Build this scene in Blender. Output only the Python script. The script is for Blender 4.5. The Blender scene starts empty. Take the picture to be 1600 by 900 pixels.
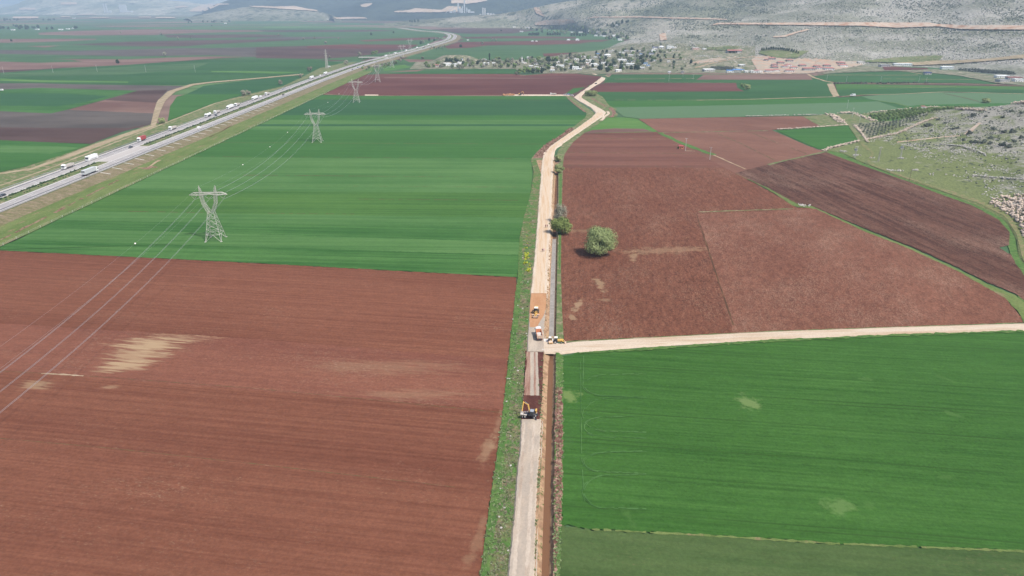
import bpy, bmesh, math, random
import numpy as np
from mathutils import Vector, Matrix, noise
from mathutils.bvhtree import BVHTree
random.seed(7); rng = np.random.default_rng(7)
R = math.radians
SC = bpy.context.scene
COL = SC.collection
# ---------------------------------------------------------------- camera
F = 1067.0; CAMH = 110.0; PITCH = math.atan((450 - 8) / F)
cam = bpy.data.cameras.new('camera'); cam.lens = 24; cam.sensor_width = 36
cam.clip_start = 1; cam.clip_end = 60000
camo = bpy.data.objects.new('camera', cam); COL.objects.link(camo)
camo.location = (0, 0, CAMH); camo.rotation_euler = (math.pi / 2 - PITCH, 0, 0)
SC.camera = camo
# ---------------------------------------------------------------- light
SUN_EL = 56; SUN_AZ = 128          # azimuth clockwise from +Y (north of the scene); the sun stands behind the camera to the right
world = bpy.data.worlds.new('World'); SC.world = world; world.use_nodes = True
nt = world.node_tree
sky = nt.nodes.new('ShaderNodeTexSky'); sky.sky_type = 'NISHITA'; sky.sun_disc = False
sky.sun_elevation = R(SUN_EL); sky.sun_rotation = R(SUN_AZ); sky.air_density = 1.0; sky.dust_density = 2.0
nt.nodes['Background'].inputs[1].default_value = 0.15
nt.links.new(sky.outputs[0], nt.nodes['Background'].inputs[0])
sl = bpy.data.lights.new('sun', 'SUN'); sl.energy = 5.0; sl.angle = R(0.8); sl.color = (1, 0.96, 0.90)
so = bpy.data.objects.new('sun', sl); COL.objects.link(so)
sd = Vector((math.sin(R(SUN_AZ)) * math.cos(R(SUN_EL)), math.cos(R(SUN_AZ)) * math.cos(R(SUN_EL)), math.sin(R(SUN_EL))))
so.rotation_euler = sd.to_track_quat('Z', 'Y').to_euler(); so.location = (0, -50, 400)
SC.view_settings.view_transform = 'Standard'; SC.view_settings.look = 'None'
SC.view_settings.exposure = 0.4; SC.view_settings.gamma = 1
HAZE = 1.08e-4
# ---------------------------------------------------------------- pixel -> world helpers (the lie of the land was traced from the photo)
FW = Vector((0, math.cos(PITCH), -math.sin(PITCH))); UP = Vector((0, math.sin(PITCH), math.cos(PITCH))); RT = Vector((1, 0, 0))
CP = Vector((0, 0, CAMH))
def ray(x, y): return FW + RT * ((x - 800) / F) + UP * ((450 - y) / F)
def G(x, y, z=0.0):
    d = ray(x, y); return CP + d * ((z - CAMH) / d.z)
def RY(x, y, Y):
    d = ray(x, y); return CP + d * (Y / d.y)
HILLS = []
def P(x, y):
    d = ray(x, y).normalized(); best = None; bd = 1e9
    if d.z < -1e-5:
        best = CP + d * (-CAMH / d.z); bd = (best - CP).length
    for b in HILLS:
        hit = b.ray_cast(CP, d)
        if hit[0] is not None and hit[3] < bd + 0.5: best = hit[0].copy(); bd = hit[3]
    return best if best is not None else RY(x, y, 8000)
def mpp(p): return (p - CP).length / F        # metres per photo pixel at p
# ---------------------------------------------------------------- materials
MATS = {}
def new_mat(name, rough=0.95):
    m = bpy.data.materials.new(name); m.use_nodes = True
    b = m.node_tree.nodes['Principled BSDF']; b.inputs['Roughness'].default_value = rough
    b.inputs['Specular IOR Level'].default_value = 0.06
    MATS[name] = m; return m, m.node_tree.nodes, m.node_tree.links, b
class NB:
    def __init__(s, N, L): s.N = N; s.L = L
    def pos(s, rot=0.0, scale=(1, 1, 1)):
        g = s.N.new('ShaderNodeNewGeometry'); mp = s.N.new('ShaderNodeMapping')
        mp.vector_type = 'TEXTURE' if False else 'POINT'
        mp.inputs['Rotation'].default_value = (0, 0, -rot)
        s.L.new(g.outputs['Position'], mp.inputs['Vector'])
        m2 = s.N.new('ShaderNodeMapping'); m2.inputs['Scale'].default_value = scale
        s.L.new(mp.outputs[0], m2.inputs['Vector']); return m2.outputs[0]
    def noise(s, vec, scale=1.0, detail=3.0, rough=0.55):
        n = s.N.new('ShaderNodeTexNoise'); n.inputs['Scale'].default_value = scale
        n.inputs['Detail'].default_value = detail; n.inputs['Roughness'].default_value = rough
        s.L.new(vec, n.inputs['Vector']); return n.outputs['Fac']
    def vor(s, vec, scale=1.0, out='Distance', rnd=1.0, metric='EUCLIDEAN'):
        n = s.N.new('ShaderNodeTexVoronoi'); n.inputs['Scale'].default_value = scale
        n.inputs['Randomness'].default_value = rnd; n.distance = metric
        s.L.new(vec, n.inputs['Vector']); return n.outputs[out]
    def rng(s, v, a, b, c=0.0, d=1.0, smooth=False):
        n = s.N.new('ShaderNodeMapRange'); n.inputs[1].default_value = a; n.inputs[2].default_value = b
        n.inputs[3].default_value = c; n.inputs[4].default_value = d
        if smooth: n.interpolation_type = 'SMOOTHSTEP'
        s.L.new(v, n.inputs[0]); return n.outputs[0]
    def math(s, op, a, b=None):
        n = s.N.new('ShaderNodeMath'); n.operation = op
        for i, q in enumerate((a, b)):
            if q is None: continue
            if isinstance(q, (int, float)): n.inputs[i].default_value = q
            else: s.L.new(q, n.inputs[i])
        return n.outputs[0]
    def mix(s, fac, a, b):
        n = s.N.new('ShaderNodeMix'); n.data_type = 'RGBA'
        if isinstance(fac, (int, float)): n.inputs[0].default_value = fac
        else: s.L.new(fac, n.inputs[0])
        for i, q in ((6, a), (7, b)):
            if isinstance(q, tuple): n.inputs[i].default_value = (*q, 1)
            else: s.L.new(q, n.inputs[i])
        return n.outputs[2]
    def mul(s, col, fac):       # brightness variation
        n = s.N.new('ShaderNodeMix'); n.data_type = 'RGBA'; n.blend_type = 'MULTIPLY'; n.inputs[0].default_value = 1
        s.L.new(col, n.inputs[6])
        c = s.N.new('ShaderNodeCombineColor')
        for i in range(3): s.L.new(fac, c.inputs[i])
        s.L.new(c.outputs[0], n.inputs[7]); return n.outputs[2]
    def bump(s, h, b, strength=0.4, dist=0.3):
        n = s.N.new('ShaderNodeBump'); n.inputs['Strength'].default_value = strength; n.inputs['Distance'].default_value = dist
        s.L.new(h, n.inputs['Height']); s.L.new(n.outputs[0], b.inputs['Normal'])
    def spot(s, cx, cy, rx, ry, rot, warp=0.5, wscale=0.15, stretch=None):
        """soft patch mask centred on a world point"""
        g = s.N.new('ShaderNodeNewGeometry'); a = s.N.new('ShaderNodeVectorMath'); a.operation = 'SUBTRACT'
        s.L.new(g.outputs['Position'], a.inputs[0]); a.inputs[1].default_value = (cx, cy, 0)
        mp = s.N.new('ShaderNodeMapping'); mp.inputs['Rotation'].default_value = (0, 0, -rot)
        s.L.new(a.outputs[0], mp.inputs['Vector'])
        m2 = s.N.new('ShaderNodeMapping'); m2.inputs['Scale'].default_value = (1 / rx, 1 / ry, 0)
        s.L.new(mp.outputs[0], m2.inputs['Vector'])
        ln = s.N.new('ShaderNodeVectorMath'); ln.operation = 'LENGTH'; s.L.new(m2.outputs[0], ln.inputs[0])
        nz = s.noise(s.pos(stretch if stretch is not None else 0, (0.12, 1.3, 1) if stretch is not None else (1, 1, 1)), wscale if stretch is None else 0.6, 4, 0.7)
        v = s.math('ADD', ln.outputs['Value'], s.math('MULTIPLY', s.math('SUBTRACT', nz, 0.5), warp * 4))
        return s.rng(v, 1.25, 0.35, 0, 1, True)
def srgb(r, g, b):
    f = lambda c: ((c / 255 + 0.055) / 1.055) ** 2.4 if c > 10 else c / 255 / 12.92
    return (f(r), f(g), f(b))
ALB = 0.46       # photo's sunlit surface value -> base colour
def ph(r, g, b, k=1.0): return tuple(min(0.85, c * ALB * k * t) for c, t in zip(srgb(r, g, b), (1.0, 0.95, 0.88)))
def field_mat(name, c1, c2, rot=0.0, band=0.10, row=1.0, grain=0.25, straw=None, straw_amt=0.0, tram=None, spots=(), rowamp=0.22, bandamp=0.35, bumpd=0.12, big=0.25, rowlen=0.02):
    m, N, L, b = new_mat(name); nb = NB(N, L)
    rows = nb.noise(nb.pos(rot, (rowlen, row, 1)), 1.0, 4, 0.65)
    bands = nb.noise(nb.pos(rot, (0.0035, band, 1)), 1.0, 2, 0.5)
    gr = nb.math('ADD', nb.math('MULTIPLY', nb.noise(nb.pos(), 1.3, 4, 0.75), 0.6), nb.math('MULTIPLY', nb.noise(nb.pos(rot, (0.45, 1, 1)), 0.33, 4, 0.8), 0.4))
    bg = nb.noise(nb.pos(rot, (0.6, 1, 1)), 0.018, 4, 0.6)
    f = nb.math('ADD', nb.math('MULTIPLY', nb.math('SUBTRACT', rows, 0.5), rowamp * 6),
                nb.math('MULTIPLY', nb.math('SUBTRACT', bands, 0.5), bandamp * 6))
    f = nb.math('ADD', f, nb.math('MULTIPLY', nb.math('SUBTRACT', bg, 0.5), big * 6))
    f = nb.math('ADD', f, 0.5)
    fc = nb.rng(f, 0, 1)
    col = nb.mix(fc, c1, c2)
    col = nb.mul(col, nb.rng(gr, 0.33, 0.67, 1 - grain, 1 + grain))
    if tram:
        # pairs of wheel lines at a fixed spacing
        g = nb.pos(rot); sp = N.new('ShaderNodeSeparateXYZ'); L.new(g, sp.inputs[0])
        w = nb.math('ADD', sp.outputs[1], nb.math('MULTIPLY', nb.noise(nb.pos(rot, (0.01, 0.02, 1)), 1, 2), 3.0))
        ml = nb.math('ABSOLUTE', nb.math('SUBTRACT', nb.math('MODULO', nb.math('ADD', w, 5000.0), float(tram)), tram / 2))
        m1 = nb.math('ABSOLUTE', nb.math('SUBTRACT', ml, 0.9))
        k = nb.rng(m1, 0.15, 0.42, 1, 0)
        k = nb.math('MULTIPLY', k, nb.rng(nb.noise(nb.pos(rot, (0.01, 0.2, 1)), 1, 2), 0.42, 0.6))
        col = nb.mix(nb.math('MULTIPLY', k, 0.65), col, tuple(c * 0.5 for c in c1))
    if straw:
        st = nb.noise(nb.pos(rot, (0.5, 1.4, 1)), 1.7, 4, 0.8)
        reg = nb.noise(nb.pos(rot, (0.5, 1, 1)), 0.03, 4, 0.7)
        k = nb.rng(nb.math('ADD', st, nb.math('MULTIPLY', nb.math('SUBTRACT', reg, 0.5), 0.5)), 0.60 - straw_amt, 0.78 - straw_amt)
        col = nb.mix(nb.math('MULTIPLY', k, 0.55), col, straw)
    for (cx, cy, rx, ry, ro, c, a, st) in spots:
        k = nb.spot(cx, cy, rx, ry, ro, 0.9, 0.25, rot if st else None)
        col = nb.mix(nb.math('MULTIPLY', k, a), col, c)
    L.new(col, b.inputs['Base Color'])
    nb.bump(nb.math('ADD', nb.math('MULTIPLY', rows, 0.7), nb.math('MULTIPLY', gr, 0.6)), b, 0.6, bumpd)
    return m
def plain_mat(name, col, rough=0.6, var=0.08, scale=1.5, metal=0.0, spec=0.3):
    m, N, L, b = new_mat(name, rough); nb = NB(N, L)
    tc = N.new('ShaderNodeTexCoord')
    n = nb.noise(tc.outputs['Object'], scale, 4, 0.6)
    rgb = N.new('ShaderNodeRGB'); rgb.outputs[0].default_value = (*col, 1)
    L.new(nb.mul(rgb.outputs[0], nb.rng(n, 0.3, 0.7, 1 - var, 1 + var)), b.inputs['Base Color'])
    b.inputs['Metallic'].default_value = metal; b.inputs['Specular IOR Level'].default_value = spec
    return m
def earth_mat(name, cols, scale=0.4, rot=0.0, stretch=1.0, grain=0.3, fine=1.5, bumpd=0.15, thr=((0.4, 0.55),)):
    """cols[0] base; further colours mixed in by noise patches"""
    m, N, L, b = new_mat(name); nb = NB(N, L)
    rgb = N.new('ShaderNodeRGB'); rgb.outputs[0].default_value = (*cols[0], 1); col = rgb.outputs[0]
    for i, c in enumerate(cols[1:]):
        t = thr[min(i, len(thr) - 1)]
        n = nb.noise(nb.pos(rot + i * 0.0, (stretch, 1, 1)), scale * (1 + i * 0.9), 5, 0.65)
        # shift each layer so patches differ
        mp = N.new('ShaderNodeMapping'); mp.inputs['Location'].default_value = (37.0 * (i + 1), 11.0 * i, 0)
        col = nb.mix(nb.rng(n, t[0], t[1]), col, c)
    gr = nb.noise(nb.pos(), fine, 5, 0.75)
    L.new(nb.mul(col, nb.rng(gr, 0.33, 0.67, 1 - grain, 1 + grain)), b.inputs['Base Color'])
    nb.bump(gr, b, 0.6, bumpd)
    return m
def leaf_mat(name, c1, c2, scale=0.5):
    m, N, L, b = new_mat(name, 0.8); nb = NB(N, L)
    n = nb.noise(nb.pos(), scale, 4, 0.7); oi = N.new('ShaderNodeObjectInfo')
    col = nb.mix(nb.rng(n, 0.3, 0.7), c1, c2)
    col = nb.mul(col, nb.rng(oi.outputs['Random'], 0, 1, 0.8, 1.2))
    L.new(col, b.inputs['Base Color']); return m
# ---------------------------------------------------------------- object helpers
def tag(o, label=None, cat=None, group=None, kind=None):
    if label: o['label'] = label
    if cat: o['category'] = cat
    if group: o['group'] = group
    if kind: o['kind'] = kind
    return o
def mesh_obj(name, V, Fc, mat, parent=None, smooth=False):
    me = bpy.data.meshes.new(name); me.from_pydata([tuple(v) for v in V], [], Fc); me.update()
    mats = mat if isinstance(mat, (list, tuple)) else [mat]
    for mm in mats: me.materials.append(mm if not isinstance(mm, str) else MATS[mm])
    if smooth: me.polygons.foreach_set('use_smooth', [True] * len(me.polygons))
    o = bpy.data.objects.new(name, me); COL.objects.link(o)
    if parent: o.parent = parent
    return o
def struct(name, V, Fc, mat, smooth=False):
    return tag(mesh_obj(name, V, Fc, mat, None, smooth), kind='structure')
def empty(name, loc, rz=0.0):
    o = bpy.data.objects.new(name, None); o.empty_display_size = 0.5; COL.objects.link(o)
    o.location = loc; o.rotation_euler = (0, 0, rz); return o
def copy_tree(o, parent=None):
    c = o.copy(); COL.objects.link(c)
    if parent is not None: c.parent = parent
    for ch in [q for q in KIDS.get(o.name, [])]:
        d = copy_tree(ch, c); KIDS.setdefault(c.name, []).append(d)
    return c
KIDS = {}
class MB:
    def __init__(s): s.V = []; s.F = []; s.M = []
    def add(s, V, Fc, mi=0):
        o = len(s.V); s.V += [tuple(v) for v in V]; s.F += [tuple(i + o for i in f) for f in Fc]; s.M += [mi] * len(Fc)
    def box(s, c, sz, rz=0.0, mi=0, taper=1.0):
        x, y, z = (q / 2 for q in sz); V = []
        for k in (-1, 1):
            t = taper if k > 0 else 1
            for (i, j) in ((-1, -1), (1, -1), (1, 1), (-1, 1)):
                px, py = i * x * t, j * y * t
                V.append((c[0] + px * math.cos(rz) - py * math.sin(rz), c[1] + px * math.sin(rz) + py * math.cos(rz), c[2] + k * z))
        s.add(V, [(3, 2, 1, 0), (4, 5, 6, 7), (0, 1, 5, 4), (1, 2, 6, 5), (2, 3, 7, 6), (3, 0, 4, 7)], mi)
    def prism(s, prof, x0, x1, mi=0):      # profile in (y,z), extruded along x
        n = len(prof); V = [(x0, a, b) for a, b in prof] + [(x1, a, b) for a, b in prof]
        s.add(V, [tuple(range(n - 1, -1, -1)), tuple(range(n, 2 * n))] + [(i, (i + 1) % n, n + (i + 1) % n, n + i) for i in range(n)], mi)
    def tube(s, a, b, r, n=6, r2=None, mi=0):
        a = Vector(a); b = Vector(b); d = (b - a)
        if d.length < 1e-6: return
        q = d.to_track_quat('Z', 'Y'); r2 = r if r2 is None else r2; V = []
        for p, rr in ((a, r), (b, r2)):
            for i in range(n):
                t = 2 * math.pi * i / n; V.append(p + q @ Vector((math.cos(t) * rr, math.sin(t) * rr, 0)))
        s.add(V, [tuple(range(n - 1, -1, -1)), tuple(range(n, 2 * n))] + [(i, (i + 1) % n, n + (i + 1) % n, n + i) for i in range(n)], mi)
    def path(s, pts, r, n=5, mi=0):
        for a, b in zip(pts[:-1], pts[1:]): s.tube(a, b, r, n, None, mi)
    def blob(s, c, r, sub=1, jit=0.2, mi=0, seed=None):
        rr = random.Random(seed) if seed is not None else random
        V, Fc = ICO[sub]; r = r if isinstance(r, (tuple, list)) else (r, r, r); rz = rr.uniform(0, 6.28)
        W = []
        for v in V:
            k = 1 + rr.uniform(-jit, jit); x, y, z = v[0] * r[0] * k, v[1] * r[1] * k, v[2] * r[2] * k
            W.append((c[0] + x * math.cos(rz) - y * math.sin(rz), c[1] + x * math.sin(rz) + y * math.cos(rz), c[2] + z))
        s.add(W, Fc, mi)
    def wheel(s, c, r, w, n=14, mi=0):    # axle along x
        s.tube((c[0] - w / 2, c[1], c[2]), (c[0] + w / 2, c[1], c[2]), r, n, None, mi)
    def build(s, name, mat, parent=None, smooth=False):
        o = mesh_obj(name, s.V, s.F, mat, parent, smooth)
        if isinstance(mat, (list, tuple)): o.data.polygons.foreach_set('material_index', s.M)
        if parent is not None: KIDS.setdefault(parent.name, []).append(o)
        return o
def _ico(sub):
    bm = bmesh.new(); bmesh.ops.create_icosphere(bm, subdivisions=sub, radius=1)
    V = [tuple(v.co) for v in bm.verts]; Fc = [tuple(v.index for v in f.verts) for f in bm.faces]; bm.free(); return V, Fc
ICO = {1: _ico(1), 2: _ico(2)}
def resample(px, step):
    out = []; n = len(px)
    for i in range(n):
        a = px[i]; b = px[(i + 1) % n]; d = math.hypot(b[0] - a[0], b[1] - a[1]); k = max(1, int(d / step))
        for j in range(k): out.append((a[0] + (b[0] - a[0]) * j / k, a[1] + (b[1] - a[1]) * j / k))
    return out
def resample_open(px, n):
    px = [Vector((a, b, 0)) for a, b in px]; L = [0]
    for a, b in zip(px[:-1], px[1:]): L.append(L[-1] + (b - a).length)
    out = []
    for i in range(n):
        t = L[-1] * i / (n - 1); k = 0
        while k < len(px) - 2 and L[k + 1] < t: k += 1
        u = (t - L[k]) / max(1e-9, L[k + 1] - L[k]); q = px[k].lerp(px[k + 1], u); out.append((q.x, q.y))
    return out
LIFT = 0.03; ZC = [0, 0]
def zlay(field=False):        # every sheet lies a few millimetres above the one laid before it
    if field:
        ZC[0] += 1; return 0.04 + (0.006 * ZC[0] if ZC[0] < 30 else 0.174 + 0.002 * (ZC[0] - 29))
    ZC[1] += 1; return 0.32 + 0.0022 * ZC[1]
def sheet(name, px, mat, L, jit=0.35, step=5, z=None):
    pts = resample(px, step); V = []
    zz = zlay(L <= 2 or name.endswith('field')) if z is None else z
    for (x, y) in pts:
        p = G(x, y, zz); k = max(jit * mpp(p) * 1.1, 0.38) if p.y < 1400 else jit * 0.4 * mpp(p)
        V.append((p.x + random.uniform(-k, k), p.y + random.uniform(-k, k) * 1.2, zz))
    return struct(name, V, [tuple(range(len(V)))] if poly_area(V) > 0 else [tuple(range(len(V) - 1, -1, -1))], mat)
def poly_area(V):
    return sum(V[i][0] * V[(i + 1) % len(V)][1] - V[(i + 1) % len(V)][0] * V[i][1] for i in range(len(V)))
def strip(name, left, right, mat, L, z=None, jit=0.15, n=None, skirt=0.0):
    """road-like ribbon between two pixel edge lines"""
    n = n or max(8, int(sum(math.hypot(b[0] - a[0], b[1] - a[1]) for a, b in zip(left[:-1], left[1:])) / 5))
    zz = zlay() if z is None else z; V = []; Fc = []
    A = resample_open(left, n); B = resample_open(right, n)
    for a, b in zip(A, B):
        p = G(*a, zz); q = G(*b, zz); k = jit * mpp(p)
        V += [(p.x + random.uniform(-k, k), p.y, zz), (q.x + random.uniform(-k, k), q.y, zz)]
    for i in range(n - 1): Fc.append((2 * i, 2 * i + 1, 2 * i + 3, 2 * i + 2))
    if skirt:
        o = len(V)
        for i in range(n):
            p = Vector(V[2 * i]); q = Vector(V[2 * i + 1]); d = (p - q).normalized() * skirt
            V += [(p.x + d.x, p.y + d.y, 0), (q.x - d.x, q.y - d.y, 0)]
        for i in range(n - 1):
            Fc += [(2 * i, 2 * i + 2, o + 2 * i + 2, o + 2 * i), (2 * i + 1, o + 2 * i + 1, o + 2 * i + 3, 2 * i + 3)]
        Fc += [(0, 1, o + 1, o), (2 * n - 2, 2 * n - 1, o + 2 * n - 1, o + 2 * n - 2)]
    return struct(name, V, Fc, mat)
def drape(name, top, bot, mat, lift=0.5, rows=6, cols=None, jit=0.25):
    cols = cols or max(8, int(sum(math.hypot(b[0] - a[0], b[1] - a[1]) for a, b in zip(top[:-1], top[1:])) / 3))
    A = resample_open(top, cols); B = resample_open(bot, cols); V = []; Fc = []
    for i, (a, b) in enumerate(zip(A, B)):
        for r in range(rows + 1):
            t = r / rows; j = random.uniform(-jit, jit) if r in (0, rows) else 0
            p = P(a[0] + (b[0] - a[0]) * t, a[1] + (b[1] - a[1]) * t + j)
            dv = (CP - p).normalized(); p = p + Vector((0, 0, lift)) + dv * lift
            V.append(tuple(p))
    for i in range(cols - 1):
        for r in range(rows):
            k = i * (rows + 1) + r; Fc.append((k, k + 1, k + rows + 2, k + rows + 1))
    return struct(name, V, Fc, mat)
def fbm(x, y, z=0.0, o=4): return noise.fractal((x, y, z), 1.0, 2.0, o)
# ================================================================ materials used by the land
SOIL1 = ph(154, 103, 83); SOIL1b = ph(130, 82, 66); PALE = ph(205, 178, 145)
s1rot = R(-8.6)
def gp(x, y): p = G(x, y); return (p.x, p.y)
def spot(px, py, rx, ry, c, a=0.8, ro=0.0, st=False): q = gp(px, py); return (q[0], q[1], rx, ry, ro, c, a, st)
STRAW = ph(205, 185, 160)
field_mat('soil_near', SOIL1, SOIL1b, s1rot, band=0.035, row=0.95, grain=0.24, straw=STRAW, straw_amt=-0.02, rowlen=0.008, rowamp=0.36, bandamp=0.25, big=0.10, bumpd=0.10,
          spots=[spot(172, 606, 3, 1.2, PALE, 0.4, 0, True), spot(58, 602, 5, 3, PALE, 0.5, 0, True), spot(762, 705, 7, 2.0, PALE, 0.35, 1.35), spot(744, 850, 9, 1.3, PALE, 0.2, 1.35), spot(788, 640, 20, 1.2, PALE, 0.25, 1.4)])
field_mat('soil_mid', ph(158, 106, 88), ph(140, 90, 76), s1rot, band=0.08, row=0.9, grain=0.24, straw=STRAW, straw_amt=0.02, rowamp=0.3, bandamp=0.3, big=0.12,
          spots=[spot(235, 540, 11, 7, PALE, 0.95, 0.0, True), spot(195, 572, 9, 4, PALE, 0.9, 0.2, True), spot(285, 530, 10, 3, PALE, 0.5, 0, True), spot(215, 555, 9, 6, PALE, 0.7, 0, True), spot(600, 575, 26, 5, PALE, 0.18, 0.0, True), spot(640, 618, 18, 3, PALE, 0.2, 0, True)])
SR1 = ph(147, 100, 81); SR2 = ph(122, 79, 64)
field_mat('soil_right', SR1, SR2, R(83.5), band=0.05, row=0.9, grain=0.6, straw=ph(190, 160, 140), straw_amt=0.06, rowamp=0.34, bandamp=0.10, big=0.12, rowlen=0.12,
          spots=[spot(990, 400, 2.2, 8, PALE, 0.45, -0.2), spot(938, 445, 2, 8, PALE, 0.5, 0.1), spot(903, 478, 1.6, 7, PALE, 0.6, -0.35), spot(895, 496, 1.4, 3, PALE, 0.5), spot(945, 470, 3, 1.5, PALE, 0.3), spot(1040, 392, 25, 5, PALE, 0.30, 0.1), spot(905, 362, 12, 3, PALE, 0.25)])
field_mat('soil_right_b', ph(156, 109, 91), ph(128, 85, 70), R(70), band=0.05, row=0.35, grain=0.5, straw=ph(195, 165, 145), straw_amt=0.09, rowamp=0.2, bandamp=0.06, big=0.16, rowlen=0.2)
field_mat('soil_right_c', ph(150, 106, 92), ph(124, 84, 74), R(-2), band=0.06, row=0.5, grain=0.18, straw=ph(190, 160, 140), straw_amt=-0.02, rowamp=0.25, bandamp=0.45, big=0.12)
field_mat('soil_upper', ph(160, 118, 102), ph(132, 94, 82), R(-30), band=0.03, row=0.5, grain=0.18, straw=ph(190, 160, 140), straw_amt=0.0, rowamp=0.15, bandamp=0.15, big=0.3)
q1 = G(1200, 270); q2 = G(1560, 440); drot = math.atan2((q2 - q1).y, (q2 - q1).x)
field_mat('soil_dark', ph(126, 91, 78), ph(92, 62, 53), drot, band=0.08, row=0.28, grain=0.6, straw=ph(196, 168, 150), straw_amt=0.075, rowamp=0.6, bandamp=0.25, big=0.12, rowlen=0.02)
field_mat('soil_red_far', ph(134, 90, 84), ph(108, 66, 64), R(0), band=0.012, row=0.12, grain=0.06, rowamp=0.15, bandamp=0.5, big=0.1, straw=ph(170, 130, 120), straw_amt=-0.05)
field_mat('soil_purple', ph(118, 96, 92), ph(92, 72, 70), R(0), band=0.010, row=0.1, grain=0.06, rowamp=0.15, bandamp=0.4, big=0.25)
field_mat('soil_grey', ph(124, 116, 112), ph(96, 90, 88), R(0), band=0.012, row=0.1, grain=0.08, rowamp=0.15, bandamp=0.3, big=0.35, straw=ph(160, 150, 145), straw_amt=-0.02)
field_mat('soil_pink', ph(160, 132, 122), ph(130, 100, 94), R(0), band=0.012, row=0.1, grain=0.08, rowamp=0.15, bandamp=0.4, big=0.3)
def green(name, a, b, rot, **k):
    d = dict(band=0.06, row=0.8, grain=0.14, rowamp=0.25, bandamp=0.22, big=0.18, bumpd=0.1); d.update(k)
    return field_mat(name, ph(*a), ph(*b), rot, **d)
G2ROT = R(-7.0)
green('wheat_right', (86, 134, 64), (62, 108, 46), G2ROT, tram=14, band=0.05, row=0.9, rowamp=0.3, big=0.12, bandamp=0.12, grain=0.24, bumpd=0.15,
      spots=[spot(1170, 631, 3.4, 4.2, ph(140, 166, 106), 0.7), spot(1309, 794, 3.8, 2.8, ph(120, 156, 92), 0.7, 0.3), spot(1357, 791, 1.5, 1.5, ph(100, 142, 76), 0.4), spot(890, 620, 3, 3.6, ph(140, 165, 100), 0.8), spot(1350, 594, 3, 1.2, ph(100, 142, 76), 0.5),
             spot(1488, 648, 3, 1.2, ph(100, 142, 76), 0.5, -0.7), spot(1475, 592, 3, 1.2, ph(100, 142, 76), 0.3, -1), spot(1475, 747, 3, 1, ph(100, 142, 76), 0.4), spot(983, 810, 1.2, 3, ph(100, 142, 76), 0.4, 0.2), spot(885, 690, 2, 4, ph(90, 130, 75), 0.3), spot(870, 570, 4, 4, ph(80, 130, 70), 0.3)])
green('wheat_thin', (100, 124, 76), (74, 104, 58), G2ROT, row=0.5, grain=0.24, big=0.3, straw=ph(150, 140, 105), straw_amt=0.02)
gk = dict(rot=R(-1.8))
green('wheat_1', (108, 152, 90), (82, 130, 70), R(-1.8), band=0.09, big=0.25, grain=0.16, row=0.4, rowlen=0.005, rowamp=0.4)
green('wheat_2', (84, 136, 70), (68, 118, 58), R(-1.8), band=0.09, big=0.2, grain=0.16, row=0.4, rowlen=0.005, rowamp=0.4)
green('wheat_3', (72, 120, 76), (58, 104, 66), R(-1.8), band=0.07, big=0.15, grain=0.14, row=0.3, rowlen=0.004, rowamp=0.35)
green('wheat_4', (98, 142, 72), (76, 122, 60), R(-1.8), band=0.09, big=0.2, grain=0.18, row=0.4, rowlen=0.005, rowamp=0.4, straw=ph(120, 110, 80), straw_amt=-0.05)
green('wheat_5', (94, 142, 78), (64, 114, 56), R(-4), band=0.08, big=0.4, grain=0.2, row=0.5, rowlen=0.006, rowamp=0.45)
green('wheat_far', (98, 134, 90), (76, 112, 72), R(3), band=0.02, big=0.3, grain=0.06, row=0.1, rowamp=0.1, bandamp=0.35)
green('wheat_far_b', (78, 124, 74), (60, 104, 60), R(0), band=0.02, big=0.15, grain=0.06, row=0.1, rowamp=0.15, bandamp=0.3)
green('wheat_bright', (118, 160, 88), (90, 140, 70), R(0), band=0.03, big=0.3, grain=0.08, row=0.2)
green('wheat_blue', (116, 150, 112), (102, 138, 100), R(0), band=0.03, big=0.08, grain=0.06, row=0.3, rowamp=0.06, bandamp=0.05)
# base land beyond the traced plots: a patchwork of stretched plots
def patchwork():
    m, N, L, b = new_mat('land_patchwork'); nb = NB(N, L)
    cr = nb.vor(nb.pos(R(4), (0.0012, 0.006, 0)), 1.0, 'Color', 0.9, 'MANHATTAN')
    sp = N.new('ShaderNodeSeparateColor'); L.new(cr, sp.inputs[0])
    col = nb.mix(nb.rng(sp.outputs[0], 0.55, 0.56), ph(92, 128, 92), ph(156, 132, 122))
    col = nb.mix(nb.rng(sp.outputs[1], 0.80, 0.81), col, ph(112, 86, 82))
    col = nb.mix(nb.rng(sp.outputs[2], 0.84, 0.85), col, ph(112, 148, 96))
    n = nb.noise(nb.pos(R(4), (0.004, 0.03, 1)), 1, 4); g = nb.noise(nb.pos(), 1.2, 5, 0.7)
    col = nb.mul(col, nb.rng(n, 0.3, 0.7, 0.8, 1.2)); col = nb.mul(col, nb.rng(g, 0.3, 0.7, 0.85, 1.15))
    L.new(col, b.inputs['Base Color'])
patchwork()
WEED = ph(74, 128, 58); WEED2 = ph(100, 146, 66); DIRT = ph(196, 172, 150); STONEC = ph(200, 184, 166)
earth_mat('verge', [ph(128, 138, 92), ph(96, 140, 72), ph(158, 142, 118), ph(184, 168, 150)], scale=0.16, stretch=1, grain=0.35, fine=1.3, thr=((0.42, 0.56), (0.52, 0.62), (0.60, 0.68)))
earth_mat('verge_lime', [ph(134, 152, 94), ph(116, 140, 80), ph(160, 150, 114)], scale=0.12, rot=R(90), stretch=0.3, grain=0.25, fine=1.0, thr=((0.4, 0.6), (0.55, 0.68)))
earth_mat('verge_green', [ph(112, 147, 82), ph(92, 132, 70), ph(140, 158, 100)], scale=0.3, grain=0.25, fine=1.0, thr=((0.4, 0.6), (0.55, 0.7)))
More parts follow.
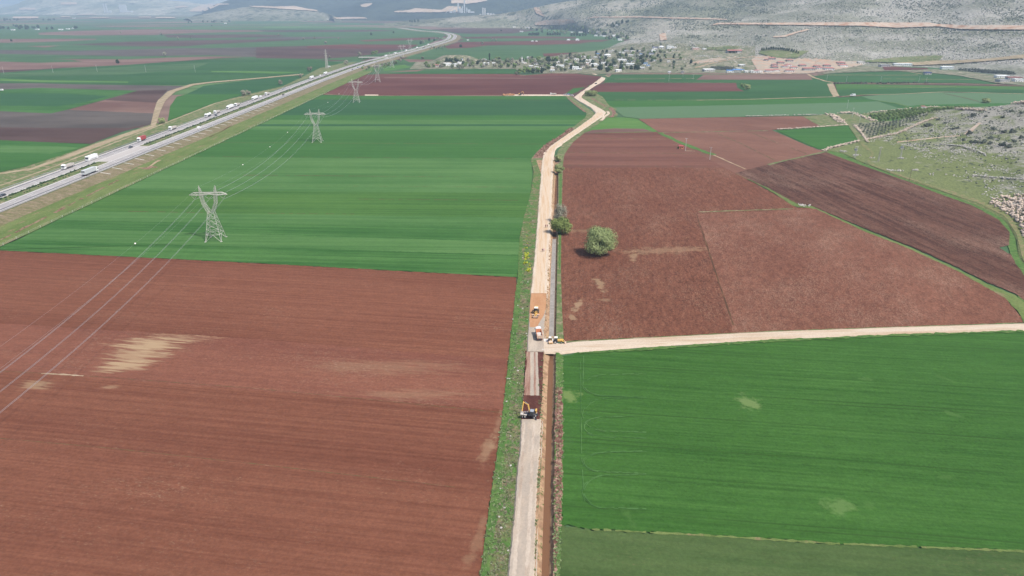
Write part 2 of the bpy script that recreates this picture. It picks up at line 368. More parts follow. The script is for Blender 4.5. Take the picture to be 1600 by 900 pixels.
earth_mat('verge_olive', [ph(142, 150, 108), ph(114, 138, 86), ph(176, 164, 138)], scale=0.12, grain=0.25, fine=0.8, thr=((0.4, 0.55), (0.5, 0.65)))
earth_mat('spoil', [ph(168, 130, 118), ph(130, 94, 84), ph(196, 166, 148), ph(92, 130, 66)], scale=0.35, grain=0.35, fine=1.6, thr=((0.42, 0.56), (0.5, 0.62), (0.58, 0.64)))
earth_mat('ditch_bank', [ph(214, 180, 148), ph(176, 142, 116), ph(96, 126, 64)], scale=0.5, grain=0.3, fine=2.0, thr=((0.46, 0.60), (0.58, 0.66)))
earth_mat('ditch_bed', [ph(150, 112, 88), ph(128, 94, 74)], scale=0.3, grain=0.12, fine=1.2)
earth_mat('gravel_pale', [ph(230, 216, 200), ph(214, 198, 182), ph(206, 194, 182)], scale=0.18, rot=R(84), stretch=0.25, grain=0.10, fine=1.5, bumpd=0.05)
earth_mat('gravel_tan', [ph(246, 218, 188), ph(238, 206, 172), ph(250, 228, 204)], scale=0.5, rot=R(88), stretch=0.04, grain=0.08, fine=1.2, bumpd=0.05)
earth_mat('gravel_cream', [ph(244, 224, 202), ph(234, 212, 188), ph(250, 234, 216)], scale=0.35, rot=R(86), stretch=0.1, grain=0.12, fine=1.5, bumpd=0.06)
earth_mat('gravel_worn', [ph(222, 206, 190), ph(204, 186, 170), ph(232, 218, 204)], scale=0.3, rot=R(84), stretch=0.2, grain=0.12, fine=1.8, bumpd=0.05)
earth_mat('gravel_orange', [ph(226, 176, 136), ph(216, 164, 124)], scale=0.3, rot=R(88), stretch=0.2, grain=0.08, fine=1.2)
earth_mat('dug_soil', [ph(126, 84, 76), ph(104, 66, 60)], scale=0.4, grain=0.22, fine=1.8)
earth_mat('packed_soil', [ph(184, 146, 132), ph(164, 124, 110), ph(200, 168, 152)], scale=0.5, rot=R(88), stretch=0.08, grain=0.12, fine=1.6)
earth_mat('track_tan', [ph(206, 190, 164), ph(184, 168, 140), ph(150, 156, 112)], scale=0.2, rot=R(88), stretch=0.15, grain=0.15, fine=1.2, thr=((0.42, 0.58), (0.58, 0.66)))
earth_mat('track_faint', [ph(150, 150, 108), ph(172, 156, 124), ph(128, 146, 92)], scale=0.3, grain=0.25, fine=1.0, thr=((0.45, 0.58), (0.45, 0.58)))
earth_mat('soil_line', [ph(176, 136, 116), ph(120, 86, 70), ph(120, 116, 80)], scale=0.12, grain=0.3, fine=1.0)
earth_mat('gravel_side', [ph(236, 216, 194), ph(224, 200, 174), ph(244, 228, 210)], scale=0.35, rot=R(4), stretch=0.06, grain=0.12, fine=1.5, bumpd=0.06)
earth_mat('track_line', [ph(214, 192, 166), ph(190, 168, 140)], scale=0.05, grain=0.12, fine=0.8)
earth_mat('furrow', [ph(128, 100, 76), ph(110, 84, 66)], scale=0.05, grain=0.2)
earth_mat('bank_brown', [ph(158, 146, 122), ph(136, 132, 98), ph(182, 164, 142), ph(124, 134, 90)], scale=0.3, rot=R(0), stretch=0.28, grain=0.30, fine=1.0, thr=((0.42, 0.58), (0.52, 0.62), (0.56, 0.68)))
earth_mat('bare_ground', [ph(226, 200, 180), ph(212, 178, 156), ph(200, 190, 176)], scale=0.03, grain=0.12, fine=0.3)
earth_mat('village_ground', [ph(170, 166, 148), ph(130, 138, 110), ph(200, 190, 172), ph(108, 122, 86)], scale=0.05, grain=0.22, fine=0.25, thr=((0.42, 0.56), (0.54, 0.62), (0.54, 0.62)))
earth_mat('cut_rock', [ph(224, 190, 164), ph(206, 164, 138), ph(232, 214, 198)], scale=0.04, grain=0.15, fine=0.3)
earth_mat('quarry', [ph(236, 216, 198), ph(222, 200, 178)], scale=0.006, grain=0.08, fine=0.02)
earth_mat('asphalt', [ph(204, 202, 204), ph(194, 192, 196)], scale=0.1, rot=R(90), stretch=0.03, grain=0.05, fine=0.6, bumpd=0.01)
earth_mat('asphalt_worn', [ph(138, 138, 146), ph(150, 150, 156)], scale=0.1, rot=R(90), stretch=0.03, grain=0.05, fine=0.6, bumpd=0.01)
earth_mat('asphalt_pale', [ph(226, 222, 222), ph(214, 210, 210)], scale=0.1, rot=R(90), stretch=0.03, grain=0.05, fine=0.6, bumpd=0.01)
plain_mat('road_paint', (0.78, 0.78, 0.76), 0.7)
def hill_mat(name, rock, grass, shrub, shrub_scale, shrub_amt, patch=0.01, gz=None, speck=0.25, dark=None, strata=0.0):
    m, N, L, b = new_mat(name); nb = NB(N, L)
    pt = nb.noise(nb.pos(), patch, 5, 0.6)
    fine = nb.noise(nb.pos(0, (1, 0.4, 1)), speck, 6, 0.8)
    f = nb.math('ADD', nb.math('MULTIPLY', pt, 0.55), nb.math('MULTIPLY', fine, 0.45))
    if gz:
        g = N.new('ShaderNodeNewGeometry'); s = N.new('ShaderNodeSeparateXYZ'); L.new(g.outputs['Position'], s.inputs[0])
        f = nb.math('ADD', f, nb.rng(s.outputs[2], gz[0], gz[1], -0.10, 0.04))
    if strata:
        g = N.new('ShaderNodeNewGeometry'); s = N.new('ShaderNodeSeparateXYZ'); L.new(g.outputs['Position'], s.inputs[0])
        zz = nb.math('ADD', nb.math('MULTIPLY', s.outputs[2], strata), nb.math('MULTIPLY', pt, 6.0))
        w = nb.math('SINE', zz); f = nb.math('ADD', f, nb.math('MULTIPLY', w, 0.035))
    col = nb.mix(nb.rng(f, 0.44, 0.56), grass, rock)
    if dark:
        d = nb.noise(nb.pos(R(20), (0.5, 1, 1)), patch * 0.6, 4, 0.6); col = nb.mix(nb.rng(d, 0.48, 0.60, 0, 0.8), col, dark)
    v = nb.vor(nb.pos(), shrub_scale, 'Distance', 1.0)
    reg = nb.noise(nb.pos(), patch * 1.7, 4, 0.7)
    k = nb.rng(nb.math('ADD', v, nb.math('MULTIPLY', nb.math('SUBTRACT', 0.5, reg), 1.2)), shrub_amt, shrub_amt + 0.08, 1, 0)
    col = nb.mix(nb.math('MULTIPLY', k, 0.85), col, shrub)
    L.new(nb.mul(col, nb.rng(nb.noise(nb.pos(0, (1, 0.35, 1)), speck * 3, 5, 0.8), 0.32, 0.68, 0.5, 1.5)), b.inputs['Base Color'])
    nb.bump(fine, b, 0.7, 0.12 / speck * 0.5)
SH = ph(86, 96, 78)
hill_mat('hill_spur', ph(186, 184, 176), ph(134, 146, 98), SH, 0.16, 0.10, patch=0.05, gz=(1, 13), speck=0.35, strata=1.3)
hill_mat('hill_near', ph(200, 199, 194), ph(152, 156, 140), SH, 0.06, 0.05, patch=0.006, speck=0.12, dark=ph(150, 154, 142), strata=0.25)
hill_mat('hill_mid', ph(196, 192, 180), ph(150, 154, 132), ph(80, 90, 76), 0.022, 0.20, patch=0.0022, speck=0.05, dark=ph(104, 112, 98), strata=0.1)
hill_mat('hill_far', ph(78, 88, 74), ph(44, 56, 46), ph(32, 42, 36), 0.012, 0.18, patch=0.0016, speck=0.02)
hill_mat('hill_spur_far', ph(170, 170, 156), ph(128, 134, 112), ph(70, 82, 70), 0.02, 0.28, patch=0.003, speck=0.03)
hill_mat('hill_west', ph(212, 208, 190), ph(140, 150, 130), ph(70, 84, 70), 0.006, 0.15, patch=0.0012, speck=0.01)
# ================================================================ ground with the ditch cut into it
D = [(990, 833, 844, 854, 862), (900, 837, 847, 857, 865), (800, 841, 850, 859, 866), (700, 847, 853, 860.5, 866.5), (620, 847.5, 855.5, 862, 868), (560, 849.5, 858, 863.5, 868.5),
     (545, 850.5, 858.5, 864, 868.6), (530, 852, 858.5, 864, 868.6), (480, 854.5, 859.5, 865, 869.5), (420, 857, 861, 866.5, 870.5), (371, 860.3, 863.3, 868, 871.5), (300, 864, 866.3, 869.8, 872.4), (255, 867.5, 868.6, 870.8, 872.4)]
DZ = -0.95
LT = [G(y=d[0], x=d[1]) for d in D]; LB = [G(y=d[0], x=d[2], z=DZ) for d in D]; RB = [G(y=d[0], x=d[3], z=DZ) for d in D]; RTp = [G(y=d[0], x=d[4]) for d in D]
# keep each cross section at one world y
for i in range(len(D)):
    yy = LT[i].y
    for A in (LB, RB, RTp): A[i].y = yy
def ext(A): a = A[0].copy(); a.y = -200; return [a] + A
LT, LB, RB, RTp = map(ext, (LT, LB, RB, RTp))
def ground():
    V = []; Fc = []; GZ = -0.06
    def av(p): V.append((p.x, p.y, p.z)); return len(V) - 1
    lt = []; lb = []; rb = []; rt_ = []
    for a, b, c, d in zip(LT, LB, RB, RTp):
        lt.append(av(Vector((a.x, a.y, GZ)))); lb.append(av(b)); rb.append(av(c)); rt_.append(av(Vector((d.x, d.y, GZ))))
    ya = LT[-1].y + 6; ap = av(Vector((LT[-1].x + 0.3, ya, GZ)))
    X0, X1, Y0, Y1 = -1000, 1000, -200, 2000
    c = [av(Vector(q)) for q in ((X0, Y0, GZ), (X0, Y1, GZ), (X1, Y1, GZ), (X1, Y0, GZ))]
    top = av(Vector((LT[-1].x + 0.3, Y1, GZ)))
    Fc.append(tuple([c[0]] + lt + [ap, top, c[1]])); Fc.append(tuple([c[3], c[2], top, ap] + rt_[::-1]))
    bank = []; bed = []
    for i in range(len(lt) - 1):
        bank += [(lt[i], lb[i], lb[i + 1], lt[i + 1]), (rb[i], rt_[i], rt_[i + 1], rb[i + 1])]; bed.append((lb[i], rb[i], rb[i + 1], lb[i + 1]))
    bank.append((lt[-1], lb[-1], rb[-1], rt_[-1], ap))
    mi = [0, 0] + [1] * len(bank) + [2] * len(bed); Fc += bank + bed
    # outer land in cells
    def grid(x0, x1, y0, y1, st):
        nx = max(1, round((x1 - x0) / st)); ny = max(1, round((y1 - y0) / st)); o = len(V)
        for j in range(ny + 1):
            for i in range(nx + 1): V.append((x0 + (x1 - x0) * i / nx, y0 + (y1 - y0) * j / ny, GZ))
        for j in range(ny):
            for i in range(nx): k = o + j * (nx + 1) + i; Fc.append((k, k + 1, k + nx + 2, k + nx + 1)); mi.append(0)
    grid(-16000, X0, Y0, Y1, 2000); grid(X1, 16000, Y0, Y1, 2000); grid(-16000, 16000, Y1, 18000, 2000); grid(-16000, 16000, -3000, Y0, 2800)
    o = mesh_obj('ground', V, Fc, ['land_patchwork', 'ditch_bank', 'ditch_bed']); o.data.polygons.foreach_set('material_index', mi)
    tag(o, kind='structure')
ground()
# water standing in the upper ditch (grey) and the brown trickle of the lower one
def water(name, i0, i1, z, mat):
    V = []; Fc = []
    for i in range(i0, i1 + 1):
        t = (z - DZ) / (0 - DZ); a = LB[i].lerp(LT[i], t); b = RB[i].lerp(RTp[i], t); V += [(a.x + .02, a.y, z), (b.x - .02, b.y, z)]
    for i in range(i1 - i0): Fc.append((2 * i, 2 * i + 1, 2 * i + 3, 2 * i + 2))
    return struct(name, V, Fc, mat)
m, N_, L_, b_ = new_mat('ditch_water', 0.45); b_.inputs['Base Color'].default_value = (*ph(186, 178, 172), 1); b_.inputs['Specular IOR Level'].default_value = 0.3; nb_ = NB(N_, L_); rg_ = N_.new('ShaderNodeRGB'); rg_.outputs[0].default_value = (*ph(190, 184, 178), 1); L_.new(nb_.mul(rg_.outputs[0], nb_.rng(nb_.noise(nb_.pos(), 0.5, 5, 0.7), 0.35, 0.65, 0.75, 1.2)), b_.inputs['Base Color'])
m, N_, L_, b_ = new_mat('muddy_water', 0.5); b_.inputs['Base Color'].default_value = (*ph(150, 112, 86), 1)
water('water', 8, 11, -0.76, 'ditch_water')
water('water', 0, 6, -0.82, 'muddy_water')
# ================================================================ hills: lofts between a foot line on the plain and a crest line, each with a back slope
def loft(name, foot, crest, back, mat, rows, cols, prof=1.0, amp=3.0, nsc=0.01, cr=0.15, backdrop=None):
    def rs(A, n):
        L = [0]
        for a, b in zip(A[:-1], A[1:]): L.append(L[-1] + 1)
        out = []
        for i in range(n):
            t = L[-1] * i / (n - 1); k = min(int(t), len(A) - 2); u = t - k
            p0 = A[max(0, k - 1)]; p1 = A[k]; p2 = A[k + 1]; p3 = A[min(len(A) - 1, k + 2)]
            out.append(0.5 * ((2 * p1) + (p2 - p0) * u + (2 * p0 - 5 * p1 + 4 * p2 - p3) * u * u + (3 * p1 - p0 - 3 * p2 + p3) * u ** 3))
        return out
    Fo = rs(foot, cols); C = rs(crest, cols); V = []; Fc = []
    nb_ = max(6, rows // 3)
    for f, c in zip(Fo, C):
        dd = (c - f); dd.z = 0; dn = Vector((0, 1, 0)) if dd.length < 1 else dd.normalized()
        for r in range(rows + 1):
            v = r / rows; p = f.lerp(c, v); p.z = f.z + (c.z - f.z) * v ** prof
            k = math.sin(math.pi * v) ** 0.7 if v < 1 else 0
            n = fbm(p.x * nsc, p.y * nsc, 3.1); p.z += amp * n * max(k, cr * v ** 3)
            if name == 'hill_spur' and r > 0: p.z = max(p.z, 0.75)
            if r == 0: p.z = -1.0
            V.append(tuple(p))
        for r in range(1, nb_ + 1):
            v = r / nb_; p = c + dn * back * v; p.z = -2 + (c.z + 2) * (0.5 + 0.5 * math.cos(math.pi * v)); n = fbm(p.x * nsc, p.y * nsc, 3.1); p.z += amp * n * (1 - v) * 0.5
            V.append(tuple(p))
    w = rows + nb_ + 1
    for i in range(cols - 1):
        for r in range(w - 1): k = i * w + r; Fc.append((k, k + w, k + w + 1, k + 1))
    o = struct(name, V, Fc, mat, True); HILLS.append(BVHTree.FromPolygons([Vector(v) for v in V], Fc)); return o
f0 = [G(*q) for q in ((1294, 236.5), (1316, 241), (1350, 257), (1421, 284), (1470, 302), (1520, 322), (1565, 345), (1585, 375), (1600, 420), (1700, 470), (1900, 520))]
c0 = [G(*q) for q in ((1345, 222.5, .8), (1352, 218.5, .9), (1378, 208, 1.6), (1425, 191, 4), (1465, 179, 8), (1515, 171.5, 14), (1565, 167, 20), (1620, 159, 27), (1700, 150, 34), (1800, 145, 40), (1950, 140, 44))]
loft('hill_spur', f0, c0, 150, 'hill_spur', 60, 160, 1.35, 2.0, 0.02, 0.1)
f1 = [G(*q) for q in ((925, 80), (950, 88), (985, 96), (1040, 104), (1110, 109), (1200, 110), (1290, 108), (1370, 104), (1450, 105), (1540, 115), (1640, 127), (1800, 140), (2000, 160))]
c1 = [RY(*q) for q in ((935, 78, 1900), (975, 66, 1930), (1020, 55, 1960), (1070, 46, 1980), (1130, 36, 2050), (1200, 14, 2200), (1260, -12, 2350), (1350, -45, 2400), (1450, -70, 2350), (1550, -85, 2250), (1650, -90, 2150), (1800, -90, 2000), (2000, -80, 1800))]
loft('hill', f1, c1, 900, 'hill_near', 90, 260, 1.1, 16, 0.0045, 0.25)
f2 = [G(*q) for q in ((600, 41), (660, 41), (735, 43.5), (800, 43.5), (850, 45), (900, 49), (950, 57), (1000, 62), (1100, 70), (1300, 80))]
c2 = [RY(*q) for q in ((600, 37, 4200), (650, 33, 4300), (700, 28, 4300), (745, 24.5, 4300), (785, 22, 4250), (840, 12, 4000), (890, 2, 3900), (950, -10, 3700), (1100, -40, 3500), (1350, -80, 3300))]
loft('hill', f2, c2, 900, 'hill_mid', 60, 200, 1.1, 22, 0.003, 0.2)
f3b = [G(*q) for q in ((285, 31), (330, 32.5), (390, 33), (450, 33), (500, 32.5), (530, 31.5))]
c3b = [RY(*q) for q in ((290, 28, 5700), (345, 17, 6000), (390, 10.5, 6000), (450, 11, 6000), (500, 18, 5800), (530, 29, 5500))]
loft('hill', f3b, c3b, 600, 'hill_spur_far', 30, 90, 1.0, 14, 0.003, 0.2)
f3 = [G(*q) for q in ((300, 26), (350, 28), (420, 28), (500, 29), (560, 31), (600, 32), (700, 34), (800, 34), (900, 35), (1100, 36), (1300, 36))]
c3 = [RY(*q) for q in ((320, 18, 7600), (350, 2, 8000), (400, -12, 8200), (500, -25, 8300), (560, -27, 8000), (600, -28, 8000), (700, -32, 7800), (800, -34, 7600), (900, -38, 7400), (1100, -50, 7000), (1300, -60, 7000))]
loft('hill', f3, c3, 2500, 'hill_far', 60, 200, 1.15, 60, 0.0011, 0.25)
f4 = [G(*q) for q in ((-400, 21), (-100, 21.5), (0, 22), (100, 23), (200, 23.5), (300, 24), (400, 24.5))]
c4 = [RY(*q) for q in ((-300, 6, 10500), (-60, 15, 10500), (12, 10, 10500), (60, -6, 10800), (160, -12, 11000), (270, 1, 10800), (390, 14, 10500))]
loft('hill', f4, c4, 2500, 'hill_west', 40, 200, 1.1, 50, 0.0009, 0.2)
f5 = [RY(x, 9, 14500) for x in (-500, -100, 150, 400, 700)]
for q in f5: q.z = 0
c5 = [RY(*q) for q in ((-500, 2, 15000), (-100, 6.5, 15000), (150, 4, 15000), (340, 0, 15000), (700, -5, 15000))]
loft('hill', f5, c5, 2000, 'hill_west', 16, 60, 1.0, 60, 0.0008, 0.2)
HILLS_FAR = HILLS
# small mound in the village
def mound():
    V = []; Fc = []; c = G(711, 97.5); rx, ry, h = 70, 60, 14; n = 40; m_ = 10
    for r in range(m_ + 1):
        for i in range(n):
            a = 2 * math.pi * i / n; k = r / m_; rr = k * (1 + 0.12 * math.sin(3 * a + 1)); z = h * min(1, 1.35 * (0.5 + 0.5 * math.cos(math.pi * k))) if k < 1 else -0.5
            V.append((c.x + rx * rr * math.cos(a), c.y + ry * rr * math.sin(a), z + 0.8 * fbm(rr * 5, a * 2)))
    for r in range(m_):
        for i in range(n): Fc.append((r * n + i, (r + 1) * n + i, (r + 1) * n + (i + 1) % n, r * n + (i + 1) % n))
    struct('hill', V, Fc, 'village_ground', True); HILLS.append(BVHTree.FromPolygons([Vector(v) for v in V], Fc))
mound()
# ================================================================ plots of land (pixel outlines of the photo laid on the level plain)
S = sheet
# far left plain
S('wheat_field', [(-500, 48), (640, 43), (700, 49), (690, 60), (650, 76), (560, 95), (490, 93), (320, 92), (200, 102), (100, 107), (0, 115), (-500, 145)], 'wheat_far', 1)
for nm, mt, pts in [
    ('ploughed_field', 'soil_pink', [(60, 51), (120, 48), (230, 45.6), (400, 47), (420, 49), (300, 51.5), (240, 54.5), (120, 55.2), (60, 54)]),
    ('ploughed_field', 'soil_purple', [(400, 47), (590, 46.6), (620, 48), (560, 49.5), (420, 50)]),
    ('ploughed_field', 'soil_purple', [(255, 54.5), (400, 53.5), (450, 55.5), (430, 57.5), (330, 59.5), (262, 58.5)]),
    ('ploughed_field', 'soil_grey', [(400, 60), (440, 57.5), (560, 57.5), (470, 61.5), (400, 65)]),
    ('ploughed_field', 'soil_pink', [(-80, 61.5), (60, 60.5), (150, 60.5), (150, 62), (90, 65), (0, 66.8), (-80, 68)]),
    ('ploughed_field', 'soil_purple', [(105, 70), (200, 65), (320, 62.5), (450, 61), (475, 62), (330, 69), (290, 72), (240, 72.5), (140, 70.5)]),
    ('ploughed_field', 'soil_pink', [(40, 72), (95, 71), (70, 74)]),
    ('ploughed_field', 'soil_grey', [(-80, 77), (0, 78), (120, 79), (200, 77), (280, 75), (330, 75), (400, 73.5), (480, 80), (400, 89), (330, 86), (200, 88), (120, 86), (0, 84), (-80, 83)]),
    ('ploughed_field', 'soil_purple', [(400, 73.5), (480, 71.5), (540, 69), (655, 69.5), (640, 76), (560, 88), (500, 92), (400, 90.5)]),
    ('ploughed_field', 'soil_red_far', [(480, 71.5), (540, 69), (652, 69.5), (640, 76), (560, 76), (480, 75.5)]),
    ('ploughed_field', 'soil_red_far', [(560, 63), (600, 60.5), (680, 57.8), (690, 60), (655, 62.5), (570, 64.8)]),
    ('ploughed_field', 'soil_pink', [(-80, 95), (0, 96), (60, 98), (130, 96), (110, 93.2), (80, 92), (200, 92.6), (260, 90), (330, 88), (390, 88.6), (330, 91.5), (200, 101), (100, 106), (0, 113.5), (-80, 118)]),
    ('ploughed_field', 'soil_purple', [(-80, 108), (0, 109), (60, 108), (110, 104.5), (100, 106), (0, 113.5), (-80, 118)]),
    ('wheat_field', 'wheat_far_b', [(-500, 150), (-80, 119), (0, 114.6), (100, 107), (200, 102), (320, 92.6), (490, 92.6), (548, 99), (520, 106), (475, 116), (400, 122.5), (320, 128), (290, 133), (200, 133), (0, 130.5), (-200, 128), (-500, 160)]),
    ('wheat_field', 'wheat_far', [(0, 115.5), (120, 108.5), (230, 102.5), (330, 97), (300, 108), (200, 116), (60, 119), (0, 120)]),
    ('wheat_field', 'wheat_bright', [(330, 111), (400, 111.3), (470, 112.5), (440, 115), (330, 112.6)]),
    ('wheat_field', 'wheat_bright', [(0, 122.5), (60, 125), (200, 127.5), (200, 129), (60, 128), (0, 126)]),
    ('ploughed_field', 'soil_grey', [(-500, 150), (-150, 126), (0, 130), (60, 130), (115, 131.5), (200, 132.8), (292, 134), (262, 143), (246, 158), (240, 178), (236, 194), (190, 206), (142, 224.5), (60, 222), (0, 219), (-300, 216)]),
    ('ploughed_field', 'soil_purple', [(215, 141.5), (262, 140), (246, 158), (241, 177), (106, 171), (163, 156)]),
    ('ploughed_field', 'soil_pink', [(163, 156.5), (210, 158.5), (245, 160), (241, 177), (106, 171.5)]),
    ('ploughed_field', 'soil_purple', [(0, 199), (100, 200), (200, 200), (236, 193), (190, 206), (142, 224.5), (60, 222), (0, 219), (-200, 216), (-200, 200)]),
    ('wheat_field', 'wheat_5', [(-200, 138), (0, 140), (60, 137), (215, 141.5), (160, 156.5), (110, 170), (80, 177), (30, 175), (0, 173.5), (-200, 172)]),
    ('wheat_field', 'wheat_3', [(0, 146), (100, 146), (170, 150), (130, 160), (90, 166), (0, 165)]),
    ('wheat_field', 'wheat_2', [(-300, 215), (0, 219), (142, 225), (100, 241), (40, 260), (0, 268.5), (-100, 280), (-400, 290)]),
    ('wheat_field', 'wheat_1', [(0, 227), (100, 229), (125, 231), (80, 240), (0, 238)]),
    ('ploughed_field', 'soil_red_far', [(-60, 274), (0, 273), (26, 272), (0, 287), (-80, 300)]),
    ('wheat_field', 'wheat_3', [(292, 147), (318, 134), (400, 124), (480, 117), (443, 134), (376, 150), (337, 160), (262, 189), (266, 165)]),
    ('wheat_field', 'wheat_2', [(276, 151), (292, 147), (380, 147), (337, 160), (262, 189), (266, 165)]),
    # middle distance, right of the highway
    ('wheat_field', 'wheat_far', [(690, 46), (735, 44), (800, 44), (960, 56), (985, 68), (900, 100), (760, 112), (600, 116), (560, 112), (620, 95), (680, 76), (725, 62), (718, 52)]),
    ('ploughed_field', 'soil_purple', [(672, 45.6), (735, 44), (800, 44.3), (840, 47), (800, 52.2), (750, 52.8), (715, 52), (690, 48)]),
    ('ploughed_field', 'soil_red_far', [(722, 57.8), (800, 56.3), (900, 57.5), (900, 60), (800, 60), (730, 60)]),
    ('ploughed_field', 'soil_red_far', [(694, 72.5), (716, 65.5), (800, 64.2), (950, 61.8), (905, 68), (840, 70.3), (800, 70), (760, 71), (735, 74.5), (700, 76)]),
    ('ploughed_field', 'soil_red_far', [(800, 64.5), (860, 62.5), (955, 62), (940, 65), (860, 67), (800, 66.5)]),
    ('ploughed_field', 'soil_red_far', [(848, 83.5), (905, 81.5), (880, 88), (850, 88)]),
    ('ploughed_field', 'soil_pink', [(630, 92.5), (685, 93.2), (690, 96), (640, 97)]),
    ('wheat_field', 'wheat_bright', [(598, 104), (632, 101), (643, 105), (600, 111)]),
    ('ploughed_field', 'soil_pink', [(608, 112), (665, 108), (652, 111.5)]),
    ('wheat_field', 'wheat_bright', [(640, 113), (680, 110.5), (760, 108.5), (806, 108), (812, 115), (600, 116)]),
    ('wheat_field', 'wheat_far_b', [(600, 116), (640, 112), (680, 110), (760, 107.8), (806, 107.5), (812, 115)]),
    ('ploughed_field', 'soil_red_far', [(500, 145.5), (512, 138), (545, 124), (562, 117), (600, 115.3), (800, 115.5), (822, 117.3), (860, 114.6), (900, 115), (941, 119.5), (925, 131), (905, 142), (890, 149.5), (800, 148.5), (560, 149.3), (505, 148)]),
    ('ploughed_field', 'soil_pink', [(600, 120.6), (840, 121.6), (910, 121), (840, 122.8), (600, 121.6)]),
    ('wheat_field', 'wheat_2', [(884, 145.5), (896, 138), (914, 136), (903, 143), (893, 147)]),
    # right of the gravel road, far to near
    ('wheat_field', 'wheat_far_b', [(925, 144), (943, 129), (956, 116), (1100, 116.3), (1265, 116), (1300, 128), (1310, 152), (1380, 148), (1600, 147), (1900, 150), (1900, 200), (1600, 190), (1340, 178), (1250, 172), (1000, 172), (960, 170), (945, 165)]),
    ('wheat_field', 'wheat_2', [(945, 157.5), (1000, 157), (1250, 154), (1318, 152.5), (1370, 157), (1340, 160), (1130, 164.5), (1000, 167), (955, 167.5)]),
    ('ploughed_field', 'soil_pink', [(1088, 124.5), (1099, 117), (1263, 115.5), (1270, 124.5)]),
    ('ploughed_field', 'soil_red_far', [(925, 139), (945, 129.2), (1000, 129), (1150, 129.5), (1152, 137), (1163, 142.5), (1000, 143.5), (930, 143.3)]),
    ('wheat_field', 'wheat_blue', [(955, 167.8), (1000, 167), (1130, 164.5), (1250, 162), (1340, 159.7), (1372, 158.3), (1400, 167.5), (1421, 170), (1345, 177), (1250, 180.5), (1140, 182.7), (1000, 185.5), (975, 182)]),
    ('wheat_field', 'wheat_blue', [(1347, 150.6), (1380, 147.6), (1460, 144), (1900, 150), (1900, 170), (1600, 162), (1560, 161), (1420, 166.5), (1395, 160.5), (1362, 155.5)]),
    ('wheat_field', 'wheat_2', [(1400, 168), (1440, 163.5), (1560, 161.3), (1600, 165), (1700, 170), (1530, 178), (1450, 172)]),
    ('wheat_field', 'wheat_far_b', [(1273, 119), (1300, 114), (1400, 111), (1480, 114), (1560, 131.5), (1500, 129.5), (1310, 128.6), (1290, 126)]),
    ('wheat_field', 'wheat_4', [(1305, 131), (1600, 135), (1900, 142), (1900, 150), (1600, 146), (1480, 143.3), (1400, 147), (1310, 150)]),
    ('wheat_field', 'wheat_far_b', [(1310, 140), (1480, 136.5), (1600, 140), (1600, 146), (1480, 143.3), (1400, 147), (1310, 150)]),
    ('ploughed_field', 'soil_upper', [(1020, 204), (1060, 218), (1110, 238), (1200, 256), (1205, 262), (1170, 280), (1140, 275), (1100, 254), (1050, 228)]),
    ('ploughed_field', 'soil_upper', [(998, 185.7), (1140, 183), (1270, 181), (1284, 198), (1206, 203), (1277, 234), (1289, 237), (1200, 256.5), (1166, 264), (1110, 241), (1060, 222), (1028, 206)]),
    ('wheat_field', 'wheat_2', [(1213, 203.8), (1325, 195.5), (1342, 221), (1290, 233.5), (1278, 233)]),
    ('wheat_field', 'wheat_bright', [(950, 182), (985, 184), (995, 185.5), (1028, 205.5), (1000, 207), (911, 208)]),
    ('ploughed_field', 'soil_pink', [(925, 203), (960, 200.5), (1005, 201), (1020, 205.5), (911, 208)]),
    ('ploughed_field', 'soil_right_c', [(908, 208.5), (1028, 206), (1060, 225), (1110, 250), (1152, 272), (1000, 272), (878, 272), (880, 240), (895, 222)]),
    ('ploughed_field', 'soil_right', [(878, 262), (1000, 262), (1132, 262), (1152, 272), (1200, 297), (1245, 324), (1272, 325), (1350, 360), (1420, 387), (1500, 424.5), (1570, 464), (1596, 495), (1598, 504), (1400, 511), (1200, 518), (1000, 528), (881, 533), (877, 500), (875.5, 420), (876, 340)]),
    ('ploughed_field', 'soil_right_b', [(1090, 334), (1235, 328), (1275, 327), (1350, 361.5), (1420, 388.5), (1500, 426), (1570, 465.5), (1592, 492), (1598, 504), (1400, 510.5), (1146, 520)]),
    ('grass_verge', 'verge_green', [(1285, 238), (1340, 230), (1420, 240), (1700, 300), (1900, 600), (1600, 506), (1596, 495), (1590, 460), (1575, 380), (1500, 320), (1400, 280)]),
    ('ploughed_field', 'soil_dark', [(1150, 270), (1200, 256.8), (1290, 237), (1308, 244), (1352, 260), (1421, 284), (1467, 302.5), (1520, 321), (1562, 344), (1577, 362), (1577, 383), (1562, 387), (1580, 398), (1600, 430), (1640, 470), (1600, 470), (1586, 458), (1544, 441.5), (1489, 414), (1419, 383), (1350, 356), (1270, 322), (1245, 318), (1200, 293)]),
    ('grass_verge', 'verge_lime', [(1148, 270), (1200, 293.5), (1245, 318), (1270, 322.5), (1350, 358), (1419, 385), (1489, 416.5), (1544, 444), (1586, 461), (1605, 475), (1700, 500), (1640, 505), (1600, 505), (1596, 493), (1570, 465), (1500, 425.5), (1420, 388), (1350, 361), (1275, 326.5), (1240, 322), (1200, 295.5)]),
    ('wheat_field', 'wheat_right', [(878, 557), (905, 551), (1000, 545), (1200, 533), (1400, 524), (1600, 517), (2100, 500), (2400, 700), (2200, 900), (1600, 861), (1300, 848.5), (1100, 836), (925, 827), (877, 819), (878.5, 640), (878, 600)]),
    ('wheat_field', 'wheat_thin', [(875, 820), (925, 828), (1100, 837), (1300, 849.5), (1600, 862), (2200, 903), (2200, 1100), (868, 1100), (873, 960)]),
    # left of the gravel road
